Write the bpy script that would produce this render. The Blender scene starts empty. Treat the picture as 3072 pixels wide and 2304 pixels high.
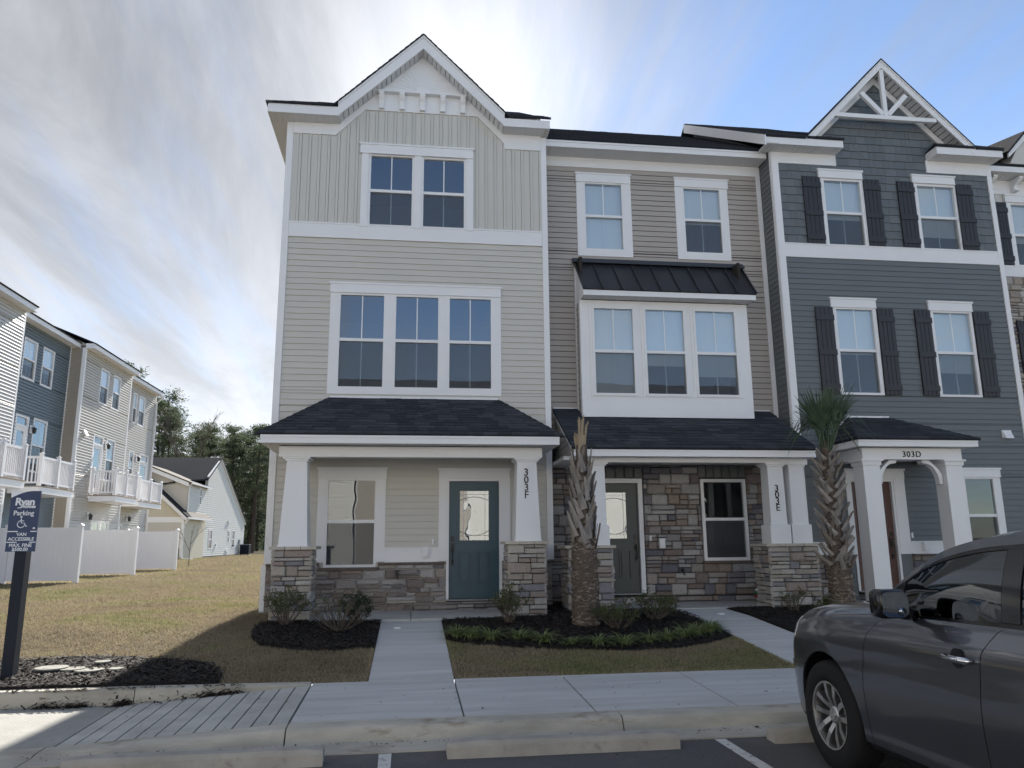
import bpy, math, random
import numpy as np
from mathutils import Vector, Matrix
random.seed(7)
rng = np.random.default_rng(7)
R = math.radians
sc = bpy.context.scene
COL = sc.collection

# ------------------------------------------------------------------ camera, sky, sun, exposure
SUN_AZ, SUN_EL = 5.0, 31.5
cam_d = bpy.data.cameras.new('camera')
cam_d.sensor_width = 36.0
cam_d.lens = 2308.0 / 3072.0 * 36.0
cam_d.clip_start = 0.1
cam_d.clip_end = 3000
cam = bpy.data.objects.new('camera', cam_d)
COL.objects.link(cam)
_r = Vector((0.99161739, -0.12889698, -0.00897293))
_u = Vector((-0.01722975, -0.20073589, 0.97949387))
_f = Vector((0.12805499, 0.97112855, 0.20127407))
cam.matrix_world = Matrix(((_r.x, _u.x, -_f.x, 0.0), (_r.y, _u.y, -_f.y, -14.0), (_r.z, _u.z, -_f.z, 1.65), (0, 0, 0, 1)))
sc.camera = cam

world = bpy.data.worlds.new('World')
sc.world = world
world.use_nodes = True
wn, wl = world.node_tree.nodes, world.node_tree.links
wn.clear()
w_out = wn.new('ShaderNodeOutputWorld')
w_bg = wn.new('ShaderNodeBackground')
w_sky = wn.new('ShaderNodeTexSky')
w_sky.sky_type = 'NISHITA'
w_sky.sun_disc = False
w_sky.sun_elevation = R(SUN_EL)
w_sky.sun_rotation = R(SUN_AZ)
w_sky.air_density = 1.0
w_sky.dust_density = 0.1
w_sky.ozone_density = 2.2
w_sky.altitude = 1200.0
w_bg.inputs['Strength'].default_value = 0.085
SUNV = Vector((math.sin(R(SUN_AZ)) * math.cos(R(SUN_EL)), math.cos(R(SUN_AZ)) * math.cos(R(SUN_EL)), math.sin(R(SUN_EL))))


def wmath(op, a, b=None, c=None):
    n = wn.new('ShaderNodeMath')
    n.operation = op
    for i, v in enumerate((a, b, c)):
        if v is None:
            continue
        if isinstance(v, (int, float)):
            n.inputs[i].default_value = v
        else:
            wl.new(v, n.inputs[i])
    return n.outputs[0]


def wsmooth(x, a, b, lo=0.0, hi=1.0):
    n = wn.new('ShaderNodeMapRange')
    n.interpolation_type = 'SMOOTHSTEP'
    wl.new(x, n.inputs['Value'])
    n.inputs['From Min'].default_value = a
    n.inputs['From Max'].default_value = b
    n.inputs['To Min'].default_value = lo
    n.inputs['To Max'].default_value = hi
    return n.outputs['Result']


# thin cirrus sheet: noise on a flat layer overhead, streaks running along y, thicker towards the west
g_tc = wn.new('ShaderNodeTexCoord')
g_sep = wn.new('ShaderNodeSeparateXYZ')
wl.new(g_tc.outputs['Generated'], g_sep.inputs[0])
dz = wmath('MAXIMUM', g_sep.outputs['Z'], 0.0)
den = wmath('ADD', dz, 0.10)
px = wmath('DIVIDE', g_sep.outputs['X'], den)
py = wmath('DIVIDE', g_sep.outputs['Y'], den)


def wnoise(sx, sy, scale, detail, rough, dist=0.0, off=0.0):
    c = wn.new('ShaderNodeCombineXYZ')
    wl.new(wmath('MULTIPLY', px, sx), c.inputs[0])
    wl.new(wmath('MULTIPLY', py, sy), c.inputs[1])
    c.inputs[2].default_value = off
    n = wn.new('ShaderNodeTexNoise')
    n.inputs['Scale'].default_value = scale
    n.inputs['Detail'].default_value = detail
    n.inputs['Roughness'].default_value = rough
    n.inputs['Distortion'].default_value = dist
    wl.new(c.outputs[0], n.inputs['Vector'])
    return n.outputs['Fac']


streak = wnoise(1.0, 0.16, 3.0, 9.0, 0.60, 0.35, 3.1)
fibre = wnoise(1.0, 0.10, 9.0, 6.0, 0.65, 0.6, 21.0)
broad = wnoise(0.9, 0.5, 0.9, 3.0, 0.5, 0.3, 8.4)
west = wsmooth(wmath('SUBTRACT', px, wmath('MULTIPLY', py, 0.35)), 0.55, -0.60, 0.0, 1.0)
cov = wmath('ADD', wmath('MULTIPLY', streak, 0.80), wmath('MULTIPLY', broad, 0.45))
cov = wmath('ADD', cov, wmath('MULTIPLY', fibre, 0.36))
cov = wmath('ADD', cov, wmath('MULTIPLY', west, 0.42))
dens = wsmooth(cov, 0.66, 1.26, 0.04, 0.96)
dot = wn.new('ShaderNodeVectorMath')
dot.operation = 'DOT_PRODUCT'
wl.new(g_tc.outputs['Generated'], dot.inputs[0])
dot.inputs[1].default_value = SUNV
cosr = wmath('MAXIMUM', dot.outputs['Value'], 0.0)
# forward scattering in the ice cloud; a longer path through the sheet towards the horizon
lobe = wmath('ADD', wmath('MULTIPLY', wmath('POWER', cosr, 7.0), 0.55), wmath('MULTIPLY', wmath('POWER', cosr, 60.0), 3.0))
low = wmath('MULTIPLY', wmath('POWER', wmath('SUBTRACT', 1.0, dz), 4.0), 4.2)
lump = wsmooth(wnoise(1.0, 0.30, 2.0, 7.0, 0.62, 0.5, 15.0), 0.34, 0.68, 1.5, 2.7)
cl_val = wmath('ADD', wmath('ADD', lump, lobe), low)
cl_col = wn.new('ShaderNodeCombineXYZ')
wl.new(wmath('MULTIPLY', cl_val, 0.98), cl_col.inputs[0])
wl.new(wmath('MULTIPLY', cl_val, 1.0), cl_col.inputs[1])
wl.new(wmath('MULTIPLY', cl_val, 1.05), cl_col.inputs[2])
w_mix = wn.new('ShaderNodeMixRGB')
wl.new(dens, w_mix.inputs['Fac'])
wl.new(w_sky.outputs['Color'], w_mix.inputs['Color1'])
wl.new(cl_col.outputs[0], w_mix.inputs['Color2'])
wl.new(w_mix.outputs['Color'], w_bg.inputs['Color'])
wl.new(w_bg.outputs[0], w_out.inputs['Surface'])

sun_d = bpy.data.lights.new('sun', 'SUN')
sun_d.energy = 5.0
sun_d.angle = R(0.55)
sun_d.color = (1.0, 0.94, 0.86)
sun = bpy.data.objects.new('sun', sun_d)
COL.objects.link(sun)
sun.rotation_mode = 'QUATERNION'
sun.rotation_quaternion = SUNV.to_track_quat('Z', 'Y')

sc.view_settings.view_transform = 'Standard'
sc.view_settings.look = 'None'
sc.view_settings.gamma = 1.0
sc.view_settings.use_curve_mapping = False
sc.view_settings.exposure = 1.3
sc.cycles.max_bounces = 8
sc.cycles.transparent_max_bounces = 16


# ------------------------------------------------------------------ materials
def mat(name, col, rough=0.6, spec=0.4, metal=0.0, vary=0.0, nscale=6.0, bump=0.0, bscale=40.0, objvar=None, stretch=None,
        ramp=None, rscale=3.0, coat=0.0, transl=0.0, spots=None):
    """Principled material with object-space noise; vary = brightness noise, ramp = colour ramp over noise,
    objvar = list of colours picked per object."""
    m = bpy.data.materials.new(name)
    m.use_nodes = True
    n, l = m.node_tree.nodes, m.node_tree.links
    b = n['Principled BSDF']
    b.inputs['Roughness'].default_value = rough
    b.inputs['Specular IOR Level'].default_value = spec
    b.inputs['Metallic'].default_value = metal
    b.inputs['Base Color'].default_value = (*col, 1)
    if coat:
        b.inputs['Coat Weight'].default_value = coat
        b.inputs['Coat Roughness'].default_value = 0.03
    tc = n.new('ShaderNodeTexCoord')
    vec = tc.outputs['Object']
    oi = None
    if objvar:
        oi = n.new('ShaderNodeObjectInfo')
        ad = n.new('ShaderNodeVectorMath')
        ad.operation = 'ADD'
        mu = n.new('ShaderNodeVectorMath')
        mu.operation = 'SCALE'
        cx = n.new('ShaderNodeCombineXYZ')
        for i in range(3):
            l.new(oi.outputs['Random'], cx.inputs[i])
        l.new(cx.outputs[0], mu.inputs[0])
        mu.inputs['Scale'].default_value = 37.0
        l.new(vec, ad.inputs[0])
        l.new(mu.outputs[0], ad.inputs[1])
        vec = ad.outputs[0]
    if stretch:
        mp = n.new('ShaderNodeMapping')
        mp.inputs['Scale'].default_value = stretch
        l.new(vec, mp.inputs['Vector'])
        vec = mp.outputs[0]

    def noise(scale, detail=5.0, rough_=0.6):
        t = n.new('ShaderNodeTexNoise')
        t.inputs['Scale'].default_value = scale
        t.inputs['Detail'].default_value = detail
        t.inputs['Roughness'].default_value = rough_
        l.new(vec, t.inputs['Vector'])
        return t.outputs['Fac']
    out = None
    if objvar:
        cr = n.new('ShaderNodeValToRGB')
        cr.color_ramp.interpolation = 'CONSTANT'
        e = cr.color_ramp.elements
        while len(e) < len(objvar):
            e.new(0.5)
        for i, c in enumerate(objvar):
            e[i].position = i / len(objvar)
            e[i].color = (*c, 1)
        l.new(oi.outputs['Random'], cr.inputs['Fac'])
        out = cr.outputs['Color']
    if ramp:
        cr = n.new('ShaderNodeValToRGB')
        e = cr.color_ramp.elements
        while len(e) < len(ramp):
            e.new(0.5)
        for i, (p, c) in enumerate(ramp):
            e[i].position = p
            e[i].color = (*c, 1)
        l.new(noise(rscale), cr.inputs['Fac'])
        out = cr.outputs['Color']
    if vary:
        mr = n.new('ShaderNodeMapRange')
        mr.inputs['From Min'].default_value = 0.25
        mr.inputs['From Max'].default_value = 0.75
        mr.inputs['To Min'].default_value = 1 - vary
        mr.inputs['To Max'].default_value = 1 + vary
        l.new(noise(nscale), mr.inputs['Value'])
        hs = n.new('ShaderNodeHueSaturation')
        if out:
            l.new(out, hs.inputs['Color'])
        else:
            hs.inputs['Color'].default_value = (*col, 1)
        l.new(mr.outputs[0], hs.inputs['Value'])
        out = hs.outputs['Color']
    if spots:
        # stains: (colour, scale, threshold, stretch)
        c2, s2, th = spots
        mr = n.new('ShaderNodeMapRange')
        mr.inputs['From Min'].default_value = th
        mr.inputs['From Max'].default_value = th + 0.12
        l.new(noise(s2, 8.0, 0.7), mr.inputs['Value'])
        mx = n.new('ShaderNodeMixRGB')
        l.new(mr.outputs[0], mx.inputs['Fac'])
        if out:
            l.new(out, mx.inputs['Color1'])
        else:
            mx.inputs['Color1'].default_value = (*col, 1)
        mx.inputs['Color2'].default_value = (*c2, 1)
        out = mx.outputs['Color']
    if out:
        l.new(out, b.inputs['Base Color'])
    if bump:
        bp = n.new('ShaderNodeBump')
        bp.inputs['Strength'].default_value = bump
        bp.inputs['Distance'].default_value = 0.02
        l.new(noise(bscale, 6.0), bp.inputs['Height'])
        l.new(bp.outputs[0], b.inputs['Normal'])
    if transl:
        tr = n.new('ShaderNodeBsdfTranslucent')
        if out:
            l.new(out, tr.inputs['Color'])
        else:
            tr.inputs['Color'].default_value = (*col, 1)
        ms = n.new('ShaderNodeMixShader')
        ms.inputs['Fac'].default_value = transl
        l.new(b.outputs[0], ms.inputs[1])
        l.new(tr.outputs[0], ms.inputs[2])
        l.new(ms.outputs[0], n['Material Output'].inputs['Surface'])
    return m


def glass_mat(name, tint=(0.5, 0.55, 0.55), ior=1.9, refl=(0.9, 0.95, 1.0), wav=0.0, wscale=3.0):
    m = bpy.data.materials.new(name)
    m.use_nodes = True
    n, l = m.node_tree.nodes, m.node_tree.links
    n.remove(n['Principled BSDF'])
    tr = n.new('ShaderNodeBsdfTransparent')
    tr.inputs['Color'].default_value = (*tint, 1)
    gl = n.new('ShaderNodeBsdfGlossy')
    gl.inputs['Roughness'].default_value = 0.01
    gl.inputs['Color'].default_value = (*refl, 1)
    fr = n.new('ShaderNodeFresnel')
    fr.inputs['IOR'].default_value = ior
    ms = n.new('ShaderNodeMixShader')
    ge = n.new('ShaderNodeNewGeometry')   # reflect at the outer face only; the thin sheet does not refract
    inv = n.new('ShaderNodeMath')
    inv.operation = 'SUBTRACT'
    inv.inputs[0].default_value = 1.0
    l.new(ge.outputs['Backfacing'], inv.inputs[1])
    mf = n.new('ShaderNodeMath')
    mf.operation = 'MULTIPLY'
    l.new(fr.outputs[0], mf.inputs[0])
    l.new(inv.outputs[0], mf.inputs[1])
    l.new(mf.outputs[0], ms.inputs['Fac'])
    l.new(tr.outputs[0], ms.inputs[1])
    l.new(gl.outputs[0], ms.inputs[2])
    l.new(ms.outputs[0], n['Material Output'].inputs['Surface'])
    if wav:
        tc = n.new('ShaderNodeTexCoord')
        t = n.new('ShaderNodeTexNoise')
        t.inputs['Scale'].default_value = wscale
        t.inputs['Detail'].default_value = 1.0
        l.new(tc.outputs['Object'], t.inputs['Vector'])
        bp = n.new('ShaderNodeBump')
        bp.inputs['Strength'].default_value = wav
        bp.inputs['Distance'].default_value = 0.05
        l.new(t.outputs['Fac'], bp.inputs['Height'])
        l.new(bp.outputs[0], gl.inputs['Normal'])
        l.new(bp.outputs[0], fr.inputs['Normal'])
    return m


def screen_mat():
    m = bpy.data.materials.new('insect_mesh')
    m.use_nodes = True
    n, l = m.node_tree.nodes, m.node_tree.links
    n.remove(n['Principled BSDF'])
    tr = n.new('ShaderNodeBsdfTransparent')
    df = n.new('ShaderNodeBsdfDiffuse')
    df.inputs['Color'].default_value = (0.13, 0.14, 0.15, 1)
    ms = n.new('ShaderNodeMixShader')
    ms.inputs['Fac'].default_value = 0.42
    l.new(tr.outputs[0], ms.inputs[1])
    l.new(df.outputs[0], ms.inputs[2])
    l.new(ms.outputs[0], n['Material Output'].inputs['Surface'])
    return m


M = {}
M['beige'] = mat('beige_vinyl', (0.58, 0.566, 0.52), 0.55, 0.3, vary=0.03, nscale=1.5, bump=0.10, bscale=30, stretch=(0.6, 1, 6))
M['cream'] = mat('cream_board_vinyl', (0.59, 0.582, 0.54), 0.55, 0.3, vary=0.03, nscale=1.5, bump=0.10, bscale=30, stretch=(6, 1, 0.6))
M['tan'] = mat('tan_vinyl', (0.42, 0.385, 0.35), 0.55, 0.3, vary=0.03, nscale=1.5, bump=0.10, bscale=30, stretch=(0.6, 1, 6))
M['slate'] = mat('slate_vinyl', (0.155, 0.172, 0.182), 0.55, 0.3, vary=0.05, nscale=1.5, bump=0.10, bscale=30, stretch=(0.6, 1, 6))
M['shake'] = mat('slate_shake', (0.14, 0.17, 0.19), 0.6, 0.3, objvar=[(0.135, 0.155, 0.168), (0.15, 0.17, 0.183), (0.16, 0.18, 0.193), (0.143, 0.16, 0.172)],
                 vary=0.06, nscale=8, bump=0.25, bscale=18, stretch=(8, 1, 0.8))
M['white'] = mat('white_trim', (0.80, 0.805, 0.815), 0.5, 0.35, vary=0.02, nscale=2.0, bump=0.05, bscale=60)
M['vinyl'] = mat('white_vinyl', (0.78, 0.78, 0.80), 0.4, 0.4, vary=0.02, nscale=1.0)
M['soffit'] = mat('soffit_vinyl', (0.70, 0.70, 0.71), 0.55, 0.3, vary=0.02)
M['shingle'] = mat('asphalt_shingle', (0.035, 0.038, 0.045), 0.85, 0.25,
                   objvar=[(0.036, 0.041, 0.051), (0.050, 0.056, 0.067), (0.042, 0.048, 0.058), (0.062, 0.068, 0.080), (0.034, 0.038, 0.047), (0.047, 0.052, 0.062)],
                   vary=0.25, nscale=90, bump=0.4, bscale=160)
M['roof'] = mat('asphalt_roof', (0.034, 0.038, 0.046), 1.0, 0.06, vary=0.3, nscale=25, bump=0.4, bscale=120)
STONE = [(0.29, 0.265, 0.25), (0.38, 0.365, 0.355), (0.225, 0.185, 0.162), (0.20, 0.19, 0.20), (0.42, 0.405, 0.395), (0.285, 0.235, 0.20),
         (0.155, 0.157, 0.178), (0.33, 0.295, 0.27), (0.25, 0.22, 0.205), (0.34, 0.335, 0.335), (0.215, 0.18, 0.168), (0.28, 0.262, 0.262)]
M['stone'] = mat('ledge_stone', (0.3, 0.28, 0.26), 0.85, 0.25, objvar=STONE, vary=0.28, nscale=7, bump=0.6, bscale=14, spots=((0.16, 0.13, 0.11), 4.0, 0.60))
STONE2 = [(0.46, 0.43, 0.39), (0.42, 0.38, 0.33), (0.38, 0.36, 0.34), (0.48, 0.455, 0.42), (0.35, 0.30, 0.26), (0.26, 0.255, 0.27), (0.44, 0.41, 0.38), (0.40, 0.37, 0.32), (0.33, 0.28, 0.25)]
M['stone_pale'] = mat('pale_ledge_stone', (0.42, 0.40, 0.38), 0.85, 0.25, objvar=STONE2, vary=0.22, nscale=7, bump=0.6, bscale=14, spots=((0.24, 0.21, 0.18), 4.0, 0.62))
M['soldier'] = mat('grey_lintel_stone', (0.2, 0.2, 0.2), 0.85, 0.25, objvar=[(0.19, 0.19, 0.185), (0.22, 0.22, 0.21), (0.17, 0.17, 0.17)], vary=0.2, nscale=7, bump=0.5, bscale=16)
M['mortar'] = mat('dry_joint', (0.045, 0.04, 0.037), 0.95, 0.1)
M['cap'] = mat('cut_stone_cap', (0.50, 0.46, 0.40), 0.8, 0.3, vary=0.12, nscale=9, bump=0.3, bscale=40)
M['sillstone'] = mat('brown_sill_stone', (0.14, 0.115, 0.10), 0.85, 0.25, vary=0.2, nscale=8, bump=0.4, bscale=30)
M['metalroof'] = mat('dark_metal_roof', (0.028, 0.030, 0.036), 0.38, 0.5, metal=0.0, vary=0.05)
M['teal'] = mat('teal_door_paint', (0.040, 0.085, 0.115), 0.4, 0.4, vary=0.03)
M['green'] = mat('dark_green_door_paint', (0.045, 0.058, 0.058), 0.4, 0.4, vary=0.03)
M['brown'] = mat('russet_door_paint', (0.105, 0.052, 0.042), 0.42, 0.4, vary=0.06, stretch=(8, 1, 1))
M['shutter'] = mat('charcoal_shutter', (0.034, 0.035, 0.041), 0.5, 0.4, vary=0.06, nscale=10, stretch=(8, 1, 1))
M['black'] = mat('black_metal', (0.012, 0.012, 0.014), 0.4, 0.5)
M['lettering'] = mat('black_lettering', (0.012, 0.012, 0.013), 0.5, 0.4)
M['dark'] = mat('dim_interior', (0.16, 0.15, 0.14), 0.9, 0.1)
M['blind'] = mat('white_blind', (0.80, 0.82, 0.83), 0.7, 0.2)
M['glass'] = glass_mat('window_glass', (0.90, 0.93, 0.93), 2.7, wav=0.012, wscale=1.6)
M['glass_low'] = glass_mat('low_window_glass', (0.80, 0.84, 0.83), 2.0, wav=0.02, wscale=2.2)
M['doorglass'] = glass_mat('leaded_door_glass', (0.45, 0.48, 0.48), 2.6, wav=0.10, wscale=3.0)
M['screen'] = screen_mat()
M['lead'] = mat('lead_came', (0.25, 0.25, 0.25), 0.35, 0.5, metal=0.8)
M['concrete'] = mat('broom_concrete', (0.54, 0.54, 0.525), 0.85, 0.25, vary=0.18, nscale=1.6, bump=0.45, bscale=55, stretch=(0.35, 3.5, 1), spots=((0.38, 0.375, 0.355), 4.0, 0.60))
M['landing'] = mat('darkened_landing_concrete', (0.33, 0.325, 0.30), 0.88, 0.25, vary=0.15, nscale=3, bump=0.4, bscale=60, spots=((0.27, 0.26, 0.235), 5.0, 0.6))  # stained ramp concrete, base colour darkened to hold down the sunlight on the landing
M['slab'] = mat('porch_concrete', (0.45, 0.45, 0.43), 0.85, 0.25, vary=0.10, nscale=2, bump=0.2, bscale=60)
M['ramp'] = mat('ramp_concrete', (0.46, 0.45, 0.415), 0.88, 0.25, vary=0.22, nscale=3, bump=0.4, bscale=60, spots=((0.34, 0.325, 0.29), 6.0, 0.60))
M['kerb'] = mat('kerb_concrete', (0.43, 0.405, 0.345), 0.88, 0.25, vary=0.30, nscale=3.0, bump=0.4, bscale=70, stretch=(0.5, 1, 1.5), spots=((0.23, 0.185, 0.13), 2.2, 0.57))
M['stop'] = mat('wheel_stop_concrete', (0.37, 0.35, 0.31), 0.9, 0.2, vary=0.18, nscale=4.0, bump=0.3, bscale=50, spots=((0.25, 0.23, 0.20), 5.0, 0.6))
M['asphalt'] = mat('asphalt', (0.105, 0.104, 0.106), 0.9, 0.3, vary=0.35, nscale=60, bump=0.5, bscale=150, spots=((0.135, 0.130, 0.125), 0.9, 0.52))
M['paint'] = mat('road_paint', (0.60, 0.60, 0.57), 0.8, 0.2, vary=0.08, nscale=20, bump=0.2, bscale=90, spots=((0.12, 0.12, 0.12), 13.0, 0.55))
M['mulch'] = mat('black_mulch', (0.022, 0.020, 0.019), 0.95, 0.15, vary=0.5, nscale=30, bump=1.0, bscale=45)
M['chip'] = mat('mulch_chip', (0.024, 0.021, 0.02), 0.85, 0.3, vary=0.5, nscale=9, ramp=[(0.3, (0.012, 0.011, 0.011)), (0.52, (0.034, 0.029, 0.026)), (0.68, (0.090, 0.072, 0.058))], rscale=25)
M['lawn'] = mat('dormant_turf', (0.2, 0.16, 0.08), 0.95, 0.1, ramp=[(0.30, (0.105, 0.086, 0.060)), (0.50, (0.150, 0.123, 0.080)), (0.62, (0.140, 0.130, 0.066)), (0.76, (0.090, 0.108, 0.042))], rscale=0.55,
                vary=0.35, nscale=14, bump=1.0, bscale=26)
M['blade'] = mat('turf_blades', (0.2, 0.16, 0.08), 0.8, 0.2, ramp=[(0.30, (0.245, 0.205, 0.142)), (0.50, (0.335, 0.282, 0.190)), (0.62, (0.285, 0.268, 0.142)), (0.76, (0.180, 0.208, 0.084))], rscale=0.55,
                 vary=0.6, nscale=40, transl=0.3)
M['needle'] = mat('pine_needles', (0.04, 0.06, 0.03), 0.7, 0.2, ramp=[(0.3, (0.060, 0.082, 0.052)), (0.6, (0.085, 0.108, 0.062)), (0.8, (0.110, 0.122, 0.070))], rscale=0.8, transl=0.45)
M['bark'] = mat('pine_bark', (0.10, 0.075, 0.06), 0.95, 0.1, vary=0.4, nscale=4, bump=0.6, bscale=12, stretch=(3, 3, 0.6))
M['twig'] = mat('bare_twig', (0.17, 0.14, 0.115), 0.9, 0.1, vary=0.2)
M['stem'] = mat('shrub_stem', (0.125, 0.105, 0.085), 0.9, 0.1, vary=0.25)
M['leaf'] = mat('azalea_leaf', (0.075, 0.095, 0.04), 0.5, 0.35, ramp=[(0.3, (0.055, 0.075, 0.032)), (0.55, (0.095, 0.115, 0.045)), (0.8, (0.15, 0.14, 0.06))], rscale=14, transl=0.25)
M['leafdark'] = mat('boxwood_leaf', (0.03, 0.05, 0.025), 0.5, 0.35, ramp=[(0.3, (0.02, 0.034, 0.02)), (0.7, (0.045, 0.066, 0.03))], rscale=14, transl=0.2)
M['liriope'] = mat('liriope_blade', (0.09, 0.13, 0.04), 0.5, 0.4, ramp=[(0.3, (0.085, 0.125, 0.045)), (0.5, (0.18, 0.235, 0.085)), (0.72, (0.34, 0.34, 0.16))], rscale=16, transl=0.25)
M['fibre'] = mat('palm_fibre', (0.135, 0.108, 0.088), 0.95, 0.1, vary=0.55, nscale=12, bump=1.0, bscale=22, stretch=(1, 1, 5))
M['fibre2'] = mat('pale_palm_fibre', (0.24, 0.20, 0.165), 0.95, 0.1, vary=0.6, nscale=14, stretch=(1, 1, 4))
M['boot'] = mat('palm_boot', (0.30, 0.27, 0.24), 0.85, 0.2, objvar=[(0.27, 0.25, 0.232), (0.22, 0.203, 0.19), (0.31, 0.285, 0.262), (0.23, 0.20, 0.17)], vary=0.3, nscale=5, bump=0.5, bscale=20, stretch=(4, 4, 0.7))
M['stub'] = mat('cut_frond_stub', (0.33, 0.27, 0.19), 0.8, 0.2, vary=0.3, nscale=8, stretch=(5, 5, 0.6))
M['frond'] = mat('palm_frond', (0.085, 0.125, 0.075), 0.45, 0.4, vary=0.3, nscale=6, transl=0.2)
M['navy'] = mat('navy_sign', (0.020, 0.040, 0.105), 0.45, 0.4, vary=0.03)
M['signwhite'] = mat('sign_white', (0.72, 0.74, 0.78), 0.5, 0.3)
M['post'] = mat('dark_post', (0.014, 0.020, 0.030), 0.6, 0.2, vary=0.05)
M['greymetal'] = mat('grey_metal', (0.25, 0.26, 0.27), 0.5, 0.5, vary=0.1)
M['foundation'] = mat('block_foundation', (0.33, 0.32, 0.30), 0.9, 0.2, vary=0.15, nscale=6)
M['deckwood'] = mat('deck_wood', (0.30, 0.24, 0.18), 0.85, 0.2, vary=0.2, nscale=3)
M['lid'] = mat('pale_utility_lid', (0.22, 0.22, 0.19), 0.7, 0.3, vary=0.3, nscale=10, spots=((0.10, 0.09, 0.08), 14.0, 0.60))
M['lid_white'] = mat('white_cap', (0.75, 0.75, 0.72), 0.6, 0.3)
M['paintcar'] = mat('gunmetal_car_paint', (0.100, 0.107, 0.123), 0.28, 0.5, metal=0.70, coat=1.0)
M['tyre'] = mat('tyre_rubber', (0.016, 0.016, 0.017), 0.8, 0.25, bump=0.1, bscale=80)
M['rim'] = mat('machined_alloy', (0.50, 0.49, 0.48), 0.28, 0.5, metal=0.9)
M['rimdark'] = mat('grey_rim_pocket', (0.10, 0.10, 0.105), 0.4, 0.5, metal=0.6)
M['chrome'] = mat('chrome', (0.75, 0.75, 0.76), 0.08, 0.5, metal=1.0)
M['carglass'] = glass_mat('tinted_car_glass', (0.10, 0.12, 0.12), 1.75)
M['carblack'] = mat('black_plastic', (0.010, 0.010, 0.012), 0.45, 0.4)
M['cargloss'] = mat('black_gloss', (0.008, 0.008, 0.010), 0.12, 0.5)
M['headlamp'] = mat('headlamp_lens', (0.55, 0.56, 0.56), 0.08, 0.6, coat=1.0)
M['tail'] = mat('tail_lamp_lens', (0.25, 0.01, 0.01), 0.15, 0.5, coat=1.0)
M['mirror'] = mat('mirror_glass', (0.22, 0.25, 0.30), 0.02, 0.5, metal=1.0)
M['seat'] = mat('dark_seat', (0.02, 0.02, 0.022), 0.8, 0.2)
M['red'] = mat('red_wrap', (0.30, 0.03, 0.04), 0.5, 0.4)
M['greenwrap'] = mat('green_wrap', (0.03, 0.16, 0.08), 0.5, 0.4)
M['lamp_black'] = mat('lantern_black', (0.015, 0.015, 0.016), 0.4, 0.4)
M['roofbrown'] = mat('brown_grey_shingle', (0.085, 0.078, 0.070), 0.9, 0.2, vary=0.25, nscale=20)
M['bulb'] = mat('clear_bulb', (0.8, 0.8, 0.78), 0.1, 0.5)


# ------------------------------------------------------------------ mesh helpers
WL = {}


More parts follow.
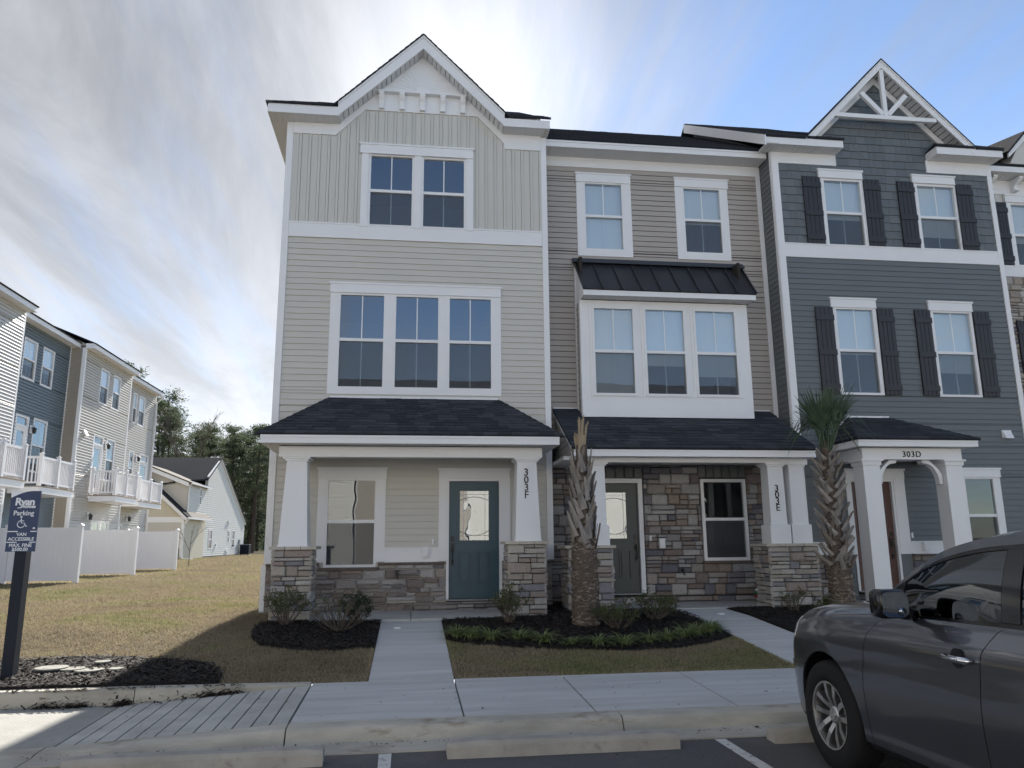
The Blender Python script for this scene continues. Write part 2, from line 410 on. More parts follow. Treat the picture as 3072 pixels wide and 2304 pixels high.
class MB:
    def __init__(s):
        s.v, s.f, s.mi = [], [], []

    def add(s, vs, fs, mi=0):
        b = len(s.v)
        s.v += [tuple(p) for p in vs]
        s.f += [tuple(b + i for i in q) for q in fs]
        s.mi += [mi] * len(fs)
        return s

    def box(s, x0, x1, y0, y1, z0, z1, mi=0):
        return s.add([(x0, y0, z0), (x1, y0, z0), (x1, y1, z0), (x0, y1, z0), (x0, y0, z1), (x1, y0, z1), (x1, y1, z1), (x0, y1, z1)],
                     [(0, 3, 2, 1), (4, 5, 6, 7), (0, 1, 5, 4), (1, 2, 6, 5), (2, 3, 7, 6), (3, 0, 4, 7)], mi)

    def prism(s, poly, a, b, axis='y', mi=0):
        """polygon in the plane across axis ((x,z) for y, (y,z) for x, (x,y) for z), extruded from a to b"""
        A = sum(poly[i][0] * poly[(i + 1) % len(poly)][1] - poly[(i + 1) % len(poly)][0] * poly[i][1] for i in range(len(poly)))
        if A < 0:
            poly = poly[::-1]
        n = len(poly)
        if a > b:
            a, b = b, a

        def P(p, t):
            return (p[0], t, p[1]) if axis == 'y' else ((t, p[0], p[1]) if axis == 'x' else (p[0], p[1], t))
        vs = [P(p, a) for p in poly] + [P(p, b) for p in poly]
        lo, hi = tuple(range(n)), tuple(range(n, 2 * n))
        sides = [(i, (i + 1) % n, n + (i + 1) % n, n + i) for i in range(n)]
        if axis == 'y':
            fs = [lo, hi[::-1]] + [q[::-1] for q in sides]
        else:
            fs = [lo[::-1], hi] + sides
        return s.add(vs, fs, mi)

    def quad(s, a, b, c, d, mi=0):
        return s.add([a, b, c, d], [(0, 1, 2, 3)], mi)

    def tube(s, pts, rad, n=8, cap=True, mi=0):
        pts = [Vector(p) for p in pts]
        if not hasattr(rad, '__len__'):
            rad = [rad] * len(pts)
        rings = []
        for i, p in enumerate(pts):
            d = (pts[min(i + 1, len(pts) - 1)] - pts[max(i - 1, 0)]).normalized()
            a = Vector((0, 0, 1)) if abs(d.z) < 0.9 else Vector((1, 0, 0))
            u = d.cross(a).normalized()
            w = d.cross(u)
            rings.append([p + (u * math.cos(2 * math.pi * k / n) + w * math.sin(2 * math.pi * k / n)) * rad[i] for k in range(n)])
        vs = [q for r in rings for q in r]
        fs = []
        for i in range(len(pts) - 1):
            for k in range(n):
                fs.append((i * n + k, (i + 1) * n + k, (i + 1) * n + (k + 1) % n, i * n + (k + 1) % n))
        if cap:
            fs += [tuple(range(n)), tuple(range((len(pts) - 1) * n, len(pts) * n))[::-1]]
        return s.add(vs, fs, mi)

    def lathe(s, prof, c, axis='z', n=24, mi=0):
        """profile of (radius, height) turned round axis through c"""
        vs, fs = [], []
        for (r, h) in prof:
            for k in range(n):
                a = 2 * math.pi * k / n
                x, y = r * math.cos(a), r * math.sin(a)
                vs.append((c[0] + x, c[1] + y, c[2] + h) if axis == 'z' else ((c[0] + h, c[1] + x, c[2] + y) if axis == 'x' else (c[0] + y, c[1] + h, c[2] + x)))
        for i in range(len(prof) - 1):
            for k in range(n):
                fs.append((i * n + k, i * n + (k + 1) % n, (i + 1) * n + (k + 1) % n, (i + 1) * n + k))
        return s.add(vs, fs, mi)

    SPLIT = {'fascia', 'apron_board', 'corner_trim', 'frieze', 'flashing', 'side_wall', 'canopy_side', 'bay_side', 'rail', 'soffit', 'bargeboard', 'porch_beam', 'rake_trim', 'window_trim_', 'gutter'}

    def build(s, name, m, parent=None, smooth=False, off=None):
        if name in s.SPLIT and len(s.v) > 8:
            up = list(range(len(s.v)))

            def root(i):
                while up[i] != i:
                    up[i] = up[up[i]]
                    i = up[i]
                return i
            for f in s.f:
                for k in f[1:]:
                    up[root(k)] = root(f[0])
            groups = {}
            for f in s.f:
                groups.setdefault(root(f[0]), []).append(f)
            if len(groups) > 1:
                o = None
                for fs in groups.values():
                    ids = sorted({k for f in fs for k in f})
                    mp = {k: i for i, k in enumerate(ids)}
                    q = MB()
                    q.add([s.v[k] for k in ids], [tuple(mp[k] for k in f) for f in fs])
                    o = q.build(name, m, parent, smooth, off)
                return o
        w = WL.get(parent, Vector((0, 0, 0))) if parent else Vector((0, 0, 0))
        o0 = Vector(off) if off else w
        me = bpy.data.meshes.new(name)
        me.from_pydata([(p[0] - o0.x, p[1] - o0.y, p[2] - o0.z) for p in s.v], [], s.f)
        for mm in (m if isinstance(m, (list, tuple)) else [m]):
            me.materials.append(M[mm] if isinstance(mm, str) else mm)
        if any(s.mi):
            me.polygons.foreach_set('material_index', s.mi)
        if smooth:
            me.polygons.foreach_set('use_smooth', [True] * len(me.polygons))
        o = bpy.data.objects.new(name, me)
        COL.objects.link(o)
        if parent:
            o.parent = parent
        o.location = o0 - w
        WL[o] = o0.copy()
        return o


def big_mesh(name, verts, tris, m, parent=None):
    me = bpy.data.meshes.new(name)
    nv, nt = len(verts), len(tris)
    me.vertices.add(nv)
    me.vertices.foreach_set('co', np.asarray(verts, dtype=np.float32).ravel())
    me.loops.add(nt * 3)
    me.loops.foreach_set('vertex_index', np.asarray(tris, dtype=np.int32).ravel())
    me.polygons.add(nt)
    me.polygons.foreach_set('loop_start', np.arange(0, nt * 3, 3, dtype=np.int32))
    me.polygons.foreach_set('loop_total', np.full(nt, 3, dtype=np.int32))
    me.update(calc_edges=True)
    me.validate()
    me.materials.append(M[m])
    o = bpy.data.objects.new(name, me)
    COL.objects.link(o)
    if parent:
        o.parent = parent
    WL[o] = WL[parent].copy() if parent else Vector((0, 0, 0))
    return o


def tag(o, label=None, cat=None, group=None, kind=None):
    if label:
        o['label'] = label
    if cat:
        o['category'] = cat
    if group:
        o['group'] = group
    if kind:
        o['kind'] = kind
    return o


def thing(name, loc, label, cat, group=None):
    o = bpy.data.objects.new(name, None)
    o.empty_display_size = 0.3
    COL.objects.link(o)
    o.location = loc
    WL[o] = Vector(loc)
    return tag(o, label, cat, group)


def inst(name, me, parent, loc, scale=(1, 1, 1), rot=(0, 0, 0)):
    """an object that shares mesh data; loc in world space"""
    o = bpy.data.objects.new(name, me)
    COL.objects.link(o)
    w = WL[parent] if parent else Vector((0, 0, 0))
    if parent:
        o.parent = parent
    o.location = Vector(loc) - w
    o.scale = scale
    o.rotation_euler = rot
    WL[o] = Vector(loc)
    return o


def copy_tree(o, parent=None):
    c = o.copy()
    COL.objects.link(c)
    if parent:
        c.parent = parent
    for ch in list(o.children):
        copy_tree(ch, c)
    return c


def box(name, m, parent, x0, x1, y0, y1, z0, z1):
    return MB().box(x0, x1, y0, y1, z0, z1).build(name, m, parent)


def gz(x, y):
    """height of the natural ground (road = 0)"""
    return float(np.interp(y, [-5.15, -1.8, 0, 10, 30, 60, 120], [.2, .46, .52, .62, .68, .75, .8]))


# ------------------------------------------------------------------ building parts
def rect_sub(x0, x1, z0, z1, holes):
    """rectangle minus rectangular holes, as a list of rectangles"""
    zs = sorted({z0, z1, *[min(max(v, z0), z1) for h in holes for v in (h[2], h[3])]})
    out = []
    for a, b in zip(zs[:-1], zs[1:]):
        if b - a < 1e-5:
            continue
        cuts = sorted((max(h[0], x0), min(h[1], x1)) for h in holes if h[2] < b - 1e-5 and h[3] > a + 1e-5 and h[1] > x0 and h[0] < x1)
        x = x0
        for c0, c1 in cuts:
            if c0 > x + 1e-4:
                out.append((x, c0, a, b))
            x = max(x, c1)
        if x < x1 - 1e-4:
            out.append((x, x1, a, b))
    return out


def wall_core(parent, x0, x1, z0, z1, yf, holes, m, name='wall', t=0.14):
    b = MB()
    for r in rect_sub(x0, x1, z0, z1, holes):
        b.box(r[0], r[1], yf, yf + t, r[2], r[3])
    return b.build(name, m, parent)


def plank_rects(x0, x1, z0, z1, holes, course):
    n = max(1, round((z1 - z0) / course))
    c = (z1 - z0) / n
    out = []
    for i in range(n):
        a, b = z0 + i * c, z0 + (i + 1) * c
        mid = [h for h in holes if h[2] < b - 0.01 and h[3] > a + 0.01]
        for r in rect_sub(x0, x1, a, b, [(h[0], h[1], min(h[2], a) if h[2] < a + 0.01 else h[2], max(h[3], b) if h[3] > b - 0.01 else h[3]) for h in mid]):
            out.append(r)
    return out


def plank_shape(b, r, yf, pr=0.019):
    x0, x1, z0, z1 = r
    b.add([(x0, yf - pr, z0 + 0.005), (x1, yf - pr, z0 + 0.005), (x1, yf, z0 + 0.005), (x0, yf, z0 + 0.005),
           (x0, yf - 0.006, z1 - 0.004), (x1, yf - 0.006, z1 - 0.004), (x1, yf, z1 - 0.004), (x0, yf, z1 - 0.004)],
          [(0, 3, 2, 1), (4, 5, 6, 7), (0, 1, 5, 4), (1, 2, 6, 5), (3, 0, 4, 7)])


def siding(parent, x0, x1, z0, z1, yf, holes, m, course=0.114, single=True, name='siding_plank'):
    rs = plank_rects(x0, x1, z0, z1, holes, course)
    if single:
        for r in rs:
            b = MB()
            plank_shape(b, r, yf)
            b.build(name, m, parent)
    else:
        b = MB()
        for r in rs:
            plank_shape(b, r, yf, 0.036)
        tag(b.build('lap_siding', m, parent), kind='stuff')


def window(parent, g, zm, yf, blind=None, muntin=True, screen=True, low=False, fw=0.045, dark=False):
    """double-hung window: g = glass (x0, x1, z0, z1), zm = meeting rail"""
    x0, x1, z0, z1 = g
    b = MB()
    for r in rect_sub(x0 - fw, x1 + fw, z0 - fw, z1 + fw, [g]):
        b.box(r[0], r[1], yf - 0.028, yf + 0.06, r[2], r[3])
    b.box(x0, x1, yf - 0.014, yf + 0.055, zm - 0.028, zm + 0.028)
    w = b.build('window', 'white', parent)
    gm = 'glass_low' if low else 'glass'
    MB().box(x0, x1, yf + 0.010, yf + 0.016, zm + 0.028, z1).build('pane', gm, w)
    MB().box(x0, x1, yf + 0.034, yf + 0.040, z0, zm - 0.028).build('pane', gm, w)
    if screen:
        MB().quad((x0, yf + 0.004, z0), (x1, yf + 0.004, z0), (x1, yf + 0.004, zm - 0.03), (x0, yf + 0.004, zm - 0.03)).build('insect_screen', 'screen', w)
    if muntin:
        xc = (x0 + x1) / 2
        MB().box(xc - 0.010, xc + 0.010, yf + 0.006, yf + 0.010, zm + 0.028, z1).build('muntin', 'white', w)
        MB().box(xc - 0.010, xc + 0.010, yf + 0.041, yf + 0.045, z0, zm - 0.028).build('muntin', 'white', w)
    if blind is not None:
        zb = z0 if blind == 'full' else blind
        bb = MB()
        n = max(1, int((z1 - zb) / 0.05))
        for i in range(n):
            za = zb + (z1 - zb) * i / n
            zc = zb + (z1 - zb) * (i + 1) / n
            bb.add([(x0 - 0.03, yf + 0.100, za), (x1 + 0.03, yf + 0.100, za), (x1 + 0.03, yf + 0.085, zc), (x0 - 0.03, yf + 0.085, zc)], [(0, 1, 2, 3)])
        bb.build('blind', 'blind', w)
    return w


def holes_of(glasses, fw=0.045):
    return [(g[0] - fw, g[1] + fw, g[2] - fw, g[3] + fw) for g in glasses]


def casing(parent, outer, glasses, head, yf, fw=0.045, name='window_trim', t=0.03):
    b = MB()
    for r in rect_sub(*outer, holes_of(glasses, fw)):
        b.box(r[0], r[1], yf - t, yf + 0.02, r[2], r[3])
    if head:
        x0, x1, z0, z1 = head
        b.box(x0 + 0.02, x1 - 0.02, yf - t - 0.018, yf + 0.02, z0, z1 - 0.035)
        b.box(x0, x1, yf - t - 0.035, yf + 0.02, z1 - 0.035, z1)
        b.box(x0 + 0.01, x1 - 0.01, yf - t - 0.026, yf + 0.02, z0 - 0.012, z0)
    return b.build(name, 'white', parent)


def door(parent, d, yf, m, lite, panels, out, head, hx, fr=0.05):
    x0, x1, z0, z1 = d
    b = MB()
    for r in rect_sub(x0, x1, z0, z1, [lite]):
        b.box(r[0], r[1], yf + 0.05, yf + 0.09, r[2], r[3])
    dr = b.build('door', m, parent)
    MB().box(lite[0], lite[1], yf + 0.064, yf + 0.070, lite[2], lite[3]).build('door_glass', 'doorglass', dr)
    lf = MB()
    for r in rect_sub(lite[0] - 0.03, lite[1] + 0.03, lite[2] - 0.03, lite[3] + 0.03, [(lite[0] + 0.008, lite[1] - 0.008, lite[2] + 0.008, lite[3] - 0.008)]):
        lf.box(r[0], r[1], yf + 0.034, yf + 0.052, r[2], r[3])
    lf.build('glass_frame', m, dr)
    cm = MB()
    lw, lh = lite[1] - lite[0], lite[3] - lite[2]
    for t in (0.14, 0.86):
        cm.box(lite[0] + lw * t - 0.004, lite[0] + lw * t + 0.004, yf + 0.058, yf + 0.063, lite[2], lite[3])
    for t in (0.10, 0.92):
        cm.box(lite[0], lite[1], yf + 0.057, yf + 0.0625, lite[2] + lh * t - 0.004, lite[2] + lh * t + 0.004)
    arc = [(lite[0] + lw * t, yf + 0.06, lite[2] + lh * (0.80 + 0.07 * math.sin(math.pi * t))) for t in np.linspace(0, 1, 9)]
    cm.tube(arc, 0.005, 5)
    arc = [(lite[0] + lw * t, yf + 0.06, lite[2] + lh * (0.20 - 0.10 * math.sin(math.pi * t))) for t in np.linspace(0, 1, 9)]
    cm.tube(arc, 0.005, 5)
    cm.build('glass_came', 'lead', dr)
    for p in panels:
        pb = MB()
        for r in rect_sub(*p, [(p[0] + 0.022, p[1] - 0.022, p[2] + 0.022, p[3] - 0.022)]):
            pb.box(r[0], r[1], yf + 0.028, yf + 0.052, r[2], r[3])
        i = 0.048
        pb.box(p[0] + i, p[1] - i, yf + 0.030, yf + 0.052, p[2] + i, p[3] - i)
        pb.build('door_panel', m, dr)
    h = MB()
    zc = z0 + 0.93
    h.box(hx - 0.032, hx + 0.032, yf + 0.030, yf + 0.05, zc + 0.06, zc + 0.15)
    h.box(hx - 0.032, hx + 0.032, yf + 0.030, yf + 0.05, zc - 0.13, zc + 0.03)
    h.build('deadbolt', 'black', dr)
    h = MB()
    h.tube([(hx, yf + 0.035, zc - 0.04), (hx, yf - 0.012, zc - 0.06), (hx, yf - 0.014, zc - 0.28), (hx, yf + 0.035, zc - 0.31)], 0.011, 6)
    h.box(hx - 0.022, hx + 0.022, yf + 0.030, yf + 0.05, zc - 0.36, zc - 0.27)
    h.build('handle', 'black', dr)
    # jambs, threshold and outer trim
    b = MB()
    b.box(x0 - fr, x0 - 0.004, yf - 0.02, yf + 0.10, z0 - 0.03, z1 + fr)
    b.box(x1 + 0.004, x1 + fr, yf - 0.02, yf + 0.10, z0 - 0.03, z1 + fr)
    b.box(x0 - 0.004, x1 + 0.004, yf - 0.02, yf + 0.10, z1 + 0.004, z1 + fr)
    b.build('door_frame', 'white', parent)
    box('threshold', 'greymetal', parent, x0 - fr, x1 + fr, yf - 0.05, yf + 0.1, z0 - 0.03, z0 - 0.005)
    if out:
        b = MB()
        for r in rect_sub(*out, [(x0 - fr, x1 + fr, out[2] - 1, z1 + fr)]):
            b.box(r[0], r[1], yf - 0.032, yf + 0.02, r[2], r[3])
        if head:
            a0, a1, b0, b1 = head
            b.box(a0 + 0.02, a1 - 0.02, yf - 0.05, yf + 0.02, b0, b1 - 0.035)
            b.box(a0, a1, yf - 0.068, yf + 0.02, b1 - 0.035, b1)
        b.build('door_trim', 'white', parent)
    return dr


def stone_variants(n=10):
    out = []
    for k in range(n):
        rr = random.Random(100 + k)
        nx, nz = 5, 4
        vs = []
        for j in range(nz):
            for i in range(nx):
                ex = i in (0, nx - 1)
                ez = j in (0, nz - 1)
                x = (-0.5, -0.42, 0.0, 0.42, 0.5)[i]
                z = (-0.5, -0.36, 0.36, 0.5)[j]
                x += rr.uniform(-0.012, 0.012) + (rr.uniform(-0.1, 0.1) if i == 2 else 0)
                z += rr.uniform(-0.025, 0.025)
                y = -0.62 + rr.uniform(-0.08, 0.08) if (ex or ez) else -1.0 + rr.uniform(-0.16, 0.16)
                if ex and ez:
                    x *= 0.975
                    z *= 0.94
                vs.append((x, y, z))
        fs = [(j * nx + i, j * nx + i + 1, (j + 1) * nx + i + 1, (j + 1) * nx + i) for j in range(nz - 1) for i in range(nx - 1)]
        ring = [i for i in range(nx)] + [j * nx + nx - 1 for j in range(1, nz)] + [(nz - 1) * nx + i for i in range(nx - 2, -1, -1)] + [j * nx for j in range(nz - 2, 0, -1)]
        nb = len(vs)
        vs += [(vs[i][0], 0.0, vs[i][2]) for i in ring]
        L = len(ring)
        fs += [(ring[(q + 1) % L], ring[q], nb + q, nb + (q + 1) % L) for q in range(L)]
        me = bpy.data.meshes.new('stone')
        me.from_pydata(vs, [], fs)
        out.append(me)
    return out


STV = {}
_base = stone_variants()
for key in ('stone', 'stone_pale', 'soldier'):
    STV[key] = []
    for me in _base:
        c = me.copy()
        c.materials.append(M[key])
        STV[key].append(c)


def stone_layout(w, h, rnd, lo=0.10, hi=0.20):
    out, z = [], 0.0
    while z < h - 0.02:
        H = rnd.uniform(lo, hi)
        if h - z - H < lo * 0.8:
            H = h - z
        x = 0.0
        while x < w - 0.02:
            big = H > 0.13 and rnd.random() < 0.42
            W = rnd.uniform(0.17, 0.40) if big or H < 0.12 else rnd.uniform(0.24, 0.50)
            if w - x - W < 0.13:
                W = w - x
            if big or H < 0.12:
                out.append((x, x + W, z, z + H))
            else:
                s = z + H * rnd.uniform(0.38, 0.62)
                for (a, b) in ((z, s), (s, z + H)):
                    if W > 0.30 and rnd.random() < 0.5:
                        c = x + W * rnd.uniform(0.35, 0.65)
                        out += [(x, c, a, b), (c, x + W, a, b)]
                    else:
                        out.append((x, x + W, a, b))
            x += W
        z += H
    return out


def stones(parent, u0, u1, z0, z1, plane, holes=(), key='stone', face='front', seed=0, depth=0.06, lo=0.10, hi=0.20, fixed=None):
    rnd = random.Random(seed)
    rects = []
    for r in (fixed or [(a + u0, b + u0, c + z0, d + z0) for a, b, c, d in stone_layout(u1 - u0, z1 - z0, rnd, lo, hi)]):
        rects += rect_sub(*r, list(holes)) if holes else [r]
    n = 0
    for a, b, c, d in rects:
        if b - a < 0.035 or d - c < 0.03:
            continue
        me = rnd.choice(STV[key])
        dp = depth * rnd.uniform(0.65, 1.15)
        s = (b - a - 0.009, dp, d - c - 0.009)
        u, z = (a + b) / 2, (c + d) / 2
        sx = rnd.choice((-1, 1))
        if face == 'front':
            inst('stone', me, parent, (u, plane, z), s)
        elif face == 'west':
            inst('stone', me, parent, (plane, u, z), s, (0, 0, -math.pi / 2))
        elif face == 'east':
            inst('stone', me, parent, (plane, u, z), s, (0, 0, math.pi / 2))
        n += 1
    return n


def pier(parent, x0, x1, y0, y1, z0, z1, seed, cap=None, key='stone_pale'):
    """stone-clad porch pier; its stones are sub-parts"""
    p = MB().box(x0 + 0.04, x1 - 0.04, y0 + 0.04, y1 - 0.04, z0 - 0.15, z1).build('stone_pier', 'mortar', parent)
    stones(p, x0, x1, z0, z1, y0 + 0.045, key=key, seed=seed, depth=0.055, lo=0.09, hi=0.19)
    stones(p, y0, y1, z0, z1, x0 + 0.045, key=key, face='west', seed=seed + 1, depth=0.055, lo=0.09, hi=0.19)
    stones(p, y0, y1, z0, z1, x1 - 0.045, key=key, face='east', seed=seed + 2, depth=0.055, lo=0.09, hi=0.19)
    if cap:
        a, b, c, d, zz0, zz1 = cap
        n = 3
        for i in range(n):
            u0 = a + (b - a) * i / n + (0.004 if i else 0)
            u1 = a + (b - a) * (i + 1) / n - (0.004 if i < n - 1 else 0)
            bb = MB().box(u0, u1, c, d, zz0, zz1)
            bb.build('cap_stone', 'cap', p)
    return p


def clip_poly(poly, sub):
    """clip polygon sub by convex counter-clockwise polygon poly"""
    out = sub
    n = len(poly)
    for i in range(n):
        a, b = poly[i], poly[(i + 1) % n]
        inp, out = out, []
        for j in range(len(inp)):
            p, q = inp[j], inp[(j + 1) % len(inp)]
            sp = (b[0] - a[0]) * (p[1] - a[1]) - (b[1] - a[1]) * (p[0] - a[0])
            sq = (b[0] - a[0]) * (q[1] - a[1]) - (b[1] - a[1]) * (q[0] - a[0])
            if sp >= 0:
                out.append(p)
            if (sp >= 0) != (sq >= 0):
                t = sp / (sp - sq)
                out.append((p[0] + t * (q[0] - p[0]), p[1] + t * (q[1] - p[1])))
        if len(out) < 3:
            return []
    return out


def shingles(parent, P0, U, Vd, poly, seed=0, single=True, expo=0.143, vmax=None, thick=0.010):
    """courses of shingles on the plane P0 + u U + v Vd; poly counter-clockwise in (u, v)"""
    P0, U, Vd = Vector(P0), Vector(U).normalized(), Vector(Vd).normalized()
    N = U.cross(Vd)
    rnd = random.Random(seed)
    us = [p[0] for p in poly]
    vs_ = [p[1] for p in poly]
    joined = MB()
    r = 0
    v = min(vs_)
    cnt = 0
    while v < (vmax or max(vs_)) - 0.01:
        u = min(us) - rnd.uniform(0, 0.3)
        while u < max(us):
            w = rnd.uniform(0.16, 0.36)
            c = clip_poly(poly, [(u + 0.003, v), (u + w - 0.003, v), (u + w - 0.003, v + expo + 0.012), (u + 0.003, v + expo + 0.012)])
            if len(c) >= 3:
                lift = rnd.choice((0.0, 0.0, 0.004))
                b = joined if not single else MB()
                top = [P0 + U * p[0] + Vd * p[1] + N * (0.012 + lift + thick - (p[1] - v) / expo * (thick + 0.004)) for p in c]
                bot = [P0 + U * p[0] + Vd * p[1] + N * 0.001 for p in c]
                n = len(c)
                b.add(top + bot, [tuple(range(n))] + [((i + 1) % n, i, n + i, n + (i + 1) % n) for i in range(n)])
                if single:
                    b.build('shingle', 'shingle', parent)
                cnt += 1
            u += w
        v += expo
        r += 1
    if not single and joined.v:
        tag(joined.build('shingle_courses', 'shingle', parent), kind='stuff')
    return cnt


def deck(parent, pts, t=0.06, name='roof', m='roof'):
    """flat roof panel: pts in order (counter-clockwise from above), thickness t below"""
    P = [Vector(p) for p in pts]
    N = (P[1] - P[0]).cross(P[2] - P[0]).normalized()
    if N.z < 0:
        P = P[::-1]
        N = -N
    n = len(P)
    vs = P + [p - N * t for p in P]
    return MB().add(vs, [tuple(range(n)), tuple(range(n, 2 * n))[::-1]] + [((i + 1) % n, i, n + i, n + (i + 1) % n) for i in range(n)]).build(name, m, parent)


_sl = {}


def soffit(parent, x0, x1, y0, y1, z, pitch=0.105):
    box('soffit', 'soffit', parent, x0, x1, y0, y1, z + 0.008, z + 0.02)
    key = round(y1 - y0, 3)
    if key not in _sl:
        _sl[key] = MB().box(-pitch / 2 + 0.006, pitch / 2 - 0.006, -key / 2, key / 2, -0.004, 0.004)
        b = _sl[key]
        me = bpy.data.meshes.new('soffit_slat')
        me.from_pydata(b.v, [], b.f)
        me.materials.append(M['soffit'])
        _sl[key] = me
    n = int((x1 - x0) / pitch)
    for i in range(n):
        inst('soffit_slat', _sl[key], parent, (x0 + (i + 0.5) * (x1 - x0) / n, (y0 + y1) / 2, z + 0.003))


def rake_soffit(parent, pa, pb, y0, y1, pitch=0.12):
    """boarded soffit under a sloping rake from pa to pb (x, z)"""
    dx, dz = pb[0] - pa[0], pb[1] - pa[1]
    L = math.hypot(dx, dz)
    a = -math.atan2(dz, dx)
    key = ('r', round(y1 - y0, 3), pitch)
    if key not in _sl:
        b = MB().box(-pitch / 2 + 0.007, pitch / 2 - 0.007, -(y1 - y0) / 2, (y1 - y0) / 2, -0.006, 0.006)
        me = bpy.data.meshes.new('soffit_slat')
        me.from_pydata(b.v, [], b.f)
        me.materials.append(M['soffit'])
        _sl[key] = me
    n = int(L / pitch)
    for i in range(n):
        t = (i + 0.5) / n
        inst('soffit_slat', _sl[key], parent, (pa[0] + dx * t, (y0 + y1) / 2, pa[1] + dz * t), (1, 1, 1), (0, a, 0))


def text_mesh(s, size, m, parent, name, loc, depth=0.004, offset=0.0, shear=0.0, align='CENTER', rotx=math.pi / 2, xs=1.0, space=1.0):
    cu = bpy.data.curves.new('t', 'FONT')
    cu.body = s
    cu.size = size
    cu.extrude = depth
    cu.offset = offset
    cu.shear = shear
    cu.align_x = align
    cu.space_character = space
    cu.resolution_u = 3
    o = bpy.data.objects.new('t', cu)
    COL.objects.link(o)
    dg = bpy.context.evaluated_depsgraph_get()
    me = bpy.data.meshes.new_from_object(o.evaluated_get(dg))
    bpy.data.objects.remove(o)
    bpy.data.curves.remove(cu)
    me.materials.clear()
    me.materials.append(M[m])
    return inst(name, me, parent, loc, (xs, 1, 1), (rotx, 0, 0))


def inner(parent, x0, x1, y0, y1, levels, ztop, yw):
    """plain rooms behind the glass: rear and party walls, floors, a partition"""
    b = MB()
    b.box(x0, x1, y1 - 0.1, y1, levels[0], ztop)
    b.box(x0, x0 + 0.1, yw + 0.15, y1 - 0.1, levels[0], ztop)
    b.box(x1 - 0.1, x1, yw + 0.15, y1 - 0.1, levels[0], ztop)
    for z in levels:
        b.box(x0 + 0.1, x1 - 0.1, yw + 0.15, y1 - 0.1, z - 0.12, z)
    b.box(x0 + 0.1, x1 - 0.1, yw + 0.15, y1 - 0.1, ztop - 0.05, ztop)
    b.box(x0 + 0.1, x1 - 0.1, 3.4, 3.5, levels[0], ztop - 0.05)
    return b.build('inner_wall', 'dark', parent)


def outlet(parent, x, z, yf):
    b = MB().box(x - 0.055, x + 0.055, yf - 0.075, yf - 0.002, z - 0.09, z + 0.09)
    b.box(x - 0.04, x + 0.04, yf - 0.085, yf - 0.075, z - 0.075, z + 0.06)
    b.build('outlet_box', 'white', parent)


def doorbell(parent, x, z, yf):
    MB().box(x - 0.018, x + 0.018, yf - 0.035, yf - 0.002, z - 0.05, z + 0.05).build('doorbell', 'white', parent)


def spigot(parent, x, z, yf):
    b = MB().tube([(x, yf, z), (x, yf - 0.10, z), (x, yf - 0.12, z - 0.09)], [0.026, 0.024, 0.018], 6)
    b.lathe([(0.0, 0), (0.045, 0), (0.045, 0.014), (0.0, 0.016)], (x, yf - 0.10, z + 0.045), 'z', 8)
    b.tube([(x, yf - 0.10, z), (x, yf - 0.10, z + 0.05)], 0.01, 6)
    b.build('hose_tap', 'black', parent)


def column(parent, x0, x1, y0, y1, z0, z1, tb=0.0, tt=0.0, base=None, name='porch_column'):
    """square column; tapers by tb/tt (inset at bottom / top), capital at the top"""
    b = MB()
    za, zb = (z0 + 0.02 if base is None else z0 + base), z1 - 0.06

    def ring(i, z):
        return [(x0 + i, y0 + i, z), (x1 - i, y0 + i, z), (x1 - i, y1 - i, z), (x0 + i, y1 - i, z)]
    b.add(ring(tb, za) + ring(tt, zb), [(0, 1, 5, 4), (1, 2, 6, 5), (2, 3, 7, 6), (3, 0, 4, 7), (4, 5, 6, 7)])
    if base:
        b.box(x0, x1, y0, y1, z0, z0 + base - 0.02)
        b.add(ring(0, z0 + base - 0.02) + ring(tb, z0 + base), [(0, 1, 5, 4), (1, 2, 6, 5), (2, 3, 7, 6), (3, 0, 4, 7)])
    else:
        b.box(x0 - 0.012, x1 + 0.012, y0 - 0.012, y1 + 0.012, z0, z0 + 0.025)
    i = tt - 0.025
    b.box(x0 + i, x1 - i, y0 + i, y1 - i, zb, zb + 0.03)
    i = tt - 0.055
    b.box(x0 + i, x1 - i, y0 + i, y1 - i, zb + 0.03, z1)
    return b.build(name, 'white', parent)


def bracket(parent, x, yf, z0, z1, w=0.10, d=0.13, name='bracket'):
    h = z1 - z0
    prof = [(yf, z0), (yf - d * 0.55, z0), (yf - d * 0.55, z0 + h * 0.10), (yf - d * 0.40, z0 + h * 0.14), (yf - d * 0.40, z0 + h * 0.30), (yf - d * 0.52, z0 + h * 0.50), (yf - d * 0.80, z0 + h * 0.66),
            (yf - d * 0.95, z0 + h * 0.80), (yf - d, z0 + h * 0.82), (yf - d, z1), (yf, z1)]
    return MB().prism(prof, x - w / 2, x + w / 2, 'x').build(name, 'white', parent)


def shutter(parent, x0, x1, z0, z1, yf, rails):
    """board-and-batten shutter: four boards, cross rails"""
    s = MB().box(x0, x1, yf - 0.022, yf - 0.002, z0, z1).build('shutter', 'shutter', parent)
    n = 4
    for i in range(n):
        a = x0 + (x1 - x0) * i / n + 0.004
        c = x0 + (x1 - x0) * (i + 1) / n - 0.004
        MB().box(a, c, yf - 0.036, yf - 0.022, z0, z1).build('board', 'shutter', s)
    for z in rails:
        MB().box(x0 - 0.004, x1 + 0.004, yf - 0.056, yf - 0.036, z - 0.055, z + 0.055).build('rail', 'shutter', s)
    return s


# ------------------------------------------------------------------ front row: end unit with sunburst gable
ROWG = 'townhouses of the front row'


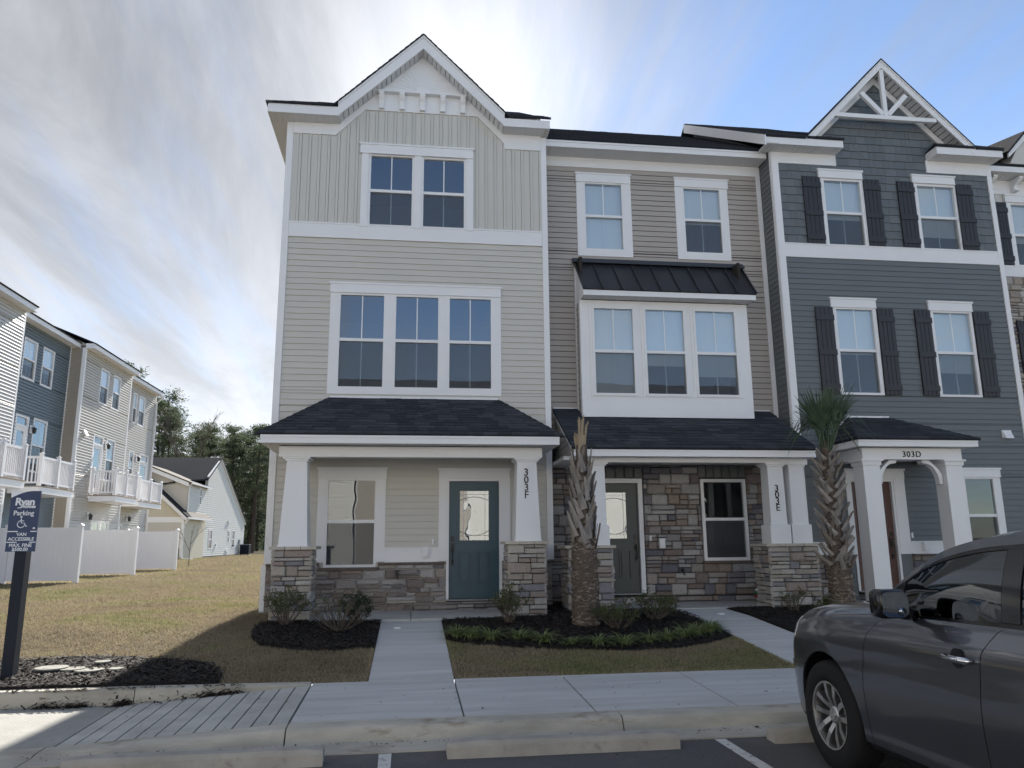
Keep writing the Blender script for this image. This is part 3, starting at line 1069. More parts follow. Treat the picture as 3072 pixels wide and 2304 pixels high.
def end_unit():
    T = thing('townhouse', (0.05, 0, 0.5), 'three-storey beige end townhouse with white sunburst gable and teal front door', 'townhouse', ROWG)
    g3 = [(-0.87, -0.08, 7.59, 9.03), (0.145, 0.93, 7.59, 9.02)]
    g2 = [(-1.35, -0.555, 4.45, 6.19), (-0.33, 0.455, 4.45, 6.185), (0.67, 1.45, 4.45, 6.18)]
    g1 = [(-1.44, -0.63, 1.29, 2.745)]
    dslab = (0.69, 1.585, 0.68, 2.735)
    dh = (0.64, 1.635, 0.5, 2.785)
    allh = holes_of(g3) + holes_of(g2) + holes_of(g1) + [dh]
    wall_core(T, -2.42, 2.52, 0.3, 9.65, 0.0, allh, 'beige')
    MB().prism([(-1.62, 9.65), (1.82, 9.65), (0.1, 11.24)], 0.0, 0.14).build('gable_wall', 'cream', T)
    b = MB()
    b.box(-2.42, -2.28, 0.14, 2.0, 0.3, 9.65)
    b.box(2.42, 2.56, 0.14, 8.2, 0.3, 9.65)
    b.box(-2.28, -2.0, 1.86, 2.0, 0.3, 9.65)
    b.box(-2.0, -1.86, 2.0, 8.2, 0.3, 9.65)
    b.box(-1.86, 2.42, 8.06, 8.2, 0.3, 9.65)
    b.build('side_wall', 'beige', T)
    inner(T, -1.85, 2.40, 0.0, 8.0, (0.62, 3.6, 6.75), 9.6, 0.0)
    # lap siding, board and batten
    siding(T, -2.37, 2.47, 1.56, 7.30, 0.0, holes_of(g2, 0.08) + holes_of(g1, 0.08) + [(0.60, 1.70, 0, 2.82), (-1.2, 1.3, 3.33, 4.1)], 'beige')
    n = 27
    for i in range(n):
        a, c = -2.37 + 4.84 * i / n, -2.37 + 4.84 * (i + 1) / n
        mid = (a + c) / 2
        top = 10.05
        for r in rect_sub(a, c, 7.58, top, holes_of(g3, 0.1)):
            bb = MB()
            bb.box(r[0] + 0.003, r[1] - 0.055, -0.020, 0, r[2], r[3])
            if r[1] > c - 0.03:
                bb.box(r[1] - 0.049, r[1] - 0.002, -0.036, 0, r[2], r[3])
            bb.build('siding_board', 'cream', T)
    # trims
    b = MB()
    b.box(-2.48, -2.36, -0.035, 0.0, 1.31, 9.64)
    b.box(-2.48, -2.42, 0.0, 0.10, 1.31, 9.64)
    b.box(-2.52, -2.44, -0.03, 0.08, 0.42, 1.30)
    b.build('corner_trim', 'white', T)
    MB().box(2.465, 2.575, -0.035, 0.02, 1.34, 9.62).box(2.52, 2.575, 0.02, 0.10, 1.34, 9.62).build('corner_trim', 'white', T)
    b = MB().box(-2.355, 2.46, -0.045, 0.0, 7.30, 7.59)
    b.box(-2.355, 2.46, -0.055, 0.0, 7.57, 7.60)
    b.build('band_trim', 'white', T)
    b = MB()
    b.box(-2.355, -1.56, -0.052, 0, 9.41, 9.64)
    b.prism([(-1.56, 9.41), (-1.01, 9.99), (1.19, 9.99), (1.73, 9.43), (1.73, 9.68), (0.1, 11.22), (-1.56, 9.66)], -0.052, 0)
    b.box(1.73, 2.46, -0.052, 0, 9.32, 9.64)
    b.build('frieze', 'white', T)
    # sunburst panel
    p = MB().prism([(-0.80, 10.385), (1.03, 10.385), (0.115, 11.27)], -0.075, -0.052).build('gable_panel', 'white', T)
    b = MB()
    for k in range(17):
        a = math.pi * (k + 1) / 18
        ca, sa = math.cos(a), math.sin(a)
        L = 0.60
        # stop inside the triangle
        den_ = 0.967 * abs(ca) + sa
        L = min(0.72, (0.82) / den_ - 0.02)
        r0 = 0.15
        w = 0.010
        c0 = (0.115, 10.41)
        q = [(c0[0] + ca * r0 + sa * w * 0.5, c0[1] + sa * r0 - ca * w * 0.5), (c0[0] + ca * L + sa * w, c0[1] + sa * L - ca * w),
             (c0[0] + ca * L - sa * w, c0[1] + sa * L + ca * w), (c0[0] + ca * r0 - sa * w * 0.5, c0[1] + sa * r0 + ca * w * 0.5)]
        b.prism(q, -0.082, -0.075)
    b.prism([(0.115 + 0.13 * math.cos(math.pi * k / 12), 10.40 + 0.13 * math.sin(math.pi * k / 12)) for k in range(13)], -0.084, -0.075)
    b.build('sunburst_ray', 'white', p)
    MB().box(-0.82, 1.05, -0.17, -0.052, 10.345, 10.385).build('shelf', 'white', T)
    for x in (-0.70, -0.30, 0.10, 0.50, 0.895):
        bracket(T, x, -0.052, 10.01, 10.345)
    # eaves, gable and roofs
    b = MB()
    b.box(-2.80, -1.47, -0.37, -0.35, 9.64, 9.82)
    b.box(-2.80, -2.78, -0.35, 8.3, 9.64, 9.82)
    b.box(1.67, 2.60, -0.37, -0.35, 9.63, 9.80)
    b.box(2.58, 2.60, -0.35, 0.0, 9.63, 9.80)
    b.build('fascia', 'white', T)
    b = MB()
    b.prism([(-1.50, 9.64), (0.1, 11.20), (0.1, 11.47), (-1.50, 9.90)], -0.375, -0.335)
    b.prism([(1.70, 9.63), (0.1, 11.20), (0.1, 11.47), (1.70, 9.89)], -0.375, -0.335)
    b.prism([(-1.50, 9.86), (0.1, 11.43), (0.1, 11.485), (-1.50, 9.915)], -0.395, -0.375)
    b.prism([(1.70, 9.85), (0.1, 11.43), (0.1, 11.485), (1.70, 9.905)], -0.395, -0.375)
    b.build('bargeboard', 'white', T)
    soffit(T, -2.78, -1.47, -0.35, 0.0, 9.645)
    soffit(T, 1.69, 2.58, -0.35, 0.0, 9.635)
    MB().box(-2.78, -2.48, 0.0, 8.2, 9.645, 9.66).build('soffit', 'soffit', T)
    rake_soffit(T, (-1.50, 9.66), (0.1, 11.215), -0.335, 0.0)
    rake_soffit(T, (1.69, 9.66), (0.1, 11.215), -0.335, 0.0)
    deck(T, [(-1.58, -0.41, 9.85), (0.1, -0.41, 11.50), (0.1, 2.8, 11.50), (-1.58, 2.8, 9.85)], 0.014)
    deck(T, [(0.1, -0.41, 11.50), (1.78, -0.41, 9.84), (1.78, 2.8, 9.84), (0.1, 2.8, 11.50)], 0.014)
    for sgn in (-1, 1):
        x0 = 0.1
        U = (0, -1, 0) if sgn < 0 else (0, 1, 0)
        P0 = (-1.58, 2.8, 9.842) if sgn < 0 else (1.78, -0.42, 9.832)
        shingles(T, P0, U, (-sgn * 1.68, 0, 1.655), [(0, 0), (3.22, 0), (3.22, 2.355), (0, 2.355)], 31 + sgn, single=False, thick=0.005)
    deck(T, [(-2.84, -0.40, 9.83), (-1.58, -0.40, 9.83), (0.1, 2.30, 11.534), (1.56, 3.99, 12.6)], 0.02)
    deck(T, [(1.78, -0.40, 9.83), (2.62, -0.40, 9.83), (2.62, 3.99, 12.6), (1.56, 3.99, 12.6), (0.1, 2.30, 11.534)], 0.02)
    deck(T, [(-2.84, -0.40, 9.83), (1.56, 3.99, 12.6), (-2.84, 8.38, 9.83)], 0.05)
    deck(T, [(-2.84, 8.38, 9.83), (1.56, 3.99, 12.6), (2.62, 3.99, 12.6), (2.62, 8.38, 9.83)], 0.05)
    shingles(T, (-2.84, -0.40, 9.832), (1, 0, 0), (0, 4.39, 2.77), [(0, 0), (1.24, 0), (1.87, 1.2), (1.0, 1.2)], 41, single=False)
    shingles(T, (1.80, -0.40, 9.832), (1, 0, 0), (0, 4.39, 2.77), [(0, 0), (0.82, 0), (0.82, 1.2), (-0.6, 1.2)], 42, single=False)
    MB().prism([(-0.3, 9.63), (8.2, 9.63), (3.99, 12.52)], 2.50, 2.58, 'x').build('gable_end', 'beige', T)
    # windows
    for g in g3:
        window(T, g, 8.31, 0.0)
    for g in g2:
        window(T, g, 5.335, 0.0)
    window(T, g1[0], 2.03, 0.0, muntin=False, low=True)
    casing(T, (-1.05, 1.11, 7.545, 9.08), g3, (-1.10, 1.13, 9.065, 9.27), 0.0, t=0.06)
    casing(T, (-1.54, 1.64, 4.31, 6.24), g2, (-1.57, 1.66, 6.24, 6.43), 0.0)
    casing(T, (-1.62, -0.44, 1.335, 2.79), g1, (-1.65, -0.41, 2.79, 2.98), 0.0)
    door(T, dslab, 0.0, 'teal', (0.875, 1.415, 1.68, 2.575), [(0.845, 1.085, 0.93, 1.49), (1.19, 1.43, 0.93, 1.49)], (0.50, 1.79, 1.33, 2.79), (0.48, 1.80, 2.79, 2.97), 0.755)
    # apron board and stone base
    b = MB()
    for a, c in ((-0.44, 0.50), (1.79, 2.46), (-2.36, -1.62)):
        b.box(a, c, -0.030, 0, 1.335, 1.545)
        b.box(a, c, -0.045, 0, 1.545, 1.572)
        b.box(a, c, -0.055, 0, 1.322, 1.345)
    b.build('apron_board', 'white', T)
    stones(T, -2.44, 2.54, 0.44, 1.285, 0.0, [(0.635, 1.64, 0.64, 3), (-1.53, -0.55, 1.20, 3)], seed=5, hi=0.19)
    x = -2.44
    k = 0
    while x < 2.5:
        w = 0.42 + 0.12 * (k % 3)
        for r in rect_sub(x, min(x + w, 2.58), 1.285, 1.322, [(0.635, 1.64, 0.6, 3), (-1.55, -0.55, 1.1, 3)]):
            MB().box(r[0] + 0.003, r[1] - 0.003, -0.085, 0, 1.285, 1.32).build('sill_stone', 'sillstone', T)
        x += w
        k += 1
    for a, c in ((-1.56, -1.06), (-1.055, -0.54)):
        MB().box(a, c, -0.085, 0, 1.20, 1.243).build('sill_stone', 'sillstone', T)
    outlet(T, 0.27, 1.49, -0.03)
    doorbell(T, 0.40, 1.67, -0.015)
    spigot(T, -0.20, 1.13, -0.06)
    # porch
    box('porch_slab', 'slab', T, -1.50, 0.03, -1.55, -0.001, 0.30, 0.505)
    box('porch_slab', 'slab', T, 0.042, 1.53, -1.55, -0.001, 0.30, 0.505)
    pier(T, -2.12, -1.50, -1.43, -0.82, 0.36, 1.565, 11, (-2.16, -1.445, -1.47, -0.78, 1.565, 1.612))
    pier(T, 1.56, 2.20, -1.43, -0.82, 0.42, 1.615, 21, (1.52, 2.24, -1.47, -0.78, 1.615, 1.662))
    column(T, -2.04, -1.60, -1.36, -0.92, 1.612, 3.02, 0.0, 0.062)
    column(T, 1.70, 2.12, -1.36, -0.94, 1.662, 3.02, 0.0, 0.050)
    for s, z in zip('303F', (2.73, 2.605, 2.48, 2.355)):
        text_mesh(s, 0.168, 'lettering', T, 'house_number', (1.895, -1.330, z), 0.006, 0.001)
    b = MB().box(-2.10, 2.16, -1.37, -1.15, 3.02, 3.19)
    b.box(-2.10, -1.90, -1.15, 0, 3.02, 3.19)
    b.box(1.96, 2.16, -1.15, 0, 3.02, 3.19)
    b.build('porch_beam', 'white', T)
    box('porch_ceiling', 'soffit', T, -1.90, 1.96, -1.15, -0.02, 3.17, 3.19)
    b = MB().box(-2.335, 2.395, -1.71, -1.69, 3.20, 3.345)
    b.box(-2.335, 2.395, -1.725, -1.71, 3.29, 3.345)
    b.box(-2.335, -2.315, -1.69, 0, 3.20, 3.345)
    b.box(2.375, 2.395, -1.69, 0, 3.20, 3.345)
    b.build('fascia', 'white', T)
    soffit(T, -2.315, 2.375, -1.69, -1.37, 3.205)
    MB().box(-2.315, -2.10, -1.37, 0, 3.205, 3.22).box(2.16, 2.375, -1.37, 0, 3.205, 3.22).build('soffit', 'soffit', T)
    A, B_, Cc, D_ = (-2.37, -1.735, 3.345), (2.43, -1.735, 3.345), (1.57, 0, 4.235), (-1.47, 0, 4.235)
    deck(T, [A, B_, Cc, D_], 0.03)
    deck(T, [(-2.37, 0, 3.345), A, D_], 0.03)
    deck(T, [B_, (2.43, 0, 3.345), Cc], 0.03)
    L = math.hypot(1.735, 0.89)
    shingles(T, A, (1, 0, 0), (0, 1.735, 0.89), [(0, 0), (4.80, 0), (3.94, L), (0.90, L)], 51)
    shingles(T, (-2.37, 0, 3.345), (0, -1, 0), (0.9, 0, 0.89), [(0, 0), (1.735, 0), (0, 1.266)], 52)
    shingles(T, B_, (0, 1, 0), (-0.86, 0, 0.89), [(0, 0), (1.735, 0), (1.735, 1.237)], 53)
    for a, c in ((A, D_), (B_, Cc)):
        a, c = Vector(a), Vector(c)
        for i in range(11):
            p, q = a.lerp(c, i / 11), a.lerp(c, (i + 1) / 11 + 0.004)
            s = 1 if c.x > a.x else -1
            MB().add([p + Vector((-0.09, 0.03, -0.03)), p + Vector((0, 0, 0.038)), p + Vector((0.09, 0.03, -0.03)), q + Vector((-0.09, 0.03, -0.03)), q + Vector((0, 0, 0.022)), q + Vector((0.09, 0.03, -0.03))],
                     [(0, 3, 4, 1), (1, 4, 5, 2), (0, 1, 2)]).build('hip_shingle', 'shingle', T)
    MB().prism([(-1.50, 4.235), (1.60, 4.235), (1.56, 4.275), (-1.46, 4.275)], -0.03, 0).build('flashing', 'white', T)
    return T


end_unit()


# ------------------------------------------------------------------ middle unit with box bay
def middle_unit():
    Y = 0.56
    T = thing('townhouse', (4.95, Y, 0.5), 'tan townhouse with white box bay under a dark metal canopy and a stone ground floor', 'townhouse', ROWG)
    gu = [(3.485, 4.26, 7.53, 8.96), (5.615, 6.405, 7.54, 8.96)]
    gb = [(3.48, 4.25, 4.425, 6.11), (4.51, 5.28, 4.425, 6.11), (5.53, 6.34, 4.425, 6.11)]
    gl = [(5.665, 6.465, 1.325, 2.765)]
    dslab = (3.455, 4.35, 0.69, 2.745)
    wall_core(T, 2.58, 7.35, 0.3, 9.65, Y, holes_of(gu) + holes_of(gl, 0.06) + [(3.40, 4.40, 0.5, 2.80), (3.4, 6.45, 4.2, 6.2)], 'mortar')
    MB().box(2.60, 7.33, 8.06, 8.2, 0.3, 9.65).build('side_wall', 'tan', T)
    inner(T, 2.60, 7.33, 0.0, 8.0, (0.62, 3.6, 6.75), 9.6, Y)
    siding(T, 2.60, 7.25, 3.75, 9.33, Y, holes_of(gu, 0.08) + [(3.30, 6.55, 3.7, 7.1)], 'tan')
    b = MB().box(7.25, 7.345, Y - 0.03, Y, 3.3, 9.34)
    b.build('corner_trim', 'white', T)
    MB().box(2.58, 7.345, Y - 0.028, Y, 9.32, 9.57).build('frieze', 'white', T)
    b = MB().box(2.60, 7.32, 0.115, 0.135, 9.53, 9.685)
    b.box(2.60, 7.32, 0.100, 0.115, 9.63, 9.70)
    b.box(7.30, 7.32, 0.135, Y, 9.53, 9.685)
    b.build('fascia', 'white', T)
    soffit(T, 2.60, 7.30, 0.135, Y, 9.535)
    deck(T, [(2.60, 0.08, 9.70), (7.33, 0.08, 9.70), (7.33, 4.0, 12.17), (2.60, 4.0, 12.17)], 0.05)
    deck(T, [(2.60, 4.0, 12.17), (7.33, 4.0, 12.17), (7.33, 8.3, 9.5), (2.60, 8.3, 9.5)], 0.05)
    shingles(T, (2.60, 0.08, 9.702), (1, 0, 0), (0, 3.92, 2.47), [(0, 0), (4.73, 0), (4.73, 4.63), (0, 4.63)], 61, single=False)
    window(T, gu[0], 8.25, Y, blind=7.53, screen=False)
    window(T, gu[1], 8.26, Y, blind=8.2)
    casing(T, (3.30, 4.46, 7.365, 9.0), [gu[0]], (3.27, 4.48, 9.0, 9.195), Y)
    casing(T, (5.42, 6.58, 7.375, 9.0), [gu[1]], (5.40, 6.62, 9.0, 9.195), Y)
    # box bay
    YB = 0.10
    wall_core(T, 3.21, 6.62, 3.965, 6.28, YB, holes_of(gb), 'white', name='bay_front', t=0.08)
    b = MB()
    for g in gb:
        for r in rect_sub(g[0] - 0.10, g[1] + 0.10, g[2] - 0.06, g[3] + 0.10, holes_of([g])):
            b.box(r[0], r[1], YB - 0.014, YB, r[2], r[3])
    b.box(3.21, 6.62, YB - 0.012, YB, 3.965, 4.17)
    b.build('window_trim', 'white', T)
    MB().box(3.24, 3.30, YB + 0.08, Y, 3.965, 7.2).box(6.53, 6.59, YB + 0.08, Y, 3.965, 7.2).build('bay_side', 'mortar', T)
    MB().box(3.24, 6.6, YB + 0.08, Y, 3.965, 4.02).build('bay_floor', 'white', T)
    b = MB().box(3.205, 3.245, YB - 0.004, YB + 0.12, 3.965, 6.28).box(3.205, 3.245, Y - 0.10, Y, 3.965, 7.1)
    b.box(6.585, 6.625, YB - 0.004, YB + 0.12, 3.965, 6.28).box(6.585, 6.625, Y - 0.10, Y, 3.965, 7.1)
    b.build('corner_trim', 'white', T)
    n = 20
    for i in range(n):
        za, zb = 3.97 + 2.31 * i / n, 3.97 + 2.31 * (i + 1) / n
        MB().add([(3.212, YB + 0.12, za), (3.212, Y - 0.10, za), (3.24, Y - 0.10, za), (3.24, YB + 0.12, za), (3.225, YB + 0.12, zb), (3.225, Y - 0.10, zb), (3.24, Y - 0.10, zb), (3.24, YB + 0.12, zb)],
                 [(0, 1, 2, 3), (4, 7, 6, 5), (0, 4, 5, 1)]).build('siding_plank', 'tan', T)
    for i, g in enumerate(gb):
        window(T, g, 5.255, YB, blind=(4.45, 5.0, 4.8)[i])
    # metal canopy over the bay
    b = MB().box(3.22, 6.70, -0.19, -0.17, 6.29, 6.40)
    b.box(3.22, 3.24, -0.17, Y, 6.29, 6.40).box(6.68, 6.70, -0.17, Y, 6.29, 6.40)
    b.build('fascia', 'white', T)
    soffit(T, 3.24, 6.68, -0.17, YB, 6.295)
    MB().prism([(-0.17, 6.40), (Y, 6.40), (Y, 7.22)], 3.225, 3.245, 'x').prism([(-0.17, 6.40), (Y, 6.40), (Y, 7.22)], 6.675, 6.695, 'x').build('canopy_side', 'white', T)
    n = 9
    for i in range(n):
        a0, a1 = 3.215 + 3.49 * i / n, 3.215 + 3.49 * (i + 1) / n
        b0, b1 = 3.19 + 3.56 * i / n, 3.19 + 3.56 * (i + 1) / n
        pb = MB()
        p = [Vector((a0, -0.215, 6.405)), Vector((a1, -0.215, 6.405)), Vector((b1, Y - 0.03, 7.235)), Vector((b0, Y - 0.03, 7.235))]
        N = Vector((0, -0.73, 0.68))
        N = (p[1] - p[0]).cross(p[3] - p[0]).normalized()
        pb.add([q for q in p] + [q - N * 0.02 for q in p], [(0, 1, 2, 3), (7, 6, 5, 4), (1, 0, 4, 5), (2, 1, 5, 6), (3, 2, 6, 7), (0, 3, 7, 4)])
        for e0, e1 in ((p[0], p[3]),) + (((p[1], p[2]),) if i == n - 1 else ()):
            w = Vector((0.012, 0, 0))
            pb.add([e0 - w, e0 + w, e1 + w, e1 - w, e0 - w + N * 0.035, e0 + w + N * 0.035, e1 + w + N * 0.035, e1 - w + N * 0.035],
                   [(4, 5, 6, 7), (0, 1, 5, 4), (1, 2, 6, 5), (2, 3, 7, 6), (3, 0, 4, 7)])
        pb.build('roof_panel', 'metalroof', T)
    b = MB().box(3.17, 6.79, Y - 0.10, Y, 7.19, 7.28)
    b.box(3.17, 6.79, Y - 0.17, Y - 0.10, 7.17, 7.21)
    b.build('ridge_flashing', 'metalroof', T)
    MB().box(3.18, 6.80, Y - 0.03, Y, 7.281, 7.305).build('flashing', 'white', T)
    # stone ground floor, door, window
    sol = []
    for a0, a1, z0, z1, n in ((3.36, 4.45, 2.83, 3.06, 6), (5.56, 6.54, 2.85, 3.10, 6)):
        for i in range(n):
            sol.append((a0 + (a1 - a0) * i / n, a0 + (a1 - a0) * (i + 1) / n, z0, z1))
    stones(T, 0, 0, 0, 0, Y, key='soldier', seed=3, fixed=sol, depth=0.055)
    stones(T, 2.60, 7.34, 0.46, 3.12, Y, [(3.36, 4.45, 0.62, 3.06), (5.59, 6.54, 1.22, 3.10)], seed=17, lo=0.115, hi=0.225)
    door(T, dslab, Y, 'green', (3.62, 4.14, 1.69, 2.58), [(3.62, 3.85, 0.95, 1.49), (3.95, 4.18, 0.95, 1.49)], None, None, 4.285, fr=0.09)
    window(T, gl[0], 2.05, Y - 0.03, muntin=False, low=True, fw=0.06)
    for a, c in ((5.57, 6.07), (6.075, 6.58)):
        MB().box(a, c, Y - 0.10, Y, 1.222, 1.262).build('sill_stone', 'sillstone', T)
    outlet(T, 4.76, 1.60, Y - 0.05)
    doorbell(T, 4.55, 1.70, Y - 0.045)
    spigot(T, 5.14, 1.10, Y - 0.06)
    # porch
    box('porch_slab', 'slab', T, 3.44, 4.50, -0.80, Y - 0.001, 0.30, 0.515)
    box('porch_slab', 'slab', T, 4.512, 6.70, -0.80, Y - 0.001, 0.30, 0.515)
    pier(T, 2.64, 3.43, -0.96, -0.35, 0.38, 1.535, 31, (2.59, 3.47, -1.0, -0.30, 1.535, 1.583))
    pier(T, 6.21, 7.14, -0.96, -0.35, 0.40, 1.535, 41, (6.16, 7.21, -1.0, -0.30, 1.535, 1.583))
    for a, c, y0 in ((3.0, 3.385, -0.93), (6.29, 6.665, -0.93), (6.695, 7.06, -0.93)):
        column(T, a, c, y0, y0 + (c - a), 1.583, 3.0, 0.035, 0.045, base=0.34)
    for s, z in zip('303E', (2.495, 2.38, 2.27, 2.155)):
        text_mesh(s, 0.166, 'lettering', T, 'house_number', (6.475, -0.895, z), 0.006, 0.001)
    b = MB().box(2.90, 7.08, -0.93, -0.70, 3.0, 3.10)
    b.box(2.90, 3.10, -0.70, Y, 3.0, 3.10)
    b.build('porch_beam', 'white', T)
    box('porch_ceiling', 'soffit', T, 2.78, 7.33, -0.70, Y - 0.002, 3.10, 3.115)
    b = MB().box(2.74, 7.11, -1.20, -1.18, 3.075, 3.215)
    b.box(2.74, 7.11, -1.215, -1.20, 3.16, 3.215)
    b.box(7.09, 7.11, -1.18, -0.02, 3.075, 3.215)
    b.build('fascia', 'white', T)
    soffit(T, 2.76, 7.09, -1.18, -0.93, 3.08)
    L = math.hypot(1.795, 0.965)
    A = (2.71, -1.235, 3.215)
    deck(T, [A, (7.14, -1.235, 3.215), (7.19, Y, 4.18), (2.71, Y, 4.18)], 0.03)
    bay = (6.62 - 2.71, 3.21 - 2.71)
    shingles(T, A, (1, 0, 0), (0, 1.795, 0.965), [(0, 0), (4.43, 0), (4.47, L), (0, L)], 71)
    # closed left cheek
    MB().prism([(-1.15, 3.09), (Y, 3.09), (Y, 4.11), (-1.15, 3.20)], 2.76, 2.80, 'x').build('cheek_wall', 'mortar', T)
    z = 3.10
    while z < 4.05:
        yb = -1.15 + max(0, (z + 0.11 - 3.20)) / 0.53
        if yb < Y - 0.05:
            MB().box(2.742, 2.76, yb, Y - 0.002, z, z + 0.112).box(2.736, 2.742, yb, Y - 0.002, z, z + 0.03).build('siding_plank', 'tan', T)
        z += 0.114
    MB().prism([(-1.18, 3.13), (-1.18, 3.20), (Y, 4.15), (Y, 4.07)], 2.725, 2.742, 'x').prism([(-1.18, 3.04), (-1.18, 3.20), (-1.08, 3.25), (-1.08, 3.04)], 2.72, 2.742, 'x').build('rake_trim', 'white', T)
    MB().box(2.60, 2.90, -1.0, Y, 3.03, 3.09).build('soffit', 'soffit', T)
    MB().box(2.72, 3.2, Y - 0.03, Y, 4.185, 4.21).box(6.63, 7.18, Y - 0.03, Y, 4.185, 4.21).build('flashing', 'white', T)
    return T


middle_unit()


# ------------------------------------------------------------------ slate unit with truss gable
def shake_rows(T, x0, x1, z0, z1, yf, holes, poly=None, seed=0):
    rnd = random.Random(seed)
    n = round((z1 - z0) / 0.178)
    c = (z1 - z0) / n
    for i in range(n):
        za, zb = z0 + i * c, z0 + (i + 1) * c
        x = x0 - rnd.uniform(0, 0.15)
        while x < x1:
            w = rnd.choice((0.10, 0.14, 0.18, 0.22, 0.26))
            a, b = max(x + 0.002, x0), min(x + w - 0.002, x1)
            x += w
            if b - a < 0.02:
                continue
            for r in rect_sub(a, b, za, zb, holes):
                pl = [(r[0], r[2] + (rnd.uniform(0, 0.014) if r[2] == za else 0)), (r[1], r[2] + (rnd.uniform(0, 0.014) if r[2] == za else 0)), (r[1], r[3]), (r[0], r[3])]
                if poly:
                    pl = clip_poly(poly, pl)
                if len(pl) < 3:
                    continue
                k = len(pl)
                fr = [(p[0], yf - 0.022 + 0.017 * (p[1] - za) / c, p[1]) for p in pl]
                bk = [(p[0], yf, p[1]) for p in pl]
                MB().add(fr + bk, [tuple(range(k))] + [((j + 1) % k, j, k + j, k + (j + 1) % k) for j in range(k)]).build('shake_shingle', 'shake', T)


def slate_unit():
    T = thing('townhouse', (9.85, 0, 0.5), 'slate grey townhouse with white truss gable, dark shutters and russet door', 'townhouse', ROWG)
    gu = [(8.475, 9.275, 7.61, 9.03), (10.59, 11.43, 7.61, 9.02)]
    gm = [(8.47, 9.26, 4.495, 6.215), (10.60, 11.41, 4.485, 6.205)]
    gl = [(10.84, 11.44, 1.28, 2.79)]
    dslab = (8.44, 9.265, 0.70, 2.735)
    wall_core(T, 7.365, 12.36, 0.3, 9.65, 0.0, holes_of(gu) + holes_of(gm) + holes_of(gl) + [(8.39, 9.315, 0.5, 2.785)], 'slate')
    MB().prism([(8.1, 9.65), (11.62, 9.65), (9.86, 11.35)], 0.0, 0.14).build('gable_wall', 'shake', T)
    MB().box(7.365, 7.5, 0.14, 8.2, 0.3, 9.65).box(12.22, 12.36, 0.14, 8.2, 0.3, 9.65).box(7.5, 12.22, 8.06, 8.2, 0.3, 9.65).build('side_wall', 'slate', T)
    inner(T, 7.52, 12.2, 0.0, 8.0, (0.62, 3.6, 6.75), 9.6, 0.0)
    siding(T, 7.49, 12.27, 1.585, 7.30, 0.0, holes_of(gm, 0.06) + holes_of(gl, 0.1) + [(8.33, 9.42, 0, 2.82), (8.4, 9.5, 3.45, 3.9)], 'slate')
    n = 78
    for i in range(n):   # narrow return wall towards the tan unit
        za, zb = 0.70 + 8.86 * i / n, 0.70 + 8.86 * (i + 1) / n
        MB().add([(7.349, 0.06, za), (7.349, 0.557, za), (7.365, 0.557, za), (7.365, 0.06, za), (7.361, 0.06, zb), (7.361, 0.557, zb), (7.365, 0.557, zb), (7.365, 0.06, zb)],
                 [(0, 1, 2, 3), (4, 7, 6, 5), (0, 4, 5, 1)]).build('siding_plank', 'slate', T)
    shake_rows(T, 7.49, 12.27, 7.60, 9.38, 0.0, holes_of(gu, 0.06), seed=1)
    shake_rows(T, 8.10, 11.62, 9.38, 11.34, 0.0, [(7, 8.70, 9.3, 9.6), (10.95, 12, 9.3, 9.6)], [(8.0, 9.38), (11.72, 9.38), (11.72, 9.5), (9.86, 11.30), (8.0, 9.5)], seed=2)
    b = MB().box(7.345, 7.49, -0.035, 0.0, 0.6, 9.63).box(7.335, 7.349, -0.035, 0.06, 0.6, 9.63)
    b.build('corner_trim', 'white', T)
    MB().box(12.27, 12.375, -0.035, 0.0, 0.6, 9.61).build('corner_trim', 'white', T)
    MB().box(7.49, 12.27, -0.030, 0.0, 7.30, 7.585).box(7.49, 12.27, -0.042, 0, 7.575, 7.60).build('band_trim', 'white', T)
    MB().box(7.49, 8.78, -0.034, 0, 9.37, 9.62).box(8.75, 8.785, -0.040, 0, 9.365, 9.62).build('frieze', 'white', T)
    MB().box(10.86, 12.27, -0.034, 0, 9.335, 9.61).box(10.855, 10.89, -0.040, 0, 9.33, 9.61).build('frieze', 'white', T)
    # eave returns
    b = MB().box(7.08, 8.78, -0.37, -0.35, 9.605, 9.775)
    b.box(8.76, 8.78, -0.35, 0.0, 9.605, 9.775)
    b.box(10.89, 12.42, -0.37, -0.35, 9.60, 9.77).box(10.89, 10.91, -0.35, 0, 9.60, 9.77).box(12.40, 12.42, -0.35, 0.5, 9.60, 9.77)
    b.build('fascia', 'white', T)
    soffit(T, 7.10, 8.76, -0.35, 0, 9.61)
    soffit(T, 10.91, 12.40, -0.35, 0, 9.605)
    for x0, x1, s in ((7.10, 8.80, 1), (10.87, 12.44, 2)):
        pts = [(x0, -0.40, 9.78), (x1, -0.40, 9.78), (x1 - (0.25 if s == 1 else 0), 0.0, 10.03), (x0 + (0.25 if s == 2 else 0), 0.0, 10.03)]
        deck(T, pts, 0.03)
        shingles(T, (x0, -0.40, 9.782), (1, 0, 0), (0, 0.4, 0.25), [(0, 0), (x1 - x0, 0), (x1 - x0 - (0.25 if s == 1 else 0), 0.472), (0.25 if s == 2 else 0, 0.472)], 80 + s)
        e = x1 if s == 1 else x0
        w = -0.25 if s == 1 else 0.25
        deck(T, [(e, -0.40, 9.78), (e, 0.0, 9.78), (e + w, 0.0, 10.03)] if s == 1 else [(e, 0.0, 9.78), (e, -0.40, 9.78), (e + w, 0.0, 10.03)], 0.02)
    # gable
    cx, az = 9.84, 11.71
    b = MB()
    for s in (-1, 1):
        fx = 7.97 if s < 0 else 11.78
        b.prism([(fx, 9.60), (cx, az - 0.18), (cx, az), (fx, 9.78)], -0.375, -0.335)
        b.prism([(fx, 9.755), (cx, az - 0.035), (cx, az + 0.015), (fx, 9.805)], -0.395, -0.375)
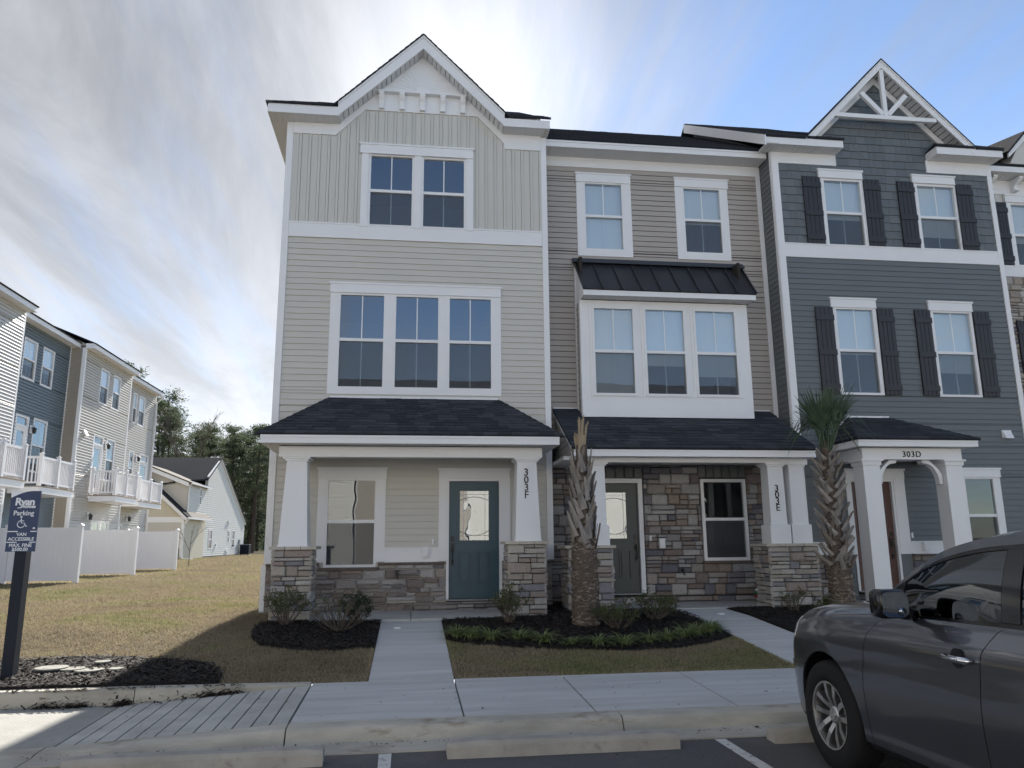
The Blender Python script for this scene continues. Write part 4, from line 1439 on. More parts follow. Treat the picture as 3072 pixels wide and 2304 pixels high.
    b.build('bargeboard', 'white', T)
    rake_soffit(T, (7.98, 9.70), (cx, az - 0.13), -0.335, 0.0)
    rake_soffit(T, (11.77, 9.70), (cx, az - 0.13), -0.335, 0.0)
    b = MB()
    b.prism([(8.30, 9.83), (9.86, 11.36), (9.86, 11.52), (8.30, 9.99)], -0.034, 0)
    b.prism([(11.42, 9.83), (9.86, 11.36), (9.86, 11.52), (11.42, 9.99)], -0.034, 0)
    b.build('frieze', 'white', T)
    tr = MB().box(8.70, 10.98, -0.36, -0.28, 10.33, 10.42).build('gable_truss', 'white', T)
    MB().box(cx - 0.045, cx + 0.045, -0.355, -0.285, 10.42, 11.50).build('king_post', 'white', tr)
    MB().prism([(9.74, 10.42), (9.82, 10.48), (9.37, 10.96), (9.29, 10.90)], -0.352, -0.288).build('strut', 'white', tr)
    MB().prism([(9.94, 10.42), (9.86, 10.48), (10.31, 10.96), (10.39, 10.90)], -0.352, -0.288).build('strut', 'white', tr)
    deck(T, [(7.93, -0.41, 9.755), (cx, -0.41, az + 0.025), (cx, 3.2, az + 0.025), (7.93, 3.2, 9.755)], 0.014)
    deck(T, [(cx, -0.41, az + 0.025), (11.83, -0.41, 9.755), (11.83, 3.2, 9.755), (cx, 3.2, az + 0.025)], 0.014)
    shingles(T, (7.93, 3.2, 9.748), (0, -1, 0), (1.91, 0, 1.98), [(0, 0), (3.61, 0), (3.61, 2.75), (0, 2.75)], 83, single=False, thick=0.005)
    # main roof with its raking white edge above the tan unit
    for x0, x1 in ((7.08, 7.95), (11.8, 12.45)):
        deck(T, [(x0, -0.40, 9.78), (x1, -0.40, 9.78), (x1, 4.0, 12.55), (x0, 4.0, 12.55)], 0.04)
    deck(T, [(7.9, 0.1, 10.08), (11.85, 0.1, 10.08), (11.85, 4.0, 12.53), (7.9, 4.0, 12.53)], 0.04)
    deck(T, [(7.08, 4.0, 12.55), (12.45, 4.0, 12.55), (12.45, 8.3, 9.8), (7.08, 8.3, 9.8)], 0.05)
    shingles(T, (7.08, -0.40, 9.782), (1, 0, 0), (0, 4.4, 2.77), [(0, 0), (1.6, 0), (2.4, 5.2), (0, 5.2)], 84, single=False)
    shingles(T, (11.75, -0.40, 9.782), (1, 0, 0), (0, 4.4, 2.77), [(0, 0), (0.7, 0), (0.7, 3.2), (0, 3.2)], 85, single=False)
    MB().prism([(-0.40, 9.55), (-0.40, 9.775), (4.0, 12.545), (4.0, 12.30)], 7.055, 7.08, 'x').build('rake_board', 'white', T)
    MB().prism([(-0.38, 9.61), (-0.38, 9.63), (4.0, 12.39), (4.0, 12.365)], 7.08, 7.365, 'x').build('rake_soffit', 'soffit', T)
    MB().prism([(0.0, 9.63), (8.2, 9.63), (4.0, 12.36)], 7.365, 7.45, 'x').build('gable_end', 'slate', T)
    # windows and shutters
    for g, bl in zip(gu, (8.2, 7.9)):
        window(T, g, 8.315, 0.0, blind=bl)
    for g, bl in zip(gm, (5.3, 4.95)):
        window(T, g, 5.36, 0.0, blind=bl)
    window(T, gl[0], 2.08, 0.0, muntin=False, low=True)
    casing(T, (8.39, 9.335, 7.565, 9.09), [gu[0]], (8.33, 9.355, 9.085, 9.27), 0.0, t=0.045)
    casing(T, (10.505, 11.465, 7.565, 9.09), [gu[1]], (10.455, 11.48, 9.08, 9.26), 0.0, t=0.045)
    casing(T, (8.40, 9.335, 4.45, 6.26), [gm[0]], (8.34, 9.36, 6.26, 6.455), 0.0)
    casing(T, (10.53, 11.47, 4.44, 6.25), [gm[1]], (10.48, 11.505, 6.25, 6.45), 0.0)
    casing(T, (10.68, 11.60, 1.33, 2.84), gl, (10.66, 11.635, 2.84, 3.01), 0.0)
    for x0, x1 in ((7.99, 8.375), (9.345, 9.715), (10.12, 10.495), (11.475, 11.845)):
        shutter(T, x0, x1, 7.605, 9.09, -0.02, (8.90, 8.27, 7.74))
    for x0, x1 in ((8.01, 8.385), (9.35, 9.70), (10.17, 10.52), (11.485, 11.845)):
        shutter(T, x0, x1, 4.455, 6.245, -0.02, (6.02, 5.30, 4.60))
    door(T, dslab, 0.0, 'brown', (8.57, 9.13, 1.70, 2.62), [(8.57, 8.82, 0.93, 1.50), (8.89, 9.13, 0.93, 1.50)], (8.32, 9.54, 1.36, 2.79), (8.30, 9.56, 2.79, 2.985), 9.19)
    b = MB()
    for a, c in ((7.49, 8.32), (9.54, 10.68), (11.60, 12.27)):
        b.box(a, c, -0.030, 0, 1.375, 1.575)
        b.box(a, c, -0.045, 0, 1.575, 1.60)
        b.box(a, c, -0.055, 0, 1.36, 1.383)
    b.build('apron_board', 'white', T)
    stones(T, 7.38, 12.34, 0.44, 1.33, 0.0, [(8.30, 9.56, 0.62, 3), (10.75, 11.52, 1.22, 3)], seed=27)
    for i in range(9):
        for r in rect_sub(7.38 + 0.55 * i, 7.38 + 0.55 * (i + 1) - 0.005, 1.33, 1.36, [(8.30, 9.56, 1, 3), (10.75, 11.52, 1, 3)]):
            MB().box(r[0], r[1], -0.085, 0, 1.325, 1.36).build('sill_stone', 'sillstone', T)
    outlet(T, 9.81, 1.50, -0.03)
    doorbell(T, 9.58, 1.71, -0.015)
    b = MB().box(11.79, 11.99, -0.035, 0, 3.62, 3.77)
    b.prism([(-0.035, 3.60), (-0.11, 3.60), (-0.035, 3.76)], 11.80, 11.98, 'x')
    b.build('dryer_vent', 'white', T)
    # porch
    box('porch_slab', 'slab', T, 7.95, 10.20, -1.25, -0.001, 0.30, 0.515)
    for a in (8.09, 9.715):
        column(T, a, a + 0.325, -1.03, -0.705, 0.515, 3.06, 0.0, 0.0)
        MB().box(a - 0.022, a + 0.347, -1.052, -0.683, 2.955, 3.062).build('capital', 'white', T)
    # curved brackets under the beam
    for xa, s in ((8.437, 1), (9.695, -1)):
        pts = []
        for k in range(9):
            t = math.pi / 2 * k / 8
            pts.append((xa + s * (0.30 - 0.26 * math.cos(t)) , 3.05 - (0.42 - 0.37 * math.sin(t))))
        outer = [(xa, 2.62), (xa + s * 0.06, 2.63), *[(p[0] + s * 0.02, p[1] + 0.0) for p in pts], (xa + s * 0.37, 3.01), (xa + s * 0.38, 3.058), (xa + s * 0.24, 3.058), (xa + s * 0.06, 2.90), (xa, 2.80)]
        MB().prism(outer, -0.93, -0.81).build('curved_bracket', 'white', T)
    MB().box(8.09, 10.05, -1.04, -0.84, 3.062, 3.27).box(8.09, 8.29, -0.84, 0, 3.062, 3.27).box(9.85, 10.05, -0.84, 0, 3.062, 3.27).build('porch_beam', 'white', T)
    box('porch_ceiling', 'soffit', T, 8.29, 9.85, -0.84, -0.02, 3.25, 3.27)
    MB().box(9.2, 9.55, -0.5, -0.3, 3.10, 3.248).build('ceiling_light', 'white', T)
    text_mesh('303D', 0.155, 'lettering', T, 'house_number', (9.055, -1.045, 3.105), 0.006, 0.001, space=1.12)
    b = MB().box(7.905, 10.245, -1.25, -1.23, 3.275, 3.415)
    b.box(7.905, 10.245, -1.265, -1.25, 3.36, 3.415)
    b.box(7.905, 7.925, -1.23, 0, 3.275, 3.415).box(10.225, 10.245, -1.23, 0, 3.275, 3.415)
    b.build('fascia', 'white', T)
    MB().box(7.925, 10.225, -1.23, -1.04, 3.28, 3.295).box(7.925, 8.09, -1.04, 0, 3.28, 3.295).box(10.05, 10.225, -1.04, 0, 3.28, 3.295).build('soffit', 'soffit', T)
    A, B_, Cc, D_ = (7.87, -1.285, 3.415), (10.285, -1.285, 3.415), (9.36, 0, 3.99), (8.52, 0, 3.99)
    deck(T, [A, B_, Cc, D_], 0.03)
    deck(T, [(7.87, 0, 3.415), A, D_], 0.03)
    deck(T, [B_, (10.285, 0, 3.415), Cc], 0.03)
    L = math.hypot(1.285, 0.575)
    shingles(T, A, (1, 0, 0), (0, 1.285, 0.575), [(0, 0), (2.415, 0), (1.49, L), (0.65, L)], 91)
    shingles(T, (7.87, 0, 3.415), (0, -1, 0), (0.65, 0, 0.575), [(0, 0), (1.285, 0), (0, 0.868)], 92)
    shingles(T, B_, (0, 1, 0), (-0.925, 0, 0.575), [(0, 0), (1.285, 0), (1.285, 1.089)], 93)
    b = MB().prism([(8.52, 3.99), (9.36, 3.99), (9.38, 4.025), (8.50, 4.025)], -0.03, 0)
    b.prism([(8.52, 3.99), (8.50, 4.025), (8.10, 3.66), (8.13, 3.64)], -0.03, 0)
    b.build('flashing', 'white', T)
    return T


slate_unit()


def far_unit():
    Y = 0.56
    T = thing('townhouse', (14.9, Y, 0.5), 'cream and stone townhouse with eave brackets, cut by the frame beyond the slate one', 'townhouse', ROWG)
    gu = [(13.25, 14.05, 7.55, 8.98), (15.4, 16.2, 7.55, 8.98)]
    gm = [(13.35, 14.15, 4.5, 6.2), (15.4, 16.2, 4.5, 6.2)]
    wall_core(T, 12.37, 17.3, 0.3, 9.65, Y, holes_of(gu) + holes_of(gm), 'mortar')
    MB().box(17.2, 17.3, Y + 0.14, 8.2, 0.3, 9.65).box(12.4, 17.2, 8.06, 8.2, 0.3, 9.65).build('side_wall', 'cream', T)
    inner(T, 12.4, 17.2, 0.0, 8.0, (0.62, 3.6, 6.75), 9.6, Y)
    n = 26
    for i in range(n):
        a, c = 12.38 + 4.9 * i / n, 12.38 + 4.9 * (i + 1) / n
        for r in rect_sub(a, c, 7.55, 9.25, holes_of(gu, 0.1)):
            bb = MB().box(r[0] + 0.001, r[1] - 0.052, Y - 0.008, Y, r[2], r[3])
            if r[1] > c - 0.03:
                bb.box(r[1] - 0.05, r[1], Y - 0.024, Y, r[2], r[3])
            bb.build('siding_board', 'cream', T)
    MB().box(12.37, 17.3, Y - 0.03, Y, 9.22, 9.62).build('frieze', 'white', T)
    for i in range(8):
        bracket(T, 12.72 + 0.62 * i, Y - 0.03, 9.25, 9.53, 0.10, 0.30)
    MB().box(12.37, 17.3, Y - 0.03, Y, 7.27, 7.53).build('band_trim', 'white', T)
    b = MB().box(12.43, 17.5, 0.11, 0.13, 9.54, 9.70)
    b.build('fascia', 'white', T)
    soffit(T, 12.43, 17.3, 0.13, Y, 9.545)
    deck(T, [(12.38, 0.08, 9.71), (17.5, 0.08, 9.71), (17.5, 4.0, 12.18), (12.38, 4.0, 12.18)], 0.05)
    deck(T, [(12.38, 4.0, 12.18), (17.5, 4.0, 12.18), (17.5, 8.3, 9.5), (12.38, 8.3, 9.5)], 0.05)
    # next gable above its eave
    b = MB().prism([(12.95, 9.86), (13.40, 10.30), (13.40, 10.46), (12.95, 10.03)], 0.05, 0.09)
    b.prism([(13.40, 10.30), (15.2, 10.30), (15.2, 10.46), (13.40, 10.46)], 0.05, 0.09)
    b.build('bargeboard', 'white', T)
    MB().prism([(13.02, 9.75), (13.41, 10.44), (15.2, 10.44), (15.2, 9.75)], 0.12, 2.1).build('dormer_wall', 'cream', T)
    deck(T, [(12.9, 0.0, 9.98), (13.38, 0.0, 10.50), (13.38, 2.0, 10.90), (12.9, 2.0, 10.4)], 0.04)
    deck(T, [(13.38, 0.0, 10.50), (15.3, 0.0, 10.50), (15.3, 2.4, 10.95), (13.38, 2.4, 10.95)], 0.04)
    for g in gu:
        window(T, g, 8.26, Y, blind=8.1)
    for g in gm:
        window(T, g, 5.35, Y, blind=5.2)
    casing(T, (13.12, 14.18, 7.50, 9.03), [gu[0]], (13.08, 14.22, 9.03, 9.21), Y, t=0.045)
    casing(T, (15.27, 16.33, 7.50, 9.03), [gu[1]], (15.23, 16.37, 9.03, 9.21), Y, t=0.045)
    casing(T, (13.24, 14.26, 4.44, 6.25), [gm[0]], (13.18, 14.32, 6.25, 6.45), Y, t=0.07)
    casing(T, (15.29, 16.31, 4.44, 6.25), [gm[1]], (15.25, 16.35, 6.25, 6.45), Y, t=0.07)
    shutter(T, 12.84, 13.12, 7.54, 9.01, Y - 0.02, (8.82, 8.2, 7.68))
    shutter(T, 12.93, 13.23, 4.45, 6.25, Y - 0.055, (6.02, 5.30, 4.60))
    stones(T, 12.38, 14.6, 2.6, 7.27, Y, [(13.16, 14.34, 4.4, 6.47)], seed=37, key='stone_pale')
    wall_core(T, 14.6, 17.3, 0.3, 7.27, Y - 0.04, holes_of(gm), 'stone_pale', t=0.03)
    return T


far_unit()


# ------------------------------------------------------------------ ground, road, kerbs, walks
from mathutils.geometry import delaunay_2d_cdt


def struct(o):
    return tag(o, kind='structure')


ys = [-5.12, -4.3, -3.5, -2.6, -1.8, -0.9, 0, 2.5, 5, 10, 20, 30, 45, 60, 120, 900]
xs = [-900, -200, -60, -30, -15, -8, -4, -2, 0, 2, 4, 8, 15, 30, 60, 200, 900]
b = MB()
vs = [(x, y, gz(x, y) - 0.014) for y in ys for x in xs]
b.add(vs, [(j * len(xs) + i, j * len(xs) + i + 1, (j + 1) * len(xs) + i + 1, (j + 1) * len(xs) + i) for j in range(len(ys) - 1) for i in range(len(xs) - 1)])
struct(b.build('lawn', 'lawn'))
struct(MB().quad((-900, -900, 0), (900, -900, 0), (900, -7.26, 0), (-900, -7.26, 0)).build('road', 'asphalt'))
struct(MB().quad((-900, -7.26, -0.02), (900, -7.26, -0.02), (900, -5.10, -0.02), (-900, -5.10, -0.02)).build('ground', 'kerb'))

walk = tag(bpy.data.objects.new('sidewalk', None), kind='structure')
COL.objects.link(walk)
WL[walk] = Vector((0, 0, 0))
seams = [-1.0, 0.5, 1.69, 3.03, 4.40, 5.75, 7.1, 8.45, 9.8, 11.15, 12.5, 13.85, 15.2, 16.55, 18]
for a, c in zip(seams[:-1], seams[1:]):
    MB().prism([(-6.763, 0.15), (-5.15, 0.20), (-5.15, 0.0), (-6.763, 0.0)], a + 0.008, c - 0.008, 'x').build('slab', 'concrete', walk)

kerb = tag(bpy.data.objects.new('kerb', None), kind='structure')
COL.objects.link(kerb)
WL[kerb] = Vector((0, 0, 0))


def kerb_prof(h, x):
    P = [(-6.775, 1.0), (-6.885, 0.985), (-6.935, 0.93), (-6.965, 0.80), (-6.985, 0.55), (-7.01, 0.18), (-7.04, 0.10), (-7.28, 0.0)]
    return [(x, y, 0.010 + (h - 0.010) * t) for y, t in P] + [(x, -7.28, -0.1), (x, -6.775, -0.1)]


def kerb_section(x0, x1, h0, h1):
    A, B = kerb_prof(h0, x0), kerb_prof(h1, x1)
    n = len(A)
    MB().add(A + B, [tuple(range(n)), tuple(range(n, 2 * n))[::-1]] + [((i + 1) % n, i, n + i, n + (i + 1) % n) for i in range(n)]).build('kerb_section', 'kerb', kerb)


ks = [-1.0, 1.88, 4.9, 7.9, 10.9, 13.9, 17]
for a, c in zip(ks[:-1], ks[1:]):
    kerb_section(a + 0.006, c - 0.006, 0.148, 0.148)
kerb_section(-2.93, -1.006, 0.030, 0.148)
kerb_section(-6.0, -2.942, 0.030, 0.030)
kerb_section(-20.0, -6.012, 0.030, 0.030)
for a, c in ((-20, -6.0), (-5.99, -2.775), (-2.765, -1.02)):
    t1 = 0.215 if c < -2 else 0.202
    MB().add([(a, -5.235, 0), (c, -5.235, 0), (c, -5.06, 0), (a, -5.06, 0), (a, -5.215, 0.195), (c, -5.215, t1 - 0.02), (c, -5.06, t1), (a, -5.06, 0.215), (a, -5.19, 0.215), (c, -5.19, t1)],
             [(0, 1, 5, 4), (4, 5, 9, 8), (8, 9, 6, 7), (1, 2, 6, 9, 5), (2, 3, 7, 6), (3, 0, 4, 8, 7)]).build('kerb_section', 'kerb', kerb)

ramp = tag(bpy.data.objects.new('ramp', None), kind='structure')
COL.objects.link(ramp)
WL[ramp] = Vector((0, 0, 0))


def rz(x, y):
    t = min(1, max(0, (x + 2.87) / 1.87))
    s = (y + 6.765) / 1.57
    return (0.033 + 0.032 * s) * (1 - t) + (0.148 + 0.045 * s) * t


n = 12
for i in range(n):
    a, c = -2.87 + 1.862 * i / n + 0.008, -2.87 + 1.862 * (i + 1) / n - 0.008
    MB().add([(a, -6.765, 0), (c, -6.765, 0), (c, -5.235, 0), (a, -5.235, 0), (a, -6.765, rz(a, -6.765)), (c, -6.765, rz(c, -6.765)), (c, -5.235, rz(c, -5.235)), (a, -5.235, rz(a, -5.235))],
             [(4, 5, 6, 7), (0, 1, 5, 4), (1, 2, 6, 5), (2, 3, 7, 6), (3, 0, 4, 7)]).build('grooved_strip', 'ramp', ramp)
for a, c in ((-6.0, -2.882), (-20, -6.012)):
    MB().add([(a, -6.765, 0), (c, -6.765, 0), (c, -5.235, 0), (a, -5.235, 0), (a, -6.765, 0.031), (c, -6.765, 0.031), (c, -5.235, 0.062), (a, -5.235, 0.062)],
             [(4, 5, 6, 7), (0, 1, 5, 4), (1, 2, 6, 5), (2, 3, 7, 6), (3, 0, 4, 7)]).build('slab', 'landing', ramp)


def walkway(x0, x1, yend, dz=0.004):
    yy = [-5.142, -3.45, -3.438, -1.8, yend]
    pr = [(y, gz(0, y) + dz) for y in yy]
    struct(MB().prism(pr + [(yend, 0.1), (-5.142, 0.1)], x0, x1, 'x').build('walkway', 'concrete'))


walkway(-0.415, 0.50, -1.555)
walkway(4.50, 5.41, -0.805)
walkway(8.7, 9.6, -1.255)


def pinpoly(P, x, y):
    x, y = np.asarray(x), np.asarray(y)
    ins = np.zeros(x.shape, bool)
    n = len(P)
    for i in range(n):
        x1, y1 = P[i]
        x2, y2 = P[(i + 1) % n]
        cnd = ((y1 > y) != (y2 > y)) & (x < (x2 - x1) * (y - y1) / (y2 - y1 + 1e-12) + x1)
        ins ^= cnd
    return ins


BEDS = [
    [(-2.22, -1.45), (-2.22, -2.0), (-2.14, -2.6), (-1.92, -3.15), (-1.5, -3.43), (-1.15, -3.56), (-0.76, -3.54), (-0.425, -3.50), (-0.425, -1.56), (-0.8, -1.56), (-1.48, -1.45)],
    [(0.51, -3.12), (0.79, -3.35), (1.4, -3.66), (1.9, -3.84), (2.4, -3.95), (2.9, -4.02), (3.5, -3.96), (4.05, -3.67), (4.49, -3.28), (4.49, -0.82), (3.42, -0.82), (3.42, 0.5), (2.6, 0.5), (2.58, -0.02), (1.54, -0.02),
     (1.54, -1.57), (0.51, -1.57)],
    [(5.42, -0.82), (5.42, -3.5), (6.4, -4.0), (8.69, -3.9), (8.69, -1.3), (7.9, -1.2), (7.9, -0.02), (7.3, -0.02), (7.2, -0.82)],
    [(-7.5, -5.05), (-7.5, -4.0), (-5.8, -3.72), (-4.6, -3.66), (-3.6, -3.64), (-2.86, -3.85), (-2.25, -4.2), (-2.04, -4.62), (-1.98, -5.05)],
]
GRASS_OFF = BEDS + [[(-0.44, -5.2), (0.52, -5.2), (0.52, -1.5), (-0.44, -1.5)], [(4.48, -5.2), (5.43, -5.2), (5.43, -0.7), (4.48, -0.7)], [(8.68, -5.2), (9.62, -5.2), (9.62, -1), (8.68, -1)],
                    [(-2.52, -0.05), (20, -0.05), (20, 9), (-2.52, 9)], [(-2.2, -1.48), (2.3, -1.48), (2.3, 0), (-2.2, 0)]]


def gz_np(y):
    return np.interp(y, [-5.15, -1.8, 0, 10, 30, 60, 120], [.2, .46, .52, .62, .68, .75, .8])


for bi, P in enumerate(BEDS):
    x0, x1 = min(p[0] for p in P), max(p[0] for p in P)
    y0, y1 = min(p[1] for p in P), max(p[1] for p in P)
    st = 0.10
    gx, gy = np.meshgrid(np.arange(x0, x1, st), np.arange(y0, y1, st))
    gx = gx.ravel() + rng.uniform(-.03, .03, gx.size)
    gy = gy.ravel() + rng.uniform(-.03, .03, gy.size)
    k = pinpoly(P, gx, gy)
    pts = [Vector(p) for p in P] + [Vector((a, c)) for a, c in zip(gx[k], gy[k])]
    nP = len(P)
    r = delaunay_2d_cdt(pts, [(i, (i + 1) % nP) for i in range(nP)], [], 1, 1e-5)
    vv = [(v[0], v[1], gz(0, v[1]) + (0.004 if i < nP else 0.022 + 0.016 * random.random())) for i, v in enumerate(r[0])]
    struct(MB().add(vv, [tuple(f) for f in r[2]]).build('mulch_bed', 'mulch'))
    area = (x1 - x0) * (y1 - y0)
    N = int(area * (1300 if bi != 2 else 400))
    cx_, cy_ = rng.uniform(x0, x1, N), rng.uniform(y0, y1, N)
    k = pinpoly(P, cx_, cy_)
    cx_, cy_ = cx_[k], cy_[k]
    if bi == 3:   # mulch washed over the kerb on to the landing
        ex = np.concatenate([rng.normal(-3.55, 0.10, 120), rng.normal(-3.30, 0.06, 90), rng.normal(-2.85, 0.06, 110), rng.uniform(-4.8, -2.0, 230), rng.normal(-1.95, 0.13, 200)])
        ey = np.concatenate([rng.normal(-5.27, 0.03, 120), rng.normal(-5.27, 0.03, 90), rng.normal(-5.27, 0.03, 110), rng.normal(-5.25, 0.05, 230), rng.normal(-5.25, 0.02, 200)])
        cx_, cy_ = np.concatenate([cx_, ex]), np.concatenate([cy_, ey])
    n = len(cx_)
    base = np.where(cy_ > -5.06, gz_np(cy_) + 0.03 + rng.uniform(0, 0.02, n), np.where(cy_ > -5.23, 0.222, np.array([rz(a, c) for a, c in zip(cx_, cy_)]) + rng.exponential(0.02, n)))
    an = rng.uniform(0, 2 * np.pi, n)
    L = rng.uniform(0.012, 0.038, n)
    Wd = rng.uniform(0.004, 0.010, n)
    tz = rng.uniform(-0.3, 0.5, n) * L
    ux, uy = np.cos(an), np.sin(an)
    V = np.zeros((n, 4, 3))
    for q, (s, t) in enumerate(((-1, -1), (1, -1), (1, 1), (-1, 1))):
        V[:, q, 0] = cx_ + s * ux * L - t * uy * Wd
        V[:, q, 1] = cy_ + s * uy * L + t * ux * Wd
        V[:, q, 2] = base + s * tz + t * Wd * rng.uniform(-0.6, 0.6, n)
    idx = np.arange(n)[:, None] * 4
    T3 = np.concatenate([idx + np.array([[0, 1, 2]]), idx + np.array([[0, 2, 3]])])
    tag(big_mesh('mulch', V.reshape(-1, 3), T3, 'chip'), kind='stuff')


def blades(x0, x1, y0, y1, dens, h, w, fade=None):
    N = int((x1 - x0) * (y1 - y0) * dens)
    x, y = rng.uniform(x0, x1, N), rng.uniform(y0, y1, N)
    k = np.ones(N, bool)
    for P in GRASS_OFF:
        k &= ~pinpoly(P, x, y)
    k &= ~((y < -5.05) & (x < -1.0))
    k &= y > -5.14
    if fade is not None:
        k &= rng.uniform(0, 1, N) < fade(x, y)
    x, y = x[k], y[k]
    n = len(x)
    an = rng.uniform(0, 2 * np.pi, n)
    cell = np.sin(np.floor(x * 6) * 12.9898 + np.floor(y * 6) * 78.233) * 43758.5453
    hh = h * rng.uniform(0.45, 1.25, n) * (0.65 + 0.7 * (cell - np.floor(cell)))
    ww = w * rng.uniform(0.7, 1.3, n)
    lean = rng.uniform(0.2, 1.5, n) * hh
    la = rng.uniform(0, 2 * np.pi, n)
    z = gz_np(y) - 0.012
    V = np.zeros((n, 3, 3))
    V[:, 0] = np.stack([x - np.cos(an) * ww, y - np.sin(an) * ww, z], 1)
    V[:, 1] = np.stack([x + np.cos(an) * ww, y + np.sin(an) * ww, z], 1)
    V[:, 2] = np.stack([x + np.cos(la) * lean, y + np.sin(la) * lean, z + hh], 1)
    return V.reshape(-1, 3)


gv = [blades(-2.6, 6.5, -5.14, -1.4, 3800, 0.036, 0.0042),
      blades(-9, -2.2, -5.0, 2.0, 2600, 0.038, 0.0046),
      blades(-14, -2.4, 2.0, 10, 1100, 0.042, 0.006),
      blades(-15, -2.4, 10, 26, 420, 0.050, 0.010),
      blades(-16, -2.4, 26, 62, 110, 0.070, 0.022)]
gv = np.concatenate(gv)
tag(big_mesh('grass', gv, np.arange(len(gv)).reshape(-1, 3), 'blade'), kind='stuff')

# parking bay lines
marks = tag(bpy.data.objects.new('road_markings', None), kind='structure')
COL.objects.link(marks)
WL[marks] = Vector((0, 0, 0))
for a in (-0.215, 2.58, 5.35):
    e = MB()
    n = 14
    L_, R_ = [], []
    for i in range(n + 1):
        y = -7.31 - 5.2 * i / n
        L_.append((a + random.uniform(-.006, .006), y, 0.004))
        R_.append((a + 0.10 + random.uniform(-.006, .006), y, 0.004))
    for i in range(n):
        e.quad(L_[i + 1], R_[i + 1], R_[i], L_[i])
    e.build('marking_line', 'paint', marks)

# wheel stops
WS = 'concrete wheel stops along the kerb'


def wheel_stop(x0, x1, yf, label, seed):
    rnd = random.Random(seed)
    T = MB()
    n = 14
    prof = [(-0.09, 0.0), (-0.078, 0.085), (-0.058, 0.118), (0.058, 0.118), (0.078, 0.085), (0.09, 0.0)]
    rings = []
    for i in range(n + 1):
        x = x0 + (x1 - x0) * i / n
        s = 0.90 if i in (0, n) else 1.0
        rings.append([(x + rnd.uniform(-.004, .004), yf + p[0] * (0.94 if i in (0, n) else 1) + rnd.uniform(-.002, .002), p[1] * s + (rnd.uniform(-.003, .003) if p[1] else 0)) for p in prof])
    k = len(prof)
    T.add([p for r in rings for p in r], [(i * k + j, (i + 1) * k + j, (i + 1) * k + j + 1, i * k + j + 1) for i in range(n) for j in range(k - 1)] + [tuple(range(k)), tuple(range(n * k, n * k + k))[::-1]])
    o = T.build('wheel_stop', 'stop', None, off=((x0 + x1) / 2, yf, 0))
    tag(o, label, 'wheel stop', WS)
    return o


wheel_stop(-2.50, -0.63, -7.50, 'concrete wheel stop with a chipped right end before the grooved ramp', 1)
wheel_stop(0.315, 2.20, -7.46, 'long whole concrete wheel stop in the empty bay between two white lines', 2)
wheel_stop(3.02, 4.85, -7.44, 'concrete wheel stop half hidden behind the front tyre of the dark SUV', 3)

# lids in the mulch by the sign, caps in the walks
LG = 'utility lids in the left mulch bed'
for x, y, r, z, lab in ((-3.95, -4.34, 0.17, 0.30, 'large tilted pale utility lid lying in the mulch nearest the signpost'),
                        (-3.72, -4.37, 0.13, 0.29, 'pale utility lid in the mulch overlapped on both sides by two other lids'),
                        (-3.52, -4.42, 0.155, 0.285, 'flat utility lid on a dark raised collar in the mulch bed'),
                        (-3.50, -4.10, 0.085, 0.30, 'small round pale lid in the mulch set behind the other lids'),
                        (-3.25, -4.40, 0.085, 0.285, 'small round pale lid in the mulch farthest from the signpost')):
    zz = gz(0, y) + (z - 0.24)
    T = thing('utility_lid', (x, y, zz), lab, 'lid', LG)
    MB().lathe([(0.0, 0.004), (r * 0.55, 0.004), (r * 0.58, 0.001), (r * 0.62, 0.004), (r, 0.003), (r, -0.012)], (x, y, zz), 'z', 20).build('cover', 'lid', T)
    MB().lathe([(r * 0.93, -0.012), (r * 1.03, -0.012), (r * 1.05, -0.07)], (x, y, zz), 'z', 20).build('collar', 'carblack', T, True)
for x, y, lab in ((-0.16, -2.15, 'small round white cap set in the walk to the teal door'), (5.04, -1.53, 'small round white cap set in the walk of the tan townhouse')):
    o = MB().lathe([(0.0, 0.012), (0.05, 0.010), (0.062, 0.0), (0.062, -0.01)], (x, y, gz(0, y) + 0.006), 'z', 16).build('cleanout_cap', 'lid_white', None, True, off=(x, y, gz(0, y)))
    tag(o, lab, 'cap', 'caps in the walks')

# ------------------------------------------------------------------ parking sign
SX, SY = -4.28, -4.65
T = thing('parking_sign', (SX, SY, gz(0, SY)), 'navy builder parking sign with wheelchair symbol on a dark square post', 'sign')
MB().box(SX - 0.060, SX + 0.060, SY + 0.014, SY + 0.134, 0.0, 2.20).box(SX - 0.064, SX + 0.064, SY + 0.010, SY + 0.138, 0.2, 0.26).build('post', 'post', T)
yf = SY - 0.005
pn = MB().box(-4.435, -4.130, yf, yf + 0.018, 1.595, 2.262).build('sign_panel', 'navy', T)
b = MB()
arc = [(-4.435, 2.185)] + [(-4.435 + 0.23 * t, 2.185 + 0.077 * math.sin(t * math.pi / 2)) for t in np.linspace(0.12, 1, 9)] + [(-4.435, 2.262)]
b.prism(arc, yf - 0.0025, yf - 0.0002)
b.build('corner_swoosh', 'signwhite', pn)
text_mesh('Ryan', 0.112, 'signwhite', pn, 'lettering', (-4.285, yf - 0.0015, 2.105), 0.001, 0.004, 0.06, xs=1.0, space=0.92)
text_mesh('Homes', 0.046, 'signwhite', pn, 'lettering', (-4.245, yf - 0.0015, 2.074), 0.001, 0.0018, xs=1.15)
b = MB()
sw = [(-4.305, 2.10), (-4.30, 2.085), (-4.325, 2.070), (-4.36, 2.070), (-4.355, 2.078), (-4.325, 2.080), (-4.312, 2.09)]
b.prism(sw, yf - 0.0026, yf - 0.0004)
b.build('swash', 'signwhite', pn)
text_mesh('Parking', 0.074, 'signwhite', pn, 'lettering', (-4.285, yf - 0.0015, 1.993), 0.001, 0.0012, xs=0.98)
